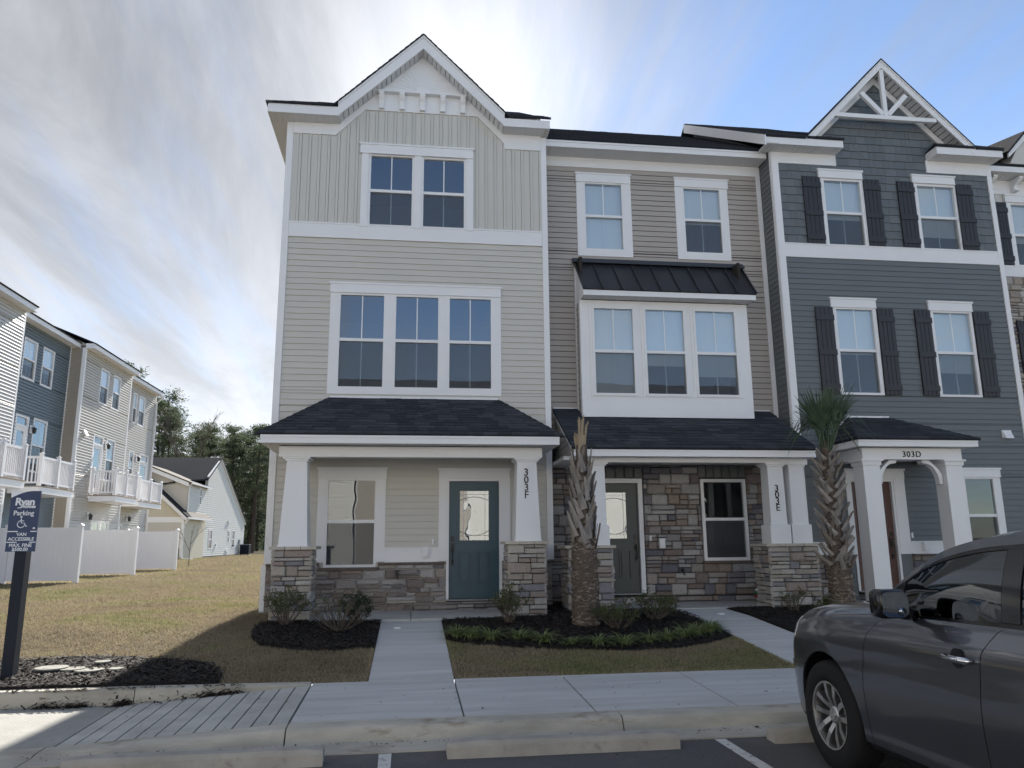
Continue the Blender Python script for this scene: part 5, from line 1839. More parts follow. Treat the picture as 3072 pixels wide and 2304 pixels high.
b = MB()
cx, cz, s = -4.300, 1.895, 0.145 / 100
ring = []
for t in np.linspace(math.radians(70), math.radians(350), 20):
    ring.append((cx + 26 * s * math.cos(t), yf - 0.0015, cz + 26 * s * math.sin(t)))
b.tube(ring, 0.0048, 6)
b.tube([(cx - 2 * s, yf - 0.0015, cz + 44 * s), (cx + 1 * s, yf - 0.0015, cz + 8 * s), (cx + 24 * s, yf - 0.0015, cz + 8 * s), (cx + 36 * s, yf - 0.0015, cz - 18 * s), (cx + 46 * s, yf - 0.0015, cz - 14 * s)], 0.0052, 6)
b.tube([(cx - 1 * s, yf - 0.0015, cz + 26 * s), (cx + 20 * s, yf - 0.0015, cz + 24 * s)], 0.0045, 6)
b.prism([(cx - 3 * s + 7.5 * s * math.cos(t), cz + 55 * s + 7.5 * s * math.sin(t)) for t in np.linspace(0, 2 * math.pi, 13)[:-1]], yf - 0.004, yf - 0.0004)
b.build('wheelchair_symbol', 'signwhite', pn)
b = MB()
hx_, hz_ = -4.162, 1.842
b.prism([(hx_ - 0.012, hz_), (hx_ + 0.012, hz_), (hx_ + 0.012, hz_ + 0.012), (hx_, hz_ + 0.022), (hx_ - 0.012, hz_ + 0.012)], yf - 0.002, yf - 0.0003)
b.build('housing_emblem', 'signwhite', pn)
b = MB()
for z in (1.815, 1.697):
    b.box(-4.436, -4.325, yf - 0.002, yf - 0.0002, z - 0.005, z + 0.005).box(-4.195, -4.129, yf - 0.002, yf - 0.0002, z - 0.005, z + 0.005)
b.build('divider_line', 'signwhite', pn)
for s_, z in (('VAN', 1.766), ('ACCESSIBLE', 1.715), ('MAX. FINE', 1.647), ('$500.00', 1.603)):
    text_mesh(s_, 0.052, 'signwhite', pn, 'lettering', (-4.283, yf - 0.0015, z), 0.001, 0.0008, xs=0.98)

# leaf litter and grit on the paving
n = 420
lx = np.concatenate([rng.uniform(-3, 4.5, 200), rng.uniform(-2.8, 4.2, 220)])
ly = np.concatenate([rng.normal(-7.10, 0.05, 200), rng.uniform(-8.6, -5.2, 220)])
lz = np.where(ly > -6.76, np.where(lx > -1.0, 0.155 + 0.031 * (ly + 6.76), np.array([rz(a, c) for a, c in zip(lx, ly)])), np.where(ly < -7.28, 0.002, np.where(ly > -7.0, 0.16, 0.028))) + 0.004
kk = ~((ly > -7.0) & (ly < -6.76))
lx, ly, lz = lx[kk], ly[kk], lz[kk]
n = len(lx)
an = rng.uniform(0, 6.28, n)
L = rng.uniform(0.004, 0.016, n) * np.where(rng.uniform(0, 1, n) < 0.12, 1.9, 1.0)
Wd = L * rng.uniform(0.3, 0.7, n)
V = np.zeros((n, 4, 3))
for q, (s_, t_) in enumerate(((-1, 0), (0, -1), (1, 0), (0, 1))):
    V[:, q, 0] = lx + s_ * np.cos(an) * L - t_ * np.sin(an) * Wd
    V[:, q, 1] = ly + s_ * np.sin(an) * L + t_ * np.cos(an) * Wd
    V[:, q, 2] = lz + (0.006 * rng.uniform(0, 1, n) if q % 2 else 0)
idx = np.arange(n)[:, None] * 4
tag(big_mesh('leaf_litter', V.reshape(-1, 3), np.concatenate([idx + np.array([[0, 1, 2]]), idx + np.array([[0, 2, 3]])]), 'chip'), kind='stuff')
# ragged turf leaning over the edges of the walks and the sidewalk
e_ = []
for x0, y0, x1, y1, dx, dy in ((-0.43, -5.12, -0.43, -3.5, 1, 0), (0.515, -5.12, 0.515, -3.15, -1, 0), (4.485, -5.12, 4.485, -3.3, 1, 0), (-1.0, -5.135, -0.43, -5.135, 0, -1), (0.52, -5.135, 4.48, -5.135, 0, -1)):
    m_ = int(math.hypot(x1 - x0, y1 - y0) * 260)
    t = rng.uniform(0, 1, m_)
    bx, by = x0 + (x1 - x0) * t - dx * rng.uniform(0, 0.04, m_), y0 + (y1 - y0) * t - dy * rng.uniform(0, 0.04, m_)
    a = rng.uniform(0, 6.28, m_)
    h = rng.uniform(0.02, 0.05, m_)
    o = rng.uniform(0.0, 0.05, m_) * (rng.uniform(0, 1, m_) ** 2)
    z = gz_np(by) - 0.01
    w = 0.004
    e_.append(np.stack([np.stack([bx - np.cos(a) * w, by - np.sin(a) * w, z], 1), np.stack([bx + np.cos(a) * w, by + np.sin(a) * w, z], 1), np.stack([bx + dx * o + rng.uniform(-.02, .02, m_), by + dy * o + rng.uniform(-.02, .02, m_), z + h], 1)], 1))
e_ = np.concatenate(e_).reshape(-1, 3)
tag(big_mesh('turf_edge', e_, np.arange(len(e_)).reshape(-1, 3), 'blade'), kind='stuff')


# ------------------------------------------------------------------ rear row on the left (built facing -y, then turned to face +x)
M['pale'] = mat('pale_grey_vinyl', (0.55, 0.545, 0.525), 0.38, 0.5, vary=0.03, nscale=1.5)
M['bluegrey'] = mat('blue_grey_vinyl', (0.15, 0.185, 0.205), 0.45, 0.4, vary=0.04, nscale=1.5)
M['stonegrey'] = mat('light_stone_vinyl', (0.50, 0.475, 0.425), 0.38, 0.5, vary=0.03, nscale=1.5)
M['taupe'] = mat('taupe_vinyl', (0.36, 0.325, 0.275), 0.5, 0.4, vary=0.03, nscale=1.5)
REARG = 'townhouses of the rear row'


def lantern(T, x, z, yf):
    MB().box(x - 0.09, x + 0.09, yf - 0.03, yf - 0.016, z - 0.14, z + 0.14).build('lamp_plate', 'white', T)
    b = MB().tube([(x, yf - 0.03, z + 0.05), (x, yf - 0.12, z + 0.10), (x, yf - 0.14, z + 0.07)], 0.015, 6)
    b.lathe([(0.02, 0.07), (0.09, 0.03), (0.075, 0.02), (0.06, -0.15), (0.0, -0.16)], (x, yf - 0.14, z), 'z', 6)
    b.build('wall_lantern', 'lamp_black', T)


def rear_unit(X0, y0, w, m, label, top, dr, win, low, lamp, deck_y, dk_d, left_return=0.0, spout=False, lamp2=None, vent=None, retm=None):
    T = thing('townhouse', (0, 0, 0), label, 'townhouse', REARG)
    f = 0.05

    def L(r):
        return (r[0] - y0 + f + 0.02, r[1] - y0 - f - 0.02, r[2] + f + 0.02, r[3] - f - 0.02)
    gt = [L(r) for r in top]
    gw = [L(r) for r in win]
    glo = [L(r) for r in low]
    dd = (dr[0] - y0 + 0.08, dr[1] - y0 - 0.08, 3.78, 5.80)
    tr = (dd[0], dd[1], 5.88, 6.14)
    holes = holes_of(gt) + holes_of(gw) + holes_of(glo) + [(dd[0] - 0.04, dd[1] + 0.04, 3.6, 6.18)]
    wall_core(T, 0, w, 0.3, 9.6, 0, holes, m)
    siding(T, 0.09, w - 0.09, 0.7, 9.5, 0, holes, m, 0.114, single=False)
    MB().box(0, 0.12, 0.14, 9, 0.3, 9.6).box(w - 0.12, w, 0.14, 9, 0.3, 9.6).box(0.12, w - 0.12, 8.9, 9, 0.3, 9.6).build('side_wall', retm or m, T)
    if left_return:
        b = MB()
        n = 77
        for i in range(n):
            za, zb = 0.7 + 8.8 * i / n, 0.7 + 8.8 * (i + 1) / n
            b.add([(-0.034, 0.10, za), (-0.034, 0.9, za), (0, 0.9, za), (0, 0.10, za), (-0.004, 0.10, zb), (-0.004, 0.9, zb), (0, 0.9, zb), (0, 0.10, zb)], [(3, 2, 1, 0)[::-1], (4, 7, 6, 5), (0, 4, 5, 1)])
        tag(b.build('lap_siding', retm or m, T), kind='stuff')
    b = MB().box(0, 0.10, -0.03, 0, 0.6, 9.5).box(w - 0.10, w, -0.03, 0, 0.6, 9.5).box(-0.03, 0, -0.03, 0.10, 0.6, 9.5)
    b.build('corner_trim', 'white', T)
    inner(T, 0.12, w - 0.12, 0, 8.8, (0.6, 3.6, 6.75), 9.55, 0.0)
    MB().box(-0.02, w + 0.02, -0.36, -0.34, 9.50, 9.70).box(-0.02, 0.0, -0.34, 0, 9.50, 9.70).box(w, w + 0.02, -0.34, 0, 9.5, 9.7).build('fascia', 'white', T)
    MB().box(0, w, -0.34, 0, 9.505, 9.53).build('soffit', 'soffit', T)
    deck(T, [(-0.03, -0.40, 9.71), (w + 0.03, -0.40, 9.71), (w + 0.03, 4.2, 11.6), (-0.03, 4.2, 11.6)], 0.05)
    deck(T, [(-0.03, 4.2, 11.6), (w + 0.03, 4.2, 11.6), (w + 0.03, 9.2, 9.6), (-0.03, 9.2, 9.6)], 0.05)
    for q in (0.0, w - 0.1):
        MB().prism([(-0.3, 9.55), (9, 9.6), (4.2, 11.55)], q, q + 0.1, 'x').build('gable_end', retm or m, T)
    for g in gt:
        window(T, g, g[2] + (g[3] - g[2]) * 0.5, 0, blind=g[2] + (g[3] - g[2]) * 0.35)
        casing(T, (g[0] - 0.07, g[1] + 0.07, g[2] - 0.07, g[3] + 0.07), [g], None, 0, t=0.03)
    for g in gw:
        window(T, g, g[2] + (g[3] - g[2]) * 0.5, 0)
        casing(T, (g[0] - 0.08, g[1] + 0.08, g[2] - 0.08, g[3] + 0.08), [g], None, 0, t=0.03)
    for g in glo:
        window(T, g, g[2] + (g[3] - g[2]) * 0.5, 0, muntin=False)
        casing(T, (g[0] - 0.08, g[1] + 0.08, g[2] - 0.08, g[3] + 0.08), [g], None, 0, t=0.03)
    b = MB()
    li = (dd[0] + 0.14, dd[1] - 0.14, dd[2] + 0.25, dd[3] - 0.15)
    for r in rect_sub(*dd, [li]):
        b.box(r[0], r[1], 0.0, 0.05, r[2], r[3])
    d_ = b.build('door', 'white', T)
    MB().box(li[0], li[1], 0.02, 0.026, li[2], li[3]).build('door_glass', 'glass', d_)
    MB().box(tr[0], tr[1], 0.02, 0.026, tr[2], tr[3]).build('transom', 'glass', T)
    b = MB()
    for r in rect_sub(dd[0] - 0.10, dd[1] + 0.10, dd[2], 6.22, [(dd[0], dd[1], dd[2] - 1, dd[3]), tr]):
        b.box(r[0], r[1], -0.03, 0.06, r[2], r[3])
    b.build('door_trim', 'white', T)
    lantern(T, lamp[0] - y0, lamp[1], -0.016)
    if lamp2:
        lantern(T, lamp2[0] - y0, lamp2[1], -0.016)
    if vent:
        v = vent[0] - y0
        MB().prism([(-0.016, vent[1] - 0.13), (-0.16, vent[1] - 0.16), (-0.016, vent[1] + 0.10)], v - 0.12, v + 0.12, 'x').build('wall_vent', 'white', T)
    if spout:
        b = MB().tube([(w - 0.03, -0.40, 9.52), (w - 0.03, -0.30, 9.35), (w - 0.05, -0.075, 9.12), (w - 0.05, -0.075, 0.75)], 0.045, 6)
        b.build('downspout', 'white', T)
    # balcony
    a, c = deck_y[0] - y0, deck_y[1] - y0
    B = MB().box(a, c, -dk_d, -0.02, 3.44, 3.66).build('balcony', 'vinyl', T)
    n = 8
    for i in range(n):
        MB().box(a - 0.02, c + 0.02, -dk_d - 0.03 + (dk_d + 0.01) * i / n + 0.004, -dk_d - 0.03 + (dk_d + 0.01) * (i + 1) / n - 0.004, 3.662, 3.692).build('deck_board', 'deckwood', B)
    for (x, y) in ((a + 0.06, -dk_d + 0.06), (c - 0.06, -dk_d + 0.06), ((a + c) / 2, -dk_d + 0.06), (a + 0.06, -0.10), (c - 0.06, -0.10)):
        b = MB().box(x - 0.055, x + 0.055, y - 0.055, y + 0.055, 3.692, 4.80)
        b.box(x - 0.07, x + 0.07, y - 0.07, y + 0.07, 4.80, 4.825)
        b.add([(x - 0.06, y - 0.06, 4.825), (x + 0.06, y - 0.06, 4.825), (x + 0.06, y + 0.06, 4.825), (x - 0.06, y + 0.06, 4.825), (x, y, 4.86)], [(0, 1, 4), (1, 2, 4), (2, 3, 4), (3, 0, 4)])
        b.build('post', 'vinyl', B)
    for z0, z1 in ((3.78, 3.84), (4.64, 4.72)):
        MB().box(a + 0.11, c - 0.11, -dk_d + 0.03, -dk_d + 0.09, z0, z1).build('rail', 'vinyl', B)
        for x in (a + 0.06, c - 0.06):
            MB().box(x - 0.03, x + 0.03, -dk_d + 0.11, -0.15, z0, z1).build('rail', 'vinyl', B)
    me = bpy.data.meshes.new('baluster')
    bb = MB().box(-0.019, 0.019, -0.019, 0.019, 3.84, 4.64)
    me.from_pydata(bb.v, [], bb.f)
    me.materials.append(M['vinyl'])
    k = int((c - a - 0.24) / 0.112)
    for i in range(k):
        x = a + 0.12 + (c - a - 0.24) * (i + 0.5) / k
        if abs(x - (a + c) / 2) > 0.07:
            inst('baluster', me, B, (x, -dk_d + 0.06, 0))
    k = int((dk_d - 0.24) / 0.125)
    for i in range(k):
        y = -dk_d + 0.12 + (dk_d - 0.28) * (i + 0.5) / k
        inst('baluster', me, B, (a + 0.06, y, 0))
        inst('baluster', me, B, (c - 0.06, y, 0))
    T.location = (X0, y0, 0)
    T.rotation_euler = (0, 0, math.pi / 2)
    return T


rear_unit(-13.15, 8.2, 5.0, 'pale', 'pale grey three-storey townhouse at the near end of the rear row, cut by the frame', [(8.9, 9.85, 7.5, 9.0), (10.2, 11.0, 7.5, 9.0)], (11.0, 11.9), [(9.4, 10.3, 4.4, 6.25)], [], (10.7, 5.8), (9.4, 12.2), 1.05)
rear_unit(-13.70, 13.2, 5.0, 'bluegrey', 'dark blue-grey townhouse in the rear row with a white balcony', [(14.43, 15.44, 7.5, 8.98), (15.88, 16.83, 7.5, 8.98)], (14.46, 15.41), [(15.76, 16.85, 4.3, 6.26)], [], (15.60, 5.80), (14.46, 17.25), 1.05,
          lamp2=(14.0, 2.75))
rear_unit(-13.15, 18.2, 5.35, 'stonegrey', 'light stone-coloured rear townhouse with string lights hung on its balcony', [(19.9, 20.84, 7.56, 9.09), (21.32, 22.23, 7.56, 9.09)], (19.80, 20.87), [(21.25, 22.18, 4.4, 6.23)],
          [(20.40, 21.32, 1.2, 2.68), (21.40, 22.32, 1.2, 2.68)], (21.12, 5.90), (19.86, 22.5), 1.05, left_return=1, lamp2=(19.95, 2.85), vent=(18.85, 6.18), retm='taupe')
rear_unit(-13.65, 23.55, 5.2, 'stonegrey', 'light rear townhouse at the far end of its row with a downspout on its corner', [(25.38, 25.95, 7.56, 9.08), (26.2, 27.12, 7.56, 9.08)], (27.0, 28.25), [(25.45, 26.15, 4.5, 6.2)],
          [(24.5, 25.4, 1.2, 2.65)], (26.45, 5.92), (24.3, 27.6), 1.05, spout=True, lamp2=(25.9, 2.95))

# string lights along the light balcony's rail
T = thing('string_lights', (-12.12, 21.2, 4.72), 'string of small bulbs looped along the light townhouse balcony rail', 'string lights')
pts = []
for i in range(41):
    t = i / 40
    y = 19.9 + 2.6 * t
    pts.append((-12.10, y, 4.72 - 0.07 * abs(math.sin(t * math.pi * 6))))
MB().tube(pts, 0.008, 5).build('cable', 'black', T)
for i in range(2, 40, 3):
    p = pts[i]
    MB().lathe([(0.0, 0.0), (0.018, -0.02), (0.024, -0.05), (0.0, -0.08)], p, 'z', 7).build('bulb', 'bulb', T, True)

# ------------------------------------------------------------------ white vinyl privacy fences
FG = 'white privacy fences between the rear yards'


def fence(xe, y, label, x0=-13.05):
    g = gz(0, y)
    T = thing('fence', (xe, y, g), label, 'fence', FG)
    posts = [xe, xe - 1.95, xe - 3.6 if xe - 3.6 > x0 else x0]
    for x in posts:
        b = MB().box(x - 0.063, x + 0.063, y - 0.063, y + 0.063, g - 0.1, g + 1.60)
        b.box(x - 0.075, x + 0.075, y - 0.075, y + 0.075, g + 1.60, g + 1.63)
        b.add([(x - 0.07, y - 0.07, g + 1.63), (x + 0.07, y - 0.07, g + 1.63), (x + 0.07, y + 0.07, g + 1.63), (x - 0.07, y + 0.07, g + 1.63), (x, y, g + 1.68)], [(0, 1, 4), (1, 2, 4), (2, 3, 4), (3, 0, 4)])
        b.build('post', 'vinyl', T)
    me = None
    for a, c in zip(posts[1:], posts[:-1]):
        if c - a < 0.3:
            continue
        for z0, z1 in ((0.06, 0.20), (1.42, 1.56)):
            MB().box(a + 0.063, c - 0.063, y - 0.022, y + 0.022, g + z0, g + z1).build('rail', 'vinyl', T)
        n = round((c - a - 0.126) / 0.152)
        for i in range(n):
            u0 = a + 0.063 + (c - a - 0.126) * i / n
            u1 = a + 0.063 + (c - a - 0.126) * (i + 1) / n
            MB().add([(u0, y - 0.007, g + 0.2), (u0 + 0.008, y - 0.013, g + 0.2), (u1 - 0.008, y - 0.013, g + 0.2), (u1, y - 0.007, g + 0.2),
                      (u0, y - 0.007, g + 1.42), (u0 + 0.008, y - 0.013, g + 1.42), (u1 - 0.008, y - 0.013, g + 1.42), (u1, y - 0.007, g + 1.42), (u0, y + 0.01, g + 0.2), (u1, y + 0.01, g + 0.2), (u0, y + 0.01, g + 1.42), (u1, y + 0.01, g + 1.42)],
                     [(0, 1, 5, 4), (1, 2, 6, 5), (2, 3, 7, 6), (9, 8, 10, 11)]).build('board', 'vinyl', T)


fence(-9.50, 10.2, 'white vinyl privacy fence nearest the parking sign')
fence(-9.57, 15.1, 'white vinyl privacy fence standing between two other fences', -13.6)
fence(-9.60, 20.1, 'white vinyl privacy fence farthest back, before the far house')

# ------------------------------------------------------------------ far house
M['farwhite'] = mat('pale_cream_siding', (0.66, 0.65, 0.60), 0.5, 0.4, vary=0.03)
M['farboard'] = mat('cream_board_batten', (0.58, 0.53, 0.42), 0.55, 0.3, vary=0.03)
HX = -15.1
T = thing('house', (HX, 41.6, 0.7), 'cream house with a tall dark gabled roof beyond the fences', 'house')


def xpanel(y0, y1, z0, z1, x, holes=(), m='farwhite', poly=None, course=0.15):
    """lap siding on a wall that faces +x; poly clips it in (y, z)"""
    b = MB()
    n = round((z1 - z0) / course)
    for i in range(n):
        za, zb = z0 + (z1 - z0) * i / n, z0 + (z1 - z0) * (i + 1) / n
        for r in rect_sub(y0, y1, za, zb, list(holes)):
            q = [(r[0], r[2]), (r[1], r[2]), (r[1], r[3]), (r[0], r[3])]
            if poly:
                q = clip_poly(poly, q)
            if len(q) < 3:
                continue
            k = len(q)
            b.add([(x + 0.042 - 0.04 * (p[1] - za) / (zb - za), p[0], p[1]) for p in q] + [(x, p[0], p[1]) for p in q], [tuple(range(k))] + [((j + 1) % k, j, k + j, k + (j + 1) % k) for j in range(k)])
    return b


def front_panel(x0, x1, z0, z1, y, m, course=0.15, poly=None, vert=False):
    b = MB()
    if vert:
        n = round((x1 - x0) / 0.30)
        for i in range(n):
            a, c = x0 + (x1 - x0) * i / n, x0 + (x1 - x0) * (i + 1) / n
            for s0, s1, yy in ((a, c - 0.05, 0.01), (c - 0.05, c, 0.03)):
                q = clip_poly(poly, [(s0, z0), (s1, z0), (s1, z1), (s0, z1)]) if poly else [(s0, z0), (s1, z0), (s1, z1), (s0, z1)]
                if len(q) > 2:
                    b.prism(q, y - yy, y)
    else:
        n = round((z1 - z0) / course)
        for i in range(n):
            za, zb = z0 + (z1 - z0) * i / n, z0 + (z1 - z0) * (i + 1) / n
            q = clip_poly(poly, [(x0, za), (x1, za), (x1, zb), (x0, zb)]) if poly else [(x0, za), (x1, za), (x1, zb), (x0, zb)]
            if len(q) > 2:
                k = len(q)
                b.add([(p[0], y - 0.022 + 0.02 * (p[1] - za) / (zb - za), p[1]) for p in q] + [(p[0], y, p[1]) for p in q], [tuple(range(k))] + [((j + 1) % k, j, k + j, k + (j + 1) % k) for j in range(k)])
    return b


GAB = [(41.4, 0.8), (60.2, 0.8), (60.2, 3.6), (49.95, 8.3), (46.55, 6.70), (46.55, 5.95), (41.4, 5.95)]
b = MB().prism(GAB[:4] + [(46.5, 6.68), (46.5, 5.95), (41.4, 5.95)], HX - 0.2, HX, 'x')
b.box(-27, HX - 0.2, 41.4, 41.6, 0.5, 5.9).box(-27, HX - 0.2, 60.0, 60.2, 0.5, 3.6)
b.build('wall', 'farwhite', T)
fw_ = [(47.65, 48.6, 1.42, 2.72), (53.88, 54.36, 1.85, 2.75), (55.6, 56.35, 1.46, 2.78), (44.28, 44.72, 4.55, 5.58)]
wh = [(a - 0.08, c + 0.08, d - 0.08, e + 0.08) for a, c, d, e in fw_]
tag(xpanel(41.45, 60.2, 0.85, 3.6, HX, wh).build('lap_siding', 'farwhite', T), kind='stuff')
tag(xpanel(41.45, 60.2, 3.6, 8.3, HX, wh, poly=[(46.5, 3.6), (60.2, 3.6), (49.95, 8.3), (46.5, 6.70)]).build('lap_siding', 'farwhite', T), kind='stuff')
tag(xpanel(41.45, 46.5, 3.6, 5.95, HX, wh).build('lap_siding', 'farwhite', T), kind='stuff')
box('foundation', 'foundation', T, HX - 0.2, HX + 0.02, 41.5, 60.1, 0.5, 0.86)
for a, c, d, e in fw_:
    b = MB()
    for r in rect_sub(a - 0.08, c + 0.08, d - 0.08, e + 0.08, [(a, c, d, e)]):
        b.box(HX, HX + 0.05, r[0], r[1], r[2], r[3])
    b.box(HX, HX + 0.045, a, c, (d + e) / 2 - 0.04, (d + e) / 2 + 0.04)
    w = b.build('window', 'white', T)
    MB().box(HX + 0.012, HX + 0.02, a, c, d, e).build('pane', 'cargloss', w)
MB().box(HX - 0.02, HX + 0.03, 41.38, 41.50, 0.8, 5.9).box(HX - 0.02, HX + 0.03, 60.1, 60.24, 0.7, 3.55).build('corner_trim', 'white', T)
b = MB().prism([(60.45, 3.42), (60.45, 3.62), (49.95, 8.45), (49.95, 8.25)], HX, HX + 0.12, 'x')
b.prism([(46.2, 6.55), (46.2, 6.70), (49.95, 8.45), (49.95, 8.27)], HX, HX + 0.12, 'x')
b.build('rake_board', 'white', T)
deck(T, [(-27, 45.0, 6.05), (HX + 0.14, 45.9, 6.45), (HX + 0.14, 49.95, 8.47), (-27, 49.95, 8.47)], 0.12)
deck(T, [(-27, 49.95, 8.47), (HX + 0.14, 49.95, 8.47), (HX + 0.14, 60.5, 3.62), (-27, 60.5, 3.62)], 0.12)
deck(T, [(-27, 41.2, 4.1), (-16.0, 41.2, 5.9), (-15.2, 45.9, 6.45), (-27, 45.9, 6.45)], 0.10)
# upper cross gable at the front, low garage gable before it
FY = 41.4
PU = [(-21.5, 3.3), (-15.1, 3.3), (-15.1, 5.78), (-17.6, 6.85), (-21.5, 6.85)]
MB().prism([(-21.5, 3.0), (-15.12, 3.0), (-15.12, 5.77), (-17.6, 6.85), (-21.5, 6.85)], FY, FY + 0.2).build('upper_wall', 'farboard', T)
tag(front_panel(-21.5, -15.1, 3.3, 6.85, FY, 'farwhite', 0.15, PU).build('lap_siding', 'stonegrey', T), kind='stuff')
MB().prism([(-15.0, 5.55), (-15.0, 5.85), (-18.2, 7.15), (-18.2, 6.85)], FY - 0.32, FY - 0.26).build('bargeboard', 'white', T)
deck(T, [(-14.8, FY - 0.35, 5.83), (-14.8, 46.6, 5.83), (-18.2, 46.6, 7.22), (-18.2, FY - 0.35, 7.22)], 0.08, 'roof', 'roofbrown')
MB().box(-14.86, -14.78, FY - 0.3, 46.6, 5.74, 5.86).build('gutter', 'white', T)
MB().box(HX + 0.0, HX + 0.06, FY - 0.02, FY + 0.10, 3.9, 5.7).build('corner_trim', 'white', T)
GY = 40.7
PG = [(-22.0, 0.7), (-15.0, 0.7), (-15.0, 3.45), (-18.5, 6.75), (-22.0, 6.75)]
MB().prism([(-22, 0.6), (-15.05, 0.6), (-15.05, 3.45), (-18.5, 6.7), (-22, 6.7)], GY, GY + 0.2).box(-15.25, -15.05, GY + 0.2, 46.2, 0.6, 3.5).build('garage_wall', 'farboard', T)
tag(front_panel(-22, -15.05, 3.55, 6.75, GY, 'farboard', poly=[(-22, 3.55), (-15.15, 3.55), (-18.5, 6.7), (-22, 6.7)], vert=True).build('board_batten', 'farboard', T), kind='stuff')
tag(front_panel(-22, -15.05, 0.9, 3.15, GY, 'stonegrey').build('lap_siding', 'stonegrey', T), kind='stuff')
MB().box(-22, -15.0, GY - 0.04, GY, 3.14, 3.50).build('band_trim', 'white', T)
MB().box(-15.16, -15.0, GY - 0.04, GY, 0.9, 3.14).build('corner_trim', 'white', T)
MB().prism([(-14.75, 3.20), (-14.75, 3.52), (-18.6, 7.05), (-18.6, 6.62)], GY - 0.36, GY - 0.28).build('bargeboard', 'white', T)
deck(T, [(-14.68, GY - 0.40, 3.50), (-14.68, 46.2, 3.50), (-18.6, 46.2, 7.10), (-18.6, GY - 0.40, 7.10)], 0.09)
deck(T, [(-14.65, 41.2, 3.48), (-14.65, 46.6, 3.48), (-15.1, 46.3, 3.95), (-15.1, 41.2, 3.95)], 0.06, 'roof', 'roofbrown')
MB().box(-14.72, -14.62, GY - 0.35, 46.7, 3.36, 3.48).build('gutter', 'white', T)
MB().tube([(-14.67, GY - 0.1, 3.4), (-14.9, GY - 0.06, 3.1), (-15.0, GY - 0.06, 2.9), (-15.0, GY - 0.06, 0.8), (-14.2, GY - 0.3, 0.72)], 0.06, 6).build('downspout', 'white', T)
MB().tube([(-14.83, FY - 0.2, 5.76), (-15.0, FY - 0.1, 5.5), (-15.02, FY - 0.06, 4.0)], 0.05, 6).build('downspout', 'white', T)
MB().box(-16.9, -15.2, GY - 0.10, GY, 0.65, 1.45).build('stone_skirt', 'stone', T)
lantern(T, -15.7, 2.45, GY)
for y, z in ((44.9, 3.25), (53.6, 3.55), (54.1, 3.55), (49.9, 1.65), (53.4, 1.15), (53.9, 1.15)):
    MB().box(HX, HX + 0.12, y - 0.14, y + 0.14, z - 0.09, z + 0.09).build('wall_vent', 'white', T)
MB().box(HX, HX + 0.14, 58.1, 58.5, 1.75, 2.1).tube([(HX + 0.07, 58.3, 1.75), (HX + 0.07, 58.3, 0.8)], 0.03, 6).build('meter_box', 'greymetal', T)
# air conditioner
ax, ay = -14.55, 58.6
T = thing('air_conditioner', (ax, ay, 0.74), 'dark grey outdoor air conditioner beside the cream house', 'air conditioner')
MB().box(ax - 0.38, ax + 0.38, ay - 0.38, ay + 0.38, 0.80, 1.62).build('casing', 'post', T)
for i in range(12):
    z = 0.88 + 0.058 * i
    MB().box(ax - 0.40, ax + 0.40, ay - 0.40, ay + 0.40, z, z + 0.022).build('louvre', 'post', T)
MB().box(ax - 0.41, ax + 0.41, ay - 0.41, ay + 0.41, 1.62, 1.67).build('top_panel', 'greymetal', T)
MB().box(ax - 0.5, ax + 0.5, ay - 0.5, ay + 0.5, 0.70, 0.80).build('pad', 'lid', T)
MB().tube([(ax - 0.38, ay, 1.0), (ax - 0.5, ay - 0.1, 0.95), (ax - 0.55, ay - 0.1, 1.5)], 0.03, 6).build('pipe', 'black', T)

# pale house half hidden among the pines
T = thing('house', (-24, 112, 0.8), 'pale small house half hidden between pine trunks far behind', 'house')
MB().box(-28.5, -19.5, 112, 118, 0.5, 4.2).build('wall', 'farwhite', T)
deck(T, [(-29, 111.5, 4.2), (-19, 111.5, 4.2), (-19, 115, 6.4), (-29, 115, 6.4)], 0.15)
deck(T, [(-29, 115, 6.4), (-19, 115, 6.4), (-19, 118.5, 4.2), (-29, 118.5, 4.2)], 0.15)
for x in (-27.2, -25.2, -23.2, -21.2):
    w = MB().box(x - 0.55, x + 0.55, 111.9, 112, 1.9, 3.6).build('window', 'white', T)
    MB().box(x - 0.42, x + 0.42, 111.86, 111.9, 2.03, 3.47).build('pane', 'cargloss', w)


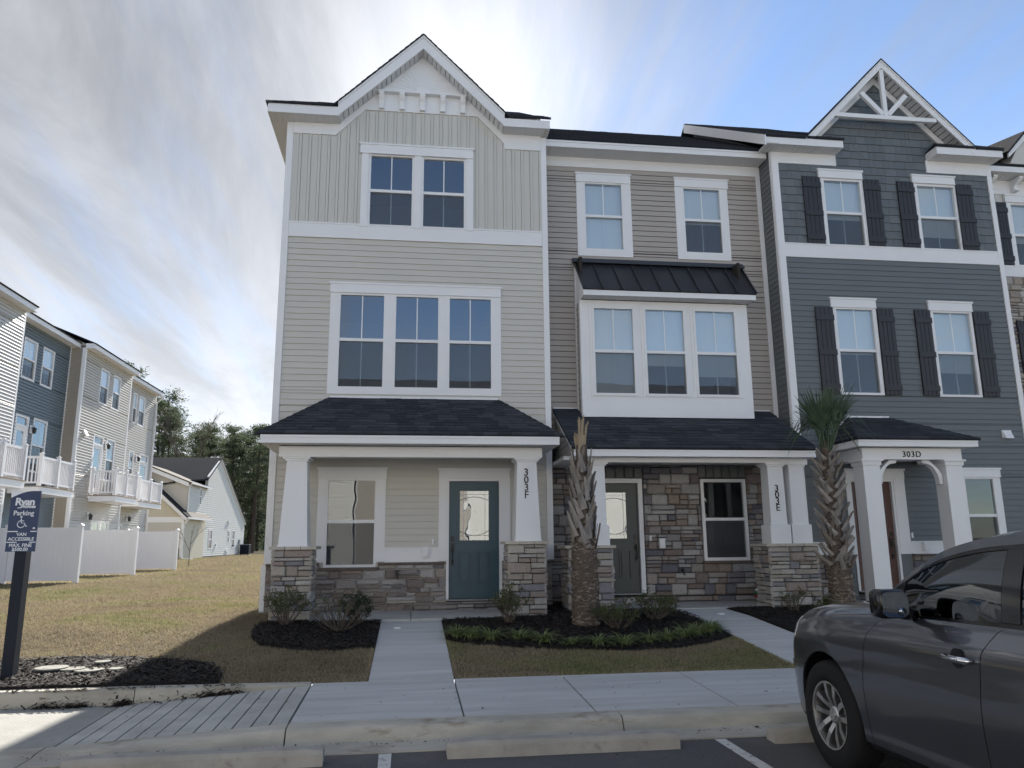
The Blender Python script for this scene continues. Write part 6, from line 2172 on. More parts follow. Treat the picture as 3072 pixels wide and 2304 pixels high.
# ------------------------------------------------------------------ pines and other far trees
def pine_mesh(seed, h=18.0, lo=0.30, dense=1.0):
    """crown of needle tufts on drooping limbs, and a trunk with its limbs"""
    rr = np.random.default_rng(seed)
    tris, trunk = [], MB()
    lean = rr.uniform(-0.02, 0.02, 2)
    tp = [(lean[0] * h * t * t, lean[1] * h * t * t, h * t) for t in np.linspace(0, 1, 8)]
    trunk.tube(tp, [0.22 * (1 - t) ** 0.8 + 0.02 for t in np.linspace(0, 1, 8)], 7)
    nb = int(46 * dense)
    V = []
    for i in range(nb):
        t = lo + (1 - lo) * (i + rr.uniform(0, 1)) / nb
        z = h * t
        az = rr.uniform(0, 2 * math.pi)
        u = (t - lo) / (1 - lo)
        Lb = h * (0.17 * (1 - u) ** 0.7 + 0.035) * rr.uniform(0.55, 1.25)
        if rr.uniform() < 0.10:
            continue
        rise = rr.uniform(0.05, 0.55) * (0.4 + u)
        d = np.array([math.cos(az), math.sin(az), rise])
        o = np.array([lean[0] * h * t * t, lean[1] * h * t * t, z])
        trunk.tube([o, o + d * Lb * 0.5 + np.array([0, 0, -0.02 * Lb]), o + d * Lb], [0.05 * (1.1 - u), 0.03, 0.012], 4, cap=False)
        for k in range(int(3 + 5 * rr.uniform())):
            f = rr.uniform(0.35, 1.05)
            c = o + d * Lb * f + rr.normal(0, 0.22 + 0.10 * Lb, 3) * np.array([1, 1, 0.55])
            nt = 30
            dirs = rr.normal(0, 1, (nt, 3))
            dirs[:, 2] = np.abs(dirs[:, 2]) * 0.8 + 0.15
            dirs /= np.linalg.norm(dirs, axis=1)[:, None]
            cc = c + rr.normal(0, 0.26, (nt, 3)) * np.array([1, 1, 0.6])
            side = np.cross(dirs, rr.normal(0, 1, (nt, 3)))
            side /= np.linalg.norm(side, axis=1)[:, None] + 1e-9
            ln = rr.uniform(0.16, 0.36, nt)[:, None]
            wd = rr.uniform(0.030, 0.065, nt)[:, None]
            V.append(np.stack([cc - side * wd, cc + side * wd, cc + dirs * ln], 1))
    V = np.concatenate(V).reshape(-1, 3)
    return V, trunk


def mesh_np(name, V, m):
    o = big_mesh(name, V, np.arange(len(V)).reshape(-1, 3), m)
    me = o.data
    bpy.data.objects.remove(o)
    return me


PV = []
for sd, lo, dn in ((1, 0.22, 1.5), (2, 0.32, 1.3), (3, 0.45, 1.1), (4, 0.15, 1.7)):
    V, tr = pine_mesh(sd, 18.0, lo, dn)
    tm = bpy.data.meshes.new('trunk')
    tm.from_pydata(tr.v, [], tr.f)
    tm.materials.append(M['bark'])
    PV.append((mesh_np('crown', V, 'needle'), tm))
TG = 'pines of the far wood'
trees = [(-31.5, 74, 20.5, 3, 'tallest pine, rising above the end of the rear row'), (-28.3, 78, 18.2, 0, 'full pine just right of the tallest pine'),
         (-36, 80, 19, 1, 0), (-26.2, 74, 15.8, 3, 0), (-24.6, 80, 14.2, 3, 0), (-22.6, 76, 14.0, 0, 0), (-21.2, 82, 14.8, 3, 0), (-19.6, 75, 13.8, 0, 0), (-18.3, 80, 14.2, 1, 'pine above the ridge end of the cream house'),
         (-16.9, 74, 14.0, 2, 'bare-trunked pine with a high crown beside the front end unit'), (-15.2, 77, 12.6, 1, 0), (-13.6, 83, 13.5, 2, 0), (-17.8, 90, 13.6, 2, 0), (-20.4, 95, 14.5, 1, 0), (-24, 93, 15.5, 3, 0), (-28, 94, 17.0, 0, 0),
         (-33, 92, 20, 1, 0), (-15.5, 96, 12.8, 3, 0), (-22.5, 104, 15, 2, 0), (-18.8, 108, 15.0, 2, 0), (-26.5, 108, 17, 3, 0), (-40, 90, 20, 0, 0), (-12.0, 94, 12, 1, 0), (-30.0, 106, 18, 0, 0)]
for i, (x, y, h, v, lab) in enumerate(trees):
    front = sorted((t for t in trees if t[1] < 84), key=lambda t: t[0] / (t[1] + 14))
    if not lab and y < 84:
        lab = ('first', 'second', 'third', 'fourth', 'fifth', 'sixth', 'seventh', 'eighth', 'ninth', 'tenth', 'eleventh', 'twelfth')[[t[:2] for t in front].index((x, y))] + ' pine from the left in the front line of the far wood'
    T = thing('pine_tree', (x, y, 0.6), lab or 'dark green pine standing deeper in the wood behind the front line of pines', 'tree', TG)
    s = h / 18.0
    sw = s * random.uniform(0.95, 1.2)
    rot = random.uniform(0, 6.28)
    inst('trunk', PV[v][1], T, (x, y, 0.6), (sw, sw, s), (0, 0, rot))
    inst('crown', PV[v][0], T, (x, y, 0.6), (sw * 1.1, sw * 1.1, s), (0, 0, rot))
# understorey and distant wood that read as one mass
U = []
r2 = np.random.default_rng(77)
for i in range(560):
    x, y = r2.uniform(-62, -7), r2.uniform(88, 128)
    top = r2.uniform(1.2, 4.5) if i % 3 else r2.uniform(3, 8)
    c = np.array([x, y, 0.7 + r2.uniform(0.1, 1) * top])
    nt = 60
    cc = c + r2.normal(0, 0.55, (nt, 3))
    dirs = r2.normal(0, 1, (nt, 3))
    dirs /= np.linalg.norm(dirs, axis=1)[:, None]
    side = np.cross(dirs, r2.normal(0, 1, (nt, 3)))
    side /= np.linalg.norm(side, axis=1)[:, None]
    U.append(np.stack([cc - side * 0.09, cc + side * 0.09, cc + dirs * 0.42], 1))
tag(big_mesh('undergrowth', np.concatenate(U).reshape(-1, 3), np.arange(560 * 60 * 3).reshape(-1, 3), 'needle'), kind='stuff')
b = MB()
for i in range(90):
    x, y = r2.uniform(-60, -8), r2.uniform(96, 150)
    h = r2.uniform(9, 15)
    b.tube([(x, y, 0.5), (x + r2.uniform(-.4, .4), y, h * 0.6), (x + r2.uniform(-.6, .6), y, h)], [0.16, 0.12, 0.04], 5)
tag(b.build('far_trunks', 'bark'), kind='stuff')
V, _ = pine_mesh(9, 16.0, 0.3, 1.5)
F_ = []
for i in range(26):
    x, y, s = r2.uniform(-75, -14), r2.uniform(112, 150), r2.uniform(0.75, 1.05)
    a = r2.uniform(0, 6.28)
    Rm_ = np.array([[math.cos(a), -math.sin(a), 0], [math.sin(a), math.cos(a), 0], [0, 0, 1]])
    F_.append((V @ Rm_.T) * s + np.array([x, y, 0.5]))
F_ = np.concatenate(F_)
tag(big_mesh('distant_woods', F_, np.arange(len(F_)).reshape(-1, 3), 'needle'), kind='stuff')


def bare_tree(x, y, z, h, r, seed, m, label, name='bare_tree', depth=4, spread=0.5):
    rr = random.Random(seed)
    b, tw = MB(), MB()

    def grow(p, d, L, rad, k):
        q = p + d * L
        (b if k == depth else tw).tube([p, p.lerp(q, 0.5) + Vector((rr.uniform(-.04, .04), rr.uniform(-.04, .04), 0)) * L, q], [rad, rad * 0.85, rad * 0.7], 5, cap=False)
        if k == 0:
            return
        for _ in range(3 if k > 1 else 4):
            nd = (d + Vector((rr.uniform(-1, 1), rr.uniform(-1, 1), rr.uniform(-.1, .6))) * spread).normalized()
            grow(p.lerp(q, rr.uniform(0.55, 1.0)), nd, L * rr.uniform(0.5, 0.75), rad * 0.55, k - 1)
    T = thing(name, (x, y, z), label, 'tree')
    grow(Vector((x, y, z)), Vector((0, 0, 1)), h * 0.45, r, depth)
    b.build('trunk', m, T)
    tw.build('branches', m, T)


bare_tree(-23.6, 72, 0.6, 16.8, 0.13, 4, 'twig', 'leafless grey tree standing above the pines over the cream house roof')
bare_tree(-10.4, 25.2, 0.66, 2.3, 0.022, 8, 'twig', 'thin bare sapling on the lawn before the cream house', 'sapling', 3, 0.75)


# ------------------------------------------------------------------ cabbage palms
def boot_mesh(seed, L, flare, w0, w1, split=True):
    rr = random.Random(seed)
    b = MB()
    n = 6
    rings = []
    for i in range(n + 1):
        t = i / n
        out = 0.0 + flare * t ** 1.7 + 0.02 * math.sin(math.pi * t)
        up = L * t
        w = w0 * (1 - t) ** 1.3 + w1 * (0.35 + 0.65 * t if t < 0.9 else 0.75)
        th = 0.020 + 0.010 * (1 - t)
        sk = rr.uniform(-.006, .006)
        rings.append([(-w + sk, -out - th * 0.3, up), (sk * 0.5, -out - th, up + 0.004), (w + sk, -out - th * 0.3, up + rr.uniform(-.006, .006)), (sk, -out + th * 0.4, up)])
    vs = [p for r in rings for p in r]
    fs = [(i * 4 + k, i * 4 + (k + 1) % 4, (i + 1) * 4 + (k + 1) % 4, (i + 1) * 4 + k) for i in range(n) for k in range(4)] + [(0, 3, 2, 1), (n * 4, n * 4 + 1, n * 4 + 2, n * 4 + 3)]
    me = bpy.data.meshes.new('leaf_base')
    me.from_pydata(vs, [], fs)
    me.materials.append(M['boot'])
    return me


def palm(x, y, z0, zf, zb, label, r0, boots, seed, opening, lean=0.0, cross=0.36, N=74):
    rr = random.Random(seed)
    T = thing('palm_tree', (x, y, z0), label, 'palm tree', 'cabbage palms before the townhouses')
    b = MB()
    n = 26
    pts, rad = [], []
    for i in range(n + 1):
        t = i / n
        z = z0 - 0.1 + (zb - z0 + 0.1) * t
        pts.append((x + lean * t, y, z))
        base = r0 * (1.12 - 0.25 * t) if z < zf else r0 * (0.80 - 0.34 * (z - zf) / (zb - zf))
        rad.append(base * (1 + rr.uniform(-.05, .05) + (0.04 if i % 2 else -0.03)))
    b.tube(pts, rad, 18)
    # shaggy fibres
    b.build('trunk', 'fibre', T, True)
    fb = MB()
    for i in range(700):
        a = rr.uniform(0, 2 * math.pi)
        z = rr.uniform(z0, zf + 0.1)
        R0 = r0 * (1.10 - 0.25 * (z - z0) / (zb - z0)) + 0.002
        da = rr.uniform(0.15, 0.5)
        p = [Vector((x + lean * (z - z0) / (zb - z0) + R0 * math.cos(a + da * k), y + R0 * math.sin(a + da * k), z + rr.uniform(-.015, .015))) for k in (0, 0.5, 1)]
        o = [Vector((math.cos(a + da * k), math.sin(a + da * k), 0)) * (0.006 + 0.018 * (i % 3 == 0)) for k in (0, 0.5, 1)]
        w = Vector((0, 0, rr.uniform(0.005, 0.012)))
        fb.add([p[0] - w, p[1] - w + o[1], p[2] - w, p[2] + w, p[1] + w + o[1], p[0] + w], [(0, 1, 4, 5), (1, 2, 3, 4)], i % 2)
    tag(fb.build('trunk_fibre', ['fibre', 'fibre2'], T), kind='stuff')
    ms = [boot_mesh(seed * 10 + k, *boots) for k in range(5)]
    for i in range(N):
        t = i / N
        z = zf - 0.06 + (zb - zf - boots[0] * 0.6) * t
        a = i * 2.39996 + rr.uniform(-.12, .12)
        R0 = r0 * (0.84 - 0.34 * (z - zf) / (zb - zf))
        xx = x + lean * (z - z0) / (zb - z0)
        s = rr.uniform(0.85, 1.15) * (1.0 - 0.18 * t)
        tilt = (cross if i % 2 else -cross) + rr.uniform(-.12, .12)
        inst('leaf_base', rr.choice(ms), T, (xx + R0 * math.cos(a), y + R0 * math.sin(a), z), (s, s * opening * rr.uniform(0.75, 1.35), s), (0, tilt, a + math.pi / 2))
    return T


P1 = palm(2.62, -2.32, 0.42, 1.58, 3.12, 'palm without leaves, cut fronds bundled on top, between the teal door and the tan porch', 0.185, (0.38, 0.075, 0.048, 0.024), 3, 0.62, 0.0, 0.30, 78)
rr = random.Random(5)
for i in range(11):
    a = i * 2.4
    r = 0.035 + 0.006 * (i % 4)
    L = rr.uniform(0.30, 0.62)
    x, y = 2.61 + r * math.cos(a), -2.32 + r * math.sin(a)
    ox, oy = 0.11 * L * math.cos(a) * rr.uniform(0.3, 1.6), 0.11 * L * math.sin(a)
    b = MB()
    b.tube([(x, y, 2.92), (x + ox * 0.4, y + oy * 0.4, 2.92 + L * 0.6), (x + ox, y + oy, 2.95 + L)], [0.034, 0.027, 0.020], 5)
    for q in range(3):
        e = (x + ox + rr.uniform(-.03, .03), y + oy + rr.uniform(-.02, .02), 2.95 + L + rr.uniform(0.0, 0.06))
        b.tube([(x + ox * 0.9, y + oy * 0.9, 2.90 + L), e], [0.012, 0.004], 4)
    b.build('cut_frond', 'stub', P1)

P2 = palm(6.90, -2.0, 0.44, 1.20, 3.25, 'palm with a tied green frond crown and open pale leaf bases behind the dark SUV', 0.165, (0.29, 0.105, 0.048, 0.026), 6, 1.0, -0.05, 0.56, 92)
rr = random.Random(15)
for i in range(18):
    a = i * 2.4 + 0.3
    sp = 0.08 + 0.34 * ((i * 7) % 18) / 18
    droop = i in (3, 6, 9, 11, 15)
    b = MB()
    c0 = Vector((6.86 + 0.05 * math.cos(a), -2.0 + 0.05 * math.sin(a), 3.05))
    d = Vector((math.cos(a) * sp, math.sin(a) * sp, 1.0)).normalized()
    c1 = c0 + d * rr.uniform(0.38, 0.55)
    b.tube([c0, c0.lerp(c1, 0.5), c1], [0.018, 0.014, 0.010], 5)
    sideV = Vector((-math.sin(a), math.cos(a), 0))
    outV = Vector((math.cos(a), math.sin(a), 0))
    nb = 15
    for k in range(nb):
        f = (k / (nb - 1) - 0.5) * 2
        ang = f * (0.62 if not droop else 1.1)
        v = (d * math.cos(ang) + sideV * math.sin(ang) * 0.85).normalized()
        L = rr.uniform(0.62, 0.90) * (1 - 0.15 * abs(f))
        w = sideV * 0.0125 + d.cross(outV) * 0.004
        p0 = c1
        pts = [p0]
        for q in range(1, 5):
            t = q / 4
            sag = (0.95 if droop else 0.10 + 0.30 * abs(f)) * t * t * L * rr.uniform(0.7, 1.2)
            pts.append(p0 + v * L * t + outV * (0.25 if droop else 0.05) * t * t - Vector((0, 0, sag)))
        if not droop:
            for q in range(len(pts)):
                if pts[q].z > 4.22:
                    pts[q].z = 4.22 + rr.uniform(-0.03, 0.02)
        ws = [0.35, 1.0, 0.9, 0.6, 0.12]
        vs, fs = [], []
        for q in range(5):
            vs += [pts[q] - w * ws[q], pts[q] + w * ws[q]]
        fs = [(2 * q, 2 * q + 1, 2 * q + 3, 2 * q + 2) for q in range(4)]
        b.add(vs, fs)
    b.build('frond', 'frond', P2)


# ------------------------------------------------------------------ shrubs and liriope
def leaf_add(b, p, d, L, w, rr):
    s = d.cross(Vector((rr.uniform(-1, 1), rr.uniform(-1, 1), rr.uniform(-1, 1)))).normalized() * w
    m = p + d * L * 0.5
    b.add([p, m + s, p + d * L - Vector((0, 0, L * 0.15)), m - s], [(0, 1, 2, 3)])


def shrub(x, y, h, spread, nst, label, seed, leafm='leaf', tips=1.0, low=0.5, nl=13, lsz=0.042, name='shrub', group='shrubs in the mulch beds'):
    rr = random.Random(seed)
    z = gz(0, y) + 0.01
    T = thing(name, (x, y, z), label, 'shrub', group)
    st, lf = MB(), MB()

    def rosette(p, d, n):
        for _ in range(n):
            v = (d * 0.6 + Vector((rr.uniform(-1, 1), rr.uniform(-1, 1), rr.uniform(-0.5, 1)))).normalized()
            leaf_add(lf, p + Vector((rr.uniform(-.03, .03), rr.uniform(-.03, .03), rr.uniform(-.03, .03))), v, lsz * rr.uniform(0.7, 1.35), lsz * 0.20, rr)
    for i in range(nst):
        a = rr.uniform(0, 2 * math.pi)
        s = spread * math.sqrt(rr.uniform(0.02, 1))
        hh = h * rr.uniform(0.6, 1.05) * (1 - 0.35 * (s / spread) ** 2)
        p0 = Vector((x + rr.uniform(-.06, .06), y + rr.uniform(-.06, .06), z - 0.02))
        p2 = Vector((x + s * math.cos(a), y + s * math.sin(a), z + hh))
        p1 = p0.lerp(p2, 0.5) + Vector((rr.uniform(-.04, .04), rr.uniform(-.04, .04), -0.05 * h))
        st.tube([p0, p1, p2], [0.007, 0.005, 0.003], 5, cap=False)
        for k in range(rr.choice((2, 3, 4))):
            t = rr.uniform(low, 0.95)
            q = p1.lerp(p2, (t - 0.5) * 2) if t > 0.5 else p0.lerp(p1, t * 2)
            e = q + Vector((rr.uniform(-.1, .1), rr.uniform(-.1, .1), rr.uniform(0.03, 0.12))) * (h / 0.5)
            st.tube([q, e], [0.0035, 0.002], 4, cap=False)
            if rr.random() < tips:
                rosette(e, (e - q).normalized(), nl)
        if rr.random() < tips:
            rosette(p2, Vector((0, 0, 1)), nl)
    st.build('stems', 'stem', T)
    lf.build('foliage', leafm, T)
    return T


shrub(-1.80, -1.82, 0.56, 0.32, 24, 'leafy azalea before the left stone pier of the beige unit', 1)
shrub(-0.98, -2.42, 0.50, 0.42, 38, 'nearly leafless twiggy shrub in the mulch left of the front walk', 2, tips=0.16, low=0.7, nl=9)
shrub(-0.78, -1.82, 0.50, 0.24, 34, 'small dense dark evergreen shrub at the edge of the beige porch slab', 3, 'leafdark', nl=22, low=0.3, lsz=0.032)
shrub(1.50, -2.05, 0.55, 0.28, 22, 'azalea in front of the right stone pier of the beige unit', 4, nl=12)
shrub(2.98, -2.72, 0.40, 0.34, 24, 'low azalea at the foot of the leafless palm', 5, nl=12)
shrub(3.75, -2.05, 0.42, 0.38, 26, 'wide azalea before the dark green door', 6, nl=12)
shrub(6.30, -1.55, 0.48, 0.26, 14, 'thin shrub before the double-column stone pier', 7, tips=0.5)
shrub(6.72, -1.95, 0.30, 0.26, 18, 'low shrub at the foot of the palm with green fronds', 8, nl=12)


def liriope_mesh(seed, n=95):
    rr = random.Random(seed)
    b = MB()
    for i in range(n):
        a = rr.uniform(0, 2 * math.pi)
        L = rr.uniform(0.20, 0.34)
        el = rr.uniform(0.75, 1.45)
        o = Vector((math.cos(a), math.sin(a), 0))
        s = Vector((-math.sin(a), math.cos(a), 0))
        p = o * rr.uniform(0, 0.06)
        pts = [p]
        ang = el
        for k in range(5):
            p = p + (o * math.cos(ang) + Vector((0, 0, math.sin(ang)))) * L / 5
            ang -= rr.uniform(0.28, 0.48)
            pts.append(p)
        ws = [0.0045, 0.006, 0.006, 0.0055, 0.004, 0.001]
        vs = []
        for q in range(6):
            vs += [pts[q] - s * ws[q], pts[q] + s * ws[q]]
        b.add(vs, [(2 * q, 2 * q + 1, 2 * q + 3, 2 * q + 2) for q in range(5)])
    me = bpy.data.meshes.new('liriope_clump')
    me.from_pydata(b.v, [], b.f)
    me.materials.append(M['liriope'])
    return me


LMS = [liriope_mesh(50 + k) for k in range(5)]
LIR = [(0.66, -3.02), (0.86, -3.10), (1.10, -3.28), (1.48, -3.28), (1.78, -3.52), (2.12, -3.68), (2.46, -3.72), (2.80, -3.80), (3.16, -3.70), (3.45, -3.58), (3.74, -3.42), (3.98, -3.28), (4.20, -3.16), (4.32, -2.98)]
for i, (x, y) in enumerate(LIR):
    o = inst('liriope_clump', LMS[i % 5], None, (x, y, gz(0, y) + 0.02), (random.uniform(0.85, 1.1),) * 2 + (random.uniform(0.75, 1.0),), (0, 0, random.uniform(0, 6.28)))
    lab = ('', 'second', 'third', 'fourth', 'fifth', '', 'seventh', 'eighth', 'ninth', 'tenth', 'eleventh', 'twelfth', 'thirteenth', '')[i] + ' liriope clump of the edging row, counted from the walk to the teal door'
    if i == 0:
        lab = 'liriope clump next to the walk to the teal door'
    if i == len(LIR) - 1:
        lab = 'last liriope clump, against the walk of the tan townhouse'
    if i == 5:
        o.scale = (0.75, 0.75, 0.62)
        lab = 'smallest liriope clump, before the leafless palm'
    tag(o, lab, 'plant', 'liriope edging the mulch bed')

# striped bundle beside the double-column pier
T = thing('bundle', (6.58, 0.26, 0.515), 'small striped green, white and red bundle on the tan porch floor beside the pier', 'bundle')
for k, m in enumerate(('greenwrap', 'white', 'red', 'greenwrap', 'white', 'red')):
    a0, a1 = math.pi * k / 6, math.pi * (k + 1) / 6
    prof = []
    for q in range(5):
        a = a0 + (a1 - a0) * q / 4
        prof.append((0.135 * math.sin(a), 0.13 - 0.13 * math.cos(a)))
    MB().lathe(prof, (6.58, 0.26, 0.515), 'z', 16).build('wrap_band', m, T, True)


# ------------------------------------------------------------------ dark SUV, nose to the kerb
def hermite(xs_, ys_):
    xs_, ys_ = np.array(xs_, float), np.array(ys_, float)
    d = np.gradient(ys_, xs_)

    def f(x):
        x = np.clip(x, xs_[0], xs_[-1])
        i = np.clip(np.searchsorted(xs_, x) - 1, 0, len(xs_) - 2)
        h = xs_[i + 1] - xs_[i]
        t = (x - xs_[i]) / h
        return (2 * t**3 - 3 * t**2 + 1) * ys_[i] + (t**3 - 2 * t**2 + t) * h * d[i] + (-2 * t**3 + 3 * t**2) * ys_[i + 1] + (t**3 - t**2) * h * d[i + 1]
    return f


CX, YF = 4.045, -7.36
S_ = [0, .06, .16, .35, .6, .96, 1.3, 1.6, 2.0, 2.7, 3.4, 3.86, 4.3, 4.75, 4.95, 5.02]
cW = hermite(S_, [.60, .70, .80, .90, .955, .985, .983, .975, .972, .975, .978, .985, .965, .90, .83, .78])
cT = hermite(S_, [.76, .86, .94, 1.00, 1.045, 1.095, 1.125, 1.145, 1.16, 1.175, 1.19, 1.20, 1.215, 1.21, 1.15, 1.02])
cH = hermite([0, .06, .16, .35, .6, .96, 1.3, 1.6, 5.02], [.84, .97, 1.045, 1.11, 1.155, 1.185, 1.205, 1.215, 1.215])


def car_keys(s):
    W, ZT = float(cW(s)), float(cT(s))
    ZH = float(cH(s)) if s < 1.62 else ZT + 0.02
    k = [(.80, .25), (.935, .27), (.975, .40), (1.0, .66), (.992, ZT - .30), (.985, ZT - .155), (.958, ZT - .075), (.915, ZT)]
    k = [(a * W, z) for a, z in k]
    k += [(.78 * W, ZT + (ZH - ZT) * 0.72), (.45 * W, ZH), (0.0, ZH + .012)]
    return k


def car_pt(s, v, side=-1, inset=0.0):
    K = car_keys(s)
    n = len(K)
    i = min(max(int(math.floor(v)), 0), n - 2)
    t = v - i

    def g(j):
        if j < 0:
            return (2 * K[0][0] - K[1][0], 2 * K[0][1] - K[1][1])
        if j >= n:
            return (-K[n - 2][0], K[n - 2][1])
        return K[j]
    p0, p1, p2, p3 = g(i - 1), g(i), g(i + 1), g(i + 2)
    r = [0.5 * ((2 * p1[q]) + (-p0[q] + p2[q]) * t + (2 * p0[q] - 5 * p1[q] + 4 * p2[q] - p3[q]) * t * t + (-p0[q] + 3 * p1[q] - 3 * p2[q] + p3[q]) * t**3) for q in (0, 1)]
    return Vector((CX + side * r[0], YF - s, r[1]))


S2 = [1.52, 1.66, 1.86, 2.1, 2.4, 2.8, 3.3, 3.9, 4.4, 4.7, 4.86]
gZ = hermite(S2, [1.20, 1.305, 1.435, 1.555, 1.635, 1.675, 1.69, 1.68, 1.645, 1.56, 1.42])
gW = hermite(S2, [.855, .83, .80, .77, .74, .715, .705, .70, .69, .68, .67])


def side_pt(s, t, side=-1):
    B = car_pt(s, 7.0, side)
    bx = CX + side * (abs(B.x - CX) - 0.012)
    T_ = Vector((CX + side * float(gW(s)), YF - s, float(gZ(s))))
    p = Vector((bx, YF - s, B.z - 0.004)).lerp(T_, t)
    p.x += side * 0.028 * math.sin(math.pi * t) * min(1, (s - 1.5) / 0.5)
    return p


def roof_pt(s, q, side=-1):
    w = float(gW(s)) * (1 - q)
    cr = 0.065 * min(1, (s - 1.45) / 0.5) + 0.01
    return Vector((CX + side * w, YF - s, float(gZ(s)) + cr * (1 - (1 - q) ** 2.2)))


def patch(fn, su, sv, nu, nv, th, name, m, parent, side=-1, lift=0.0, smooth=True):
    """closed panel over fn(s, v): su = (edge0(v), edge1(v)), sv = (v0, v1)"""
    e0 = su[0] if callable(su[0]) else (lambda v: su[0])
    e1 = su[1] if callable(su[1]) else (lambda v: su[1])
    out, inn = [], []
    for j in range(nv + 1):
        v = sv[0] + (sv[1] - sv[0]) * j / nv
        a, b_ = e0(v), e1(v)
        for i in range(nu + 1):
            s = a + (b_ - a) * i / nu
            p = fn(s, v, side)
            h = 0.01
            ds = fn(s + h, v, side) - fn(s - h, v, side)
            v_hi, v_lo = min(v + 0.02, 10.0), v - 0.02
            dv = fn(s, v_hi, side) - fn(s, v_lo, side)
            N = ds.cross(dv)
            if N.length < 1e-9:
                N = Vector((side, 0, 0))
            N.normalize()
            if N.x * side < -0.2 or (abs(N.x) <= 0.2 and N.z < 0):
                N = -N
            out.append(p + N * lift)
            inn.append(p + N * (lift - th))
    n1 = nu + 1
    fs = []
    M_ = len(out)
    for j in range(nv):
        for i in range(nu):
            q = (j * n1 + i, j * n1 + i + 1, (j + 1) * n1 + i + 1, (j + 1) * n1 + i)
            fs += [q, tuple(M_ + k for k in q[::-1])]
    ring = [i for i in range(nu)] + [j * n1 + nu for j in range(nv)] + [nv * n1 + i for i in range(nu, 0, -1)] + [j * n1 for j in range(nv, 0, -1)]
    L = len(ring)
    for q in range(L):
        a, c = ring[q], ring[(q + 1) % L]
        fs.append((c, a, M_ + a, M_ + c))
    # orient outwards
    p = [out[k] for k in fs[0]]
    nn = (p[1] - p[0]).cross(p[2] - p[0])
    c0 = sum(out, Vector()) / M_
    ref = sum(out, Vector()) / M_ - sum(inn, Vector()) / M_
    if nn.dot(ref) < 0:
        fs = [f[::-1] for f in fs]
    mb = MB()
    mb.add(out + inn, fs)
    o = mb.build(name, m, parent)
    if smooth:
        o.data.polygons.foreach_set('use_smooth', [True] * len(o.data.polygons))
        me = o.data
        try:
            me.set_sharp_from_angle(angle=math.radians(35))
        except Exception:
            pass
    return o


def boolean_cut(o, cutters):
    for c in cutters:
        md = o.modifiers.new('cut', 'BOOLEAN')
        md.object = c
        md.operation = 'DIFFERENCE'
        md.solver = 'EXACT'
    dg = bpy.context.evaluated_depsgraph_get()
    dg.update()
    me = bpy.data.meshes.new_from_object(o.evaluated_get(dg))
    o.modifiers.clear()
    old = o.data
    me.name = old.name
    o.data = me
    try:
        me.set_sharp_from_angle(angle=math.radians(35))
    except Exception:
        pass


def superell(c, r, e=0.5, nu=20, nv=14):
    """rounded box: exponents below 1 square it off"""
    def sp(a, p):
        return math.copysign(abs(a) ** p, a)
    vs, fs = [], []
    for j in range(nv + 1):
        ph = -math.pi / 2 + math.pi * j / nv
        for i in range(nu):
            th = 2 * math.pi * i / nu
            vs.append((c[0] + r[0] * sp(math.cos(ph), e) * sp(math.cos(th), e), c[1] + r[1] * sp(math.cos(ph), e) * sp(math.sin(th), e), c[2] + r[2] * sp(math.sin(ph), e)))
    for j in range(nv):
        for i in range(nu):
            fs.append((j * nu + i, j * nu + (i + 1) % nu, (j + 1) * nu + (i + 1) % nu, (j + 1) * nu + i))
    return vs, fs


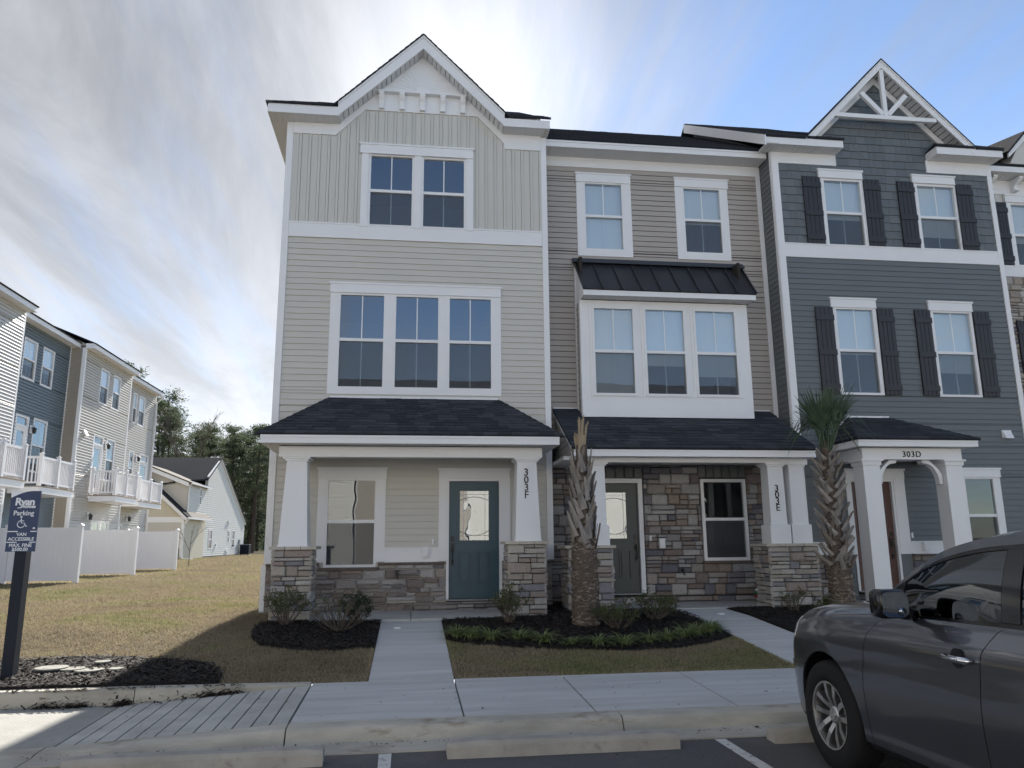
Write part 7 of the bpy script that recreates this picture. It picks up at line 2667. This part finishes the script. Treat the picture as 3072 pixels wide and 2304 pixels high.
def car():
    T = thing('parked_car', (CX, YF - 2.5, 0), 'dark gunmetal SUV parked nose to the kerb, cut by the frame', 'car')
    hubs = (0.955, 3.86)
    cut = []
    for s in hubs:
        for side in (-1, 1):
            x0, x1 = CX + side * 0.66, CX + side * 1.2
            b = MB()
            prof = [(0.0, min(x0, x1)), (0.435, min(x0, x1)), (0.435, max(x0, x1)), (0.0, max(x0, x1))]
            n = 40
            ring = [(YF - s + 0.435 * math.cos(2 * math.pi * k / n), 0.395 + 0.435 * math.sin(2 * math.pi * k / n)) for k in range(n)]
            b.prism(ring, min(x0, x1), max(x0, x1), 'x')
            c = b.build('arch_cutter', 'carblack')
            cut.append(c)
    # dark core under the panels
    st = np.linspace(0.03, 4.98, 34)
    ring = []
    for s in st:
        K = [car_pt(s, v, -1) for v in (0, 1, 2, 3, 4, 5, 6, 7, 8, 9, 10)]
        loop = []
        for p in K:
            w = (CX - p.x)
            loop.append(Vector((CX - w * 0.965, p.y, p.z - (0.03 if p.z > 0.6 else -0.02))))
        loop = loop + [Vector((2 * CX - p.x, p.y, p.z)) for p in loop[-2::-1]]
        ring.append(loop)
    k = len(ring[0])
    b = MB().add([p for r in ring for p in r], [(i * k + j, (i + 1) * k + j, (i + 1) * k + (j + 1) % k, i * k + (j + 1) % k) for i in range(len(ring) - 1) for j in range(k)] + [tuple(range(k)), tuple(range((len(ring) - 1) * k, len(ring) * k))[::-1]])
    core = b.build('chassis', 'carblack', T)
    import bmesh
    bm = bmesh.new()
    bm.from_mesh(core.data)
    bmesh.ops.recalc_face_normals(bm, faces=bm.faces)
    bm.to_mesh(core.data)
    bm.free()
    boolean_cut(core, cut)
    sF = lambda v: float(np.interp(v, [0, 3, 4.5, 5.5, 6.2, 7.0], [1.475, 1.465, 1.49, 1.54, 1.60, 1.70]))
    sR = lambda v: float(np.interp(v, [0, 2, 3.5, 5, 6, 7.0], [2.60, 2.585, 2.585, 2.61, 2.66, 2.74]))
    sQ = lambda v: float(np.interp(v, [0, 2, 4, 6, 7.0], [3.42, 3.42, 3.55, 3.62, 3.66]))
    g = 0.0035
    for side in (-1, 1):
        ps = []
        ps.append(patch(car_pt, (0.40, lambda v: sF(v) - g), (1.35, 7.0), 30, 26, 0.022, 'fender', 'paintcar', T, side))
        d1 = patch(car_pt, (lambda v: sF(v) + g, lambda v: sR(v) - g), (1.35, 7.0), 24, 26, 0.022, 'front_door', 'paintcar', T, side)
        ps.append(d1)
        d2 = patch(car_pt, (lambda v: sR(v) + g, lambda v: sQ(v) - g), (1.35, 7.0), 20, 26, 0.022, 'rear_door', 'paintcar', T, side)
        ps.append(d2)
        ps.append(patch(car_pt, (lambda v: sQ(v) + g, 5.0), (1.35, 7.0), 26, 26, 0.022, 'quarter_panel', 'paintcar', T, side))
        ps.append(patch(car_pt, (0.015, 0.40 - g), (0.2, 6.1), 14, 26, 0.022, 'front_bumper', 'paintcar', T, side))
        ps.append(patch(car_pt, (1.42, 3.42), (0.3, 1.30), 20, 6, 0.022, 'sill', 'carblack', T, side, lift=0.006))
        for o in ps:
            boolean_cut(o, cut)
        patch(car_pt, (0.035, 0.398), (5.2, 7.25), 12, 14, 0.02, 'headlight', 'headlamp', T, side, lift=0.004)
        patch(car_pt, (4.7, 4.98), (4.8, 7.0), 8, 8, 0.02, 'tail_light', 'tail', T, side, lift=0.004)
        # belt moulding and window frames
        patch(side_pt, (1.66, 4.6), (-0.02, 0.055), 44, 2, 0.012, 'belt_moulding', 'cargloss', T, side, lift=0.004)
        patch(side_pt, (1.54, 4.84), (0.885, 1.0), 60, 4, 0.02, 'roof_rail_panel', 'paintcar', T, side)
        patch(side_pt, (1.60, 4.7), (0.835, 0.883), 60, 2, 0.015, 'window_seal', 'cargloss', T, side)
        patch(side_pt, (1.55, 1.835), (0.06, 0.834), 10, 8, 0.015, 'mirror_sail', 'cargloss', T, side)
        patch(side_pt, (lambda t: 2.70 - 0.03 * t, lambda t: 2.83 - 0.03 * t), (0.06, 0.834), 4, 8, 0.02, 'pillar', 'cargloss', T, side)
        patch(side_pt, (3.62, 3.78), (0.06, 0.834), 4, 8, 0.02, 'pillar', 'cargloss', T, side)
        patch(side_pt, (4.50, 4.84), (0.06, 0.834), 6, 8, 0.02, 'pillar', 'paintcar', T, side)
        patch(side_pt, (1.84, lambda t: 2.69 - 0.03 * t), (0.056, 0.834), 14, 10, 0.005, 'front_window', 'carglass', T, side, lift=-0.006)
        patch(side_pt, (lambda t: 2.84 - 0.03 * t, 3.61), (0.056, 0.834), 12, 10, 0.005, 'rear_window', 'carglass', T, side, lift=-0.006)
        patch(side_pt, (3.79, 4.49), (0.056, 0.834), 10, 10, 0.005, 'quarter_window', 'carglass', T, side, lift=-0.006)
        # door handles
        for dd, sh in ((d1, 2.42), (d2, 3.28)):
            c = car_pt(sh, 4.55, side)
            z = 0.985
            x = c.x + side * 0.004
            b = MB()
            n = 20
            b.lathe([(0.0, 0.0), (0.055, 0.0)], (x + side * 0.001, c.y - 0.01, z), 'x', n)
            cup = b.build('handle_cup', 'carblack', dd, True)
            b = MB()
            b.tube([(x - side * 0.002, c.y + 0.12, z + 0.006), (x + side * 0.026, c.y + 0.08, z + 0.003), (x + side * 0.034, c.y, z), (x + side * 0.034, c.y - 0.07, z - 0.002), (x + side * 0.028, c.y - 0.115, z - 0.003), (x, c.y - 0.13, z - 0.003)],
                   [0.007, 0.014, 0.018, 0.020, 0.020, 0.012], 10)
            b.build('door_handle', 'chrome', dd, True)
        # mirror
        mx = CX + side * 1.095
        my, mz = YF - 2.03, 1.255
        vs, fs = superell((mx, my, mz), (0.098, 0.070, 0.088), 0.40)
        mb = MB().add(vs, fs)
        mb.tube([(mx - side * 0.08, my, mz - 0.05), (CX + side * 0.90, my + 0.05, mz - 0.075)], [0.045, 0.04], 8)
        mr = mb.build('wing_mirror', 'cargloss', T, True)
        n = 24
        pts = []
        for q in range(n):
            a = 2 * math.pi * q / n
            ca, sa = math.cos(a), math.sin(a)
            pts.append((mx + 0.086 * math.copysign(abs(ca) ** 0.5, ca), mz + 0.076 * math.copysign(abs(sa) ** 0.5, sa)))
        MB().prism(pts, my - 0.075, my - 0.065).build('mirror_glass', 'mirror', mr)
        MB().lathe([(0.0, -0.006), (0.022, -0.004), (0.026, 0.0)], (mx - side * 0.04, my - 0.079, mz - 0.042), 'y', 14).build('blind_spot_mirror', 'mirror', mr, True)
        # roof rails
        rp = [(roof_pt(s, 0.10, side) + Vector((0, 0, 0.045 if 2.9 < s < 4.3 else 0.0))) for s in (2.86, 2.98, 3.2, 3.5, 3.9, 4.28, 4.42)]
        MB().tube(rp, [0.012, 0.02, 0.02, 0.02, 0.02, 0.02, 0.012], 8).build('roof_rack', 'chrome', T, True)
        # wheels
        for s in hubs:
            hx, hy, hz = CX + side * 0.845, YF - s, 0.383
            W_ = thing('wheel', (hx, hy, hz), None, None)
            W_.parent = T
            W_.location = Vector((hx, hy, hz)) - WL[T]
            o_ = side
            tp = [(.232, -.095), (.245, -.118), (.29, -.128), (.345, -.122), (.372, -.105), (.383, -.075), (.383, .075), (.372, .105), (.345, .122), (.245, .118), (.232, .095)]
            MB().lathe([(r, h) for r, h in tp], (hx, hy, hz), 'x', 48).build('tyre', 'tyre', W_, True)
            b = MB()
            b.lathe([(.234, o_ * .112), (.230, o_ * .118), (.222, o_ * .112), (.212, o_ * .06), (.205, -o_ * .08), (0.0, -o_ * .08)], (hx, hy, hz), 'x', 40)
            rim = b.build('rim', 'rimdark', W_, True)
            b = MB()
            b.lathe([(.236, o_ * .110), (.236, o_ * .119), (.222, o_ * .116), (.218, o_ * .095)], (hx, hy, hz), 'x', 40)
            for q in range(5):
                base = 2 * math.pi * q / 5 + 0.35
                for w in (-1, 1):
                    ca, sa = math.cos(base), math.sin(base)

                    def P(r, t, h):
                        return (hx + o_ * h, hy + r * ca - t * sa, hz + r * sa + t * ca)
                    t0, t1 = w * 0.024, w * 0.060
                    hw0, hw1 = 0.018, 0.020
                    vs = [P(.045, t0 - hw0, .070), P(.045, t0 + hw0, .070), P(.222, t1 + hw1, .108), P(.222, t1 - hw1, .108),
                          P(.045, t0 - hw0, .030), P(.045, t0 + hw0, .030), P(.222, t1 + hw1, .060), P(.222, t1 - hw1, .060), P(.13, (t0 + t1) / 2 - hw0, .100), P(.13, (t0 + t1) / 2 + hw0, .100), P(.13, (t0 + t1) / 2 + hw0, .045), P(.13, (t0 + t1) / 2 - hw0, .045)]
                    b.add(vs, [(0, 1, 9, 8), (8, 9, 2, 3), (1, 5, 10, 9), (9, 10, 6, 2), (5, 4, 11, 10), (10, 11, 7, 6), (4, 0, 8, 11), (11, 8, 3, 7)])
            b.lathe([(.062, o_ * .05), (.062, o_ * .078), (.050, o_ * .086), (0.0, o_ * .088)], (hx, hy, hz), 'x', 20)
            b.build('spokes', 'rim', rim)
            b = MB()
            b.lathe([(.030, o_ * .0885), (.030, o_ * .092), (.023, o_ * .092), (.023, o_ * .0885)], (hx, hy, hz), 'x', 18)
            xx = sorted((hx + o_ * .0885, hx + o_ * .094))
            b.box(xx[0], xx[1], hy - 0.036, hy + 0.036, hz - 0.006, hz + 0.006)
            b.build('hub_badge', 'chrome', rim)
    # bonnet, windscreen, roof, rear
    both = lambda s, v, side: car_pt(s, v, -1) if v <= 10 else Vector((2 * CX - car_pt(s, 20 - v, -1).x, YF - s, car_pt(s, 20 - v, -1).z))

    def hood_fn(s, v, side):
        return both(s, v, side)
    e0 = lambda v: 0.05 + 0.0 * v
    e1 = lambda v: 1.55 + 0.03 * (1 - ((v - 10) / 3) ** 2)
    o = patch2(hood_fn, e0, e1, 7.03, 12.97, 26, 24, 0.02, 'bonnet', 'paintcar', T)

    def roof_fn(s, v, side):
        return roof_pt(s, v, -1) if v <= 1 else Vector((2 * CX - roof_pt(s, 2 - v, -1).x, YF - s, roof_pt(s, 2 - v, -1).z))
    patch2(roof_fn, lambda v: 1.53, lambda v: 2.42 - 0.05 * abs(v - 1), 0.03, 1.97, 16, 18, 0.008, 'windscreen', 'carglass', T)
    patch2(roof_fn, lambda v: 2.43 - 0.05 * abs(v - 1), lambda v: 4.52, 0.0, 2.0, 26, 18, 0.03, 'roof_panel', 'paintcar', T)
    patch2(roof_fn, lambda v: 4.53, lambda v: 4.86, 0.03, 1.97, 8, 12, 0.008, 'rear_screen', 'carglass', T)
    # grille and plates of the nose and tail
    fr = [car_pt(0.012, v, -1) for v in np.linspace(0.2, 7, 18)]
    poly = [(p.x, p.z) for p in fr] + [(2 * CX - p.x, p.z) for p in fr[::-1]]
    MB().prism(poly, YF - 0.03, YF - 0.012).build('nose_panel', 'paintcar', T)
    b = MB()
    for i in range(6):
        b.box(CX - 0.42, CX + 0.42, YF - 0.012, YF + 0.006, 0.55 + 0.045 * i, 0.575 + 0.045 * i)
    b.build('grille', 'chrome', T)
    rr_ = [car_pt(5.0, v, -1) for v in np.linspace(0.2, 7, 18)]
    poly = [(p.x, p.z) for p in rr_] + [(2 * CX - p.x, p.z) for p in rr_[::-1]]
    MB().prism(poly, YF - 5.02, YF - 4.99).build('tailgate', 'paintcar', T)
    # seats, wheel and dash seen dimly through the glass
    for sx in (-0.38, 0.38):
        vs, fs = superell((CX + sx, YF - 2.72, 1.10), (0.24, 0.10, 0.34), 0.6)
        b = MB().add(vs, fs)
        vs, fs = superell((CX + sx, YF - 2.76, 1.50), (0.13, 0.06, 0.095), 0.6)
        b.add(vs, fs)
        b.build('seat', 'seat', T, True)
        vs, fs = superell((CX + sx, YF - 3.75, 1.15), (0.26, 0.10, 0.30), 0.6)
        MB().add(vs, fs).build('seat', 'seat', T, True)
    pts = [(CX - 0.38 + 0.18 * math.cos(a), YF - 2.16 - 0.06 * math.sin(a), 1.18 + 0.17 * math.sin(a)) for a in np.linspace(0, 2 * math.pi, 21)]
    MB().tube(pts, 0.016, 6).build('steering_wheel', 'seat', T, True)
    vs, fs = superell((CX, YF - 1.85, 1.18), (0.78, 0.22, 0.07), 0.6)
    MB().add(vs, fs).build('dashboard', 'seat', T, True)
    for c in cut:
        bpy.data.objects.remove(c)
    return T


def patch2(fn, e0, e1, v0, v1, nu, nv, th, name, m, parent):
    out, inn = [], []
    for j in range(nv + 1):
        v = v0 + (v1 - v0) * j / nv
        for i in range(nu + 1):
            s = e0(v) + (e1(v) - e0(v)) * i / nu
            p = fn(s, v, -1)
            out.append(p)
            inn.append(p - Vector((0, 0, th)))
    n1 = nu + 1
    M_ = len(out)
    fs = []
    for j in range(nv):
        for i in range(nu):
            q = (j * n1 + i, j * n1 + i + 1, (j + 1) * n1 + i + 1, (j + 1) * n1 + i)
            fs += [q, tuple(M_ + k for k in q[::-1])]
    ring = [i for i in range(nu)] + [j * n1 + nu for j in range(nv)] + [nv * n1 + i for i in range(nu, 0, -1)] + [j * n1 for j in range(nv, 0, -1)]
    L = len(ring)
    for q in range(L):
        a, c = ring[q], ring[(q + 1) % L]
        fs.append((c, a, M_ + a, M_ + c))
    p = [out[k] for k in fs[0]]
    if (p[1] - p[0]).cross(p[2] - p[0]).z < 0:
        fs = [f[::-1] for f in fs]
    o = MB().add(out + inn, fs).build(name, m, parent, True)
    try:
        o.data.set_sharp_from_angle(angle=math.radians(35))
    except Exception:
        pass
    return o


car()

# ------------------------------------------------------------------ houses across the lot, behind the camera, that the glass and the paint reflect
OG = 'townhouses across the parking lot'


def facing_house(x0, x1, y, h, m, label, wins=True):
    T = thing('townhouse', ((x0 + x1) / 2, y, 0), label, 'townhouse', OG)
    MB().box(x0, x1, y - 10, y, 0, h).build('wall', m, T)
    b = MB()
    n = int(h / 0.18)
    for i in range(n):
        za, zb = h * i / n, h * (i + 1) / n
        b.add([(x0, y + 0.03, za), (x1, y + 0.03, za), (x1, y, za), (x0, y, za), (x0, y + 0.004, zb), (x1, y + 0.004, zb)], [(1, 0, 4, 5), (0, 1, 2, 3)])
    tag(b.build('lap_siding', m, T), kind='stuff')
    b = MB()
    if not wins:
        for xc, z in ((x0 + 2.2, 4.4), (x0 + 3.6, 4.5)):
            MB().box(xc - 0.16, xc + 0.16, y + 0.03, y + 0.16, z, z + 0.28).build('wall_vent', 'white', T)
    for z in (1.2, 4.4, 7.5) if wins else ():
        for k in range(2):
            xc = x0 + (x1 - x0) * (0.28 + 0.44 * k)
            w = MB().box(xc - 0.6, xc + 0.6, y + 0.03, y + 0.07, z - 0.1, z + 1.7).build('window', 'white', T)
            MB().box(xc - 0.48, xc + 0.48, y + 0.07, y + 0.08, z, z + 1.6).build('pane', 'cargloss', w)
    MB().box(x0 - 0.05, x0 + 0.1, y, y + 0.05, 0, h).box(x1 - 0.1, x1 + 0.05, y, y + 0.05, 0, h).box(x0, x1, y, y + 0.4, h, h + 0.2).build('corner_trim', 'white', T)
    deck(T, [(x0 - 0.2, y + 0.45, h + 0.2), (x1 + 0.2, y + 0.45, h + 0.2), (x1 + 0.2, y - 5, h + 3), (x0 - 0.2, y - 5, h + 3)], 0.1)
    deck(T, [(x0 - 0.2, y - 10.4, h + 0.2), (x1 + 0.2, y - 10.4, h + 0.2), (x1 + 0.2, y - 5, h + 3), (x0 - 0.2, y - 5, h + 3)], 0.1)
    for q in (x0, x1 - 0.1):
        MB().prism([(y, h), (y - 10, h), (y - 5, h + 2.8)], q, q + 0.1, 'x').build('gable_end', m, T)


facing_house(-26, -9.0, -33, 9.6, 'pale', 'pale grey sided house across the parking lot behind the camera')
facing_house(-9.0, -3.3, -33, 9.6, 'farwhite', 'white sided house across the parking lot behind the camera', False)
facing_house(-3.3, 3.5, -33, 9.6, 'taupe', 'brown sided house across the parking lot behind the camera')
facing_house(3.5, 14, -33, 9.6, 'farwhite', 'cream sided house across the parking lot behind the camera')
facing_house(14, 30, -33, 9.6, 'pale', 'grey sided house at the far right across the parking lot behind the camera')
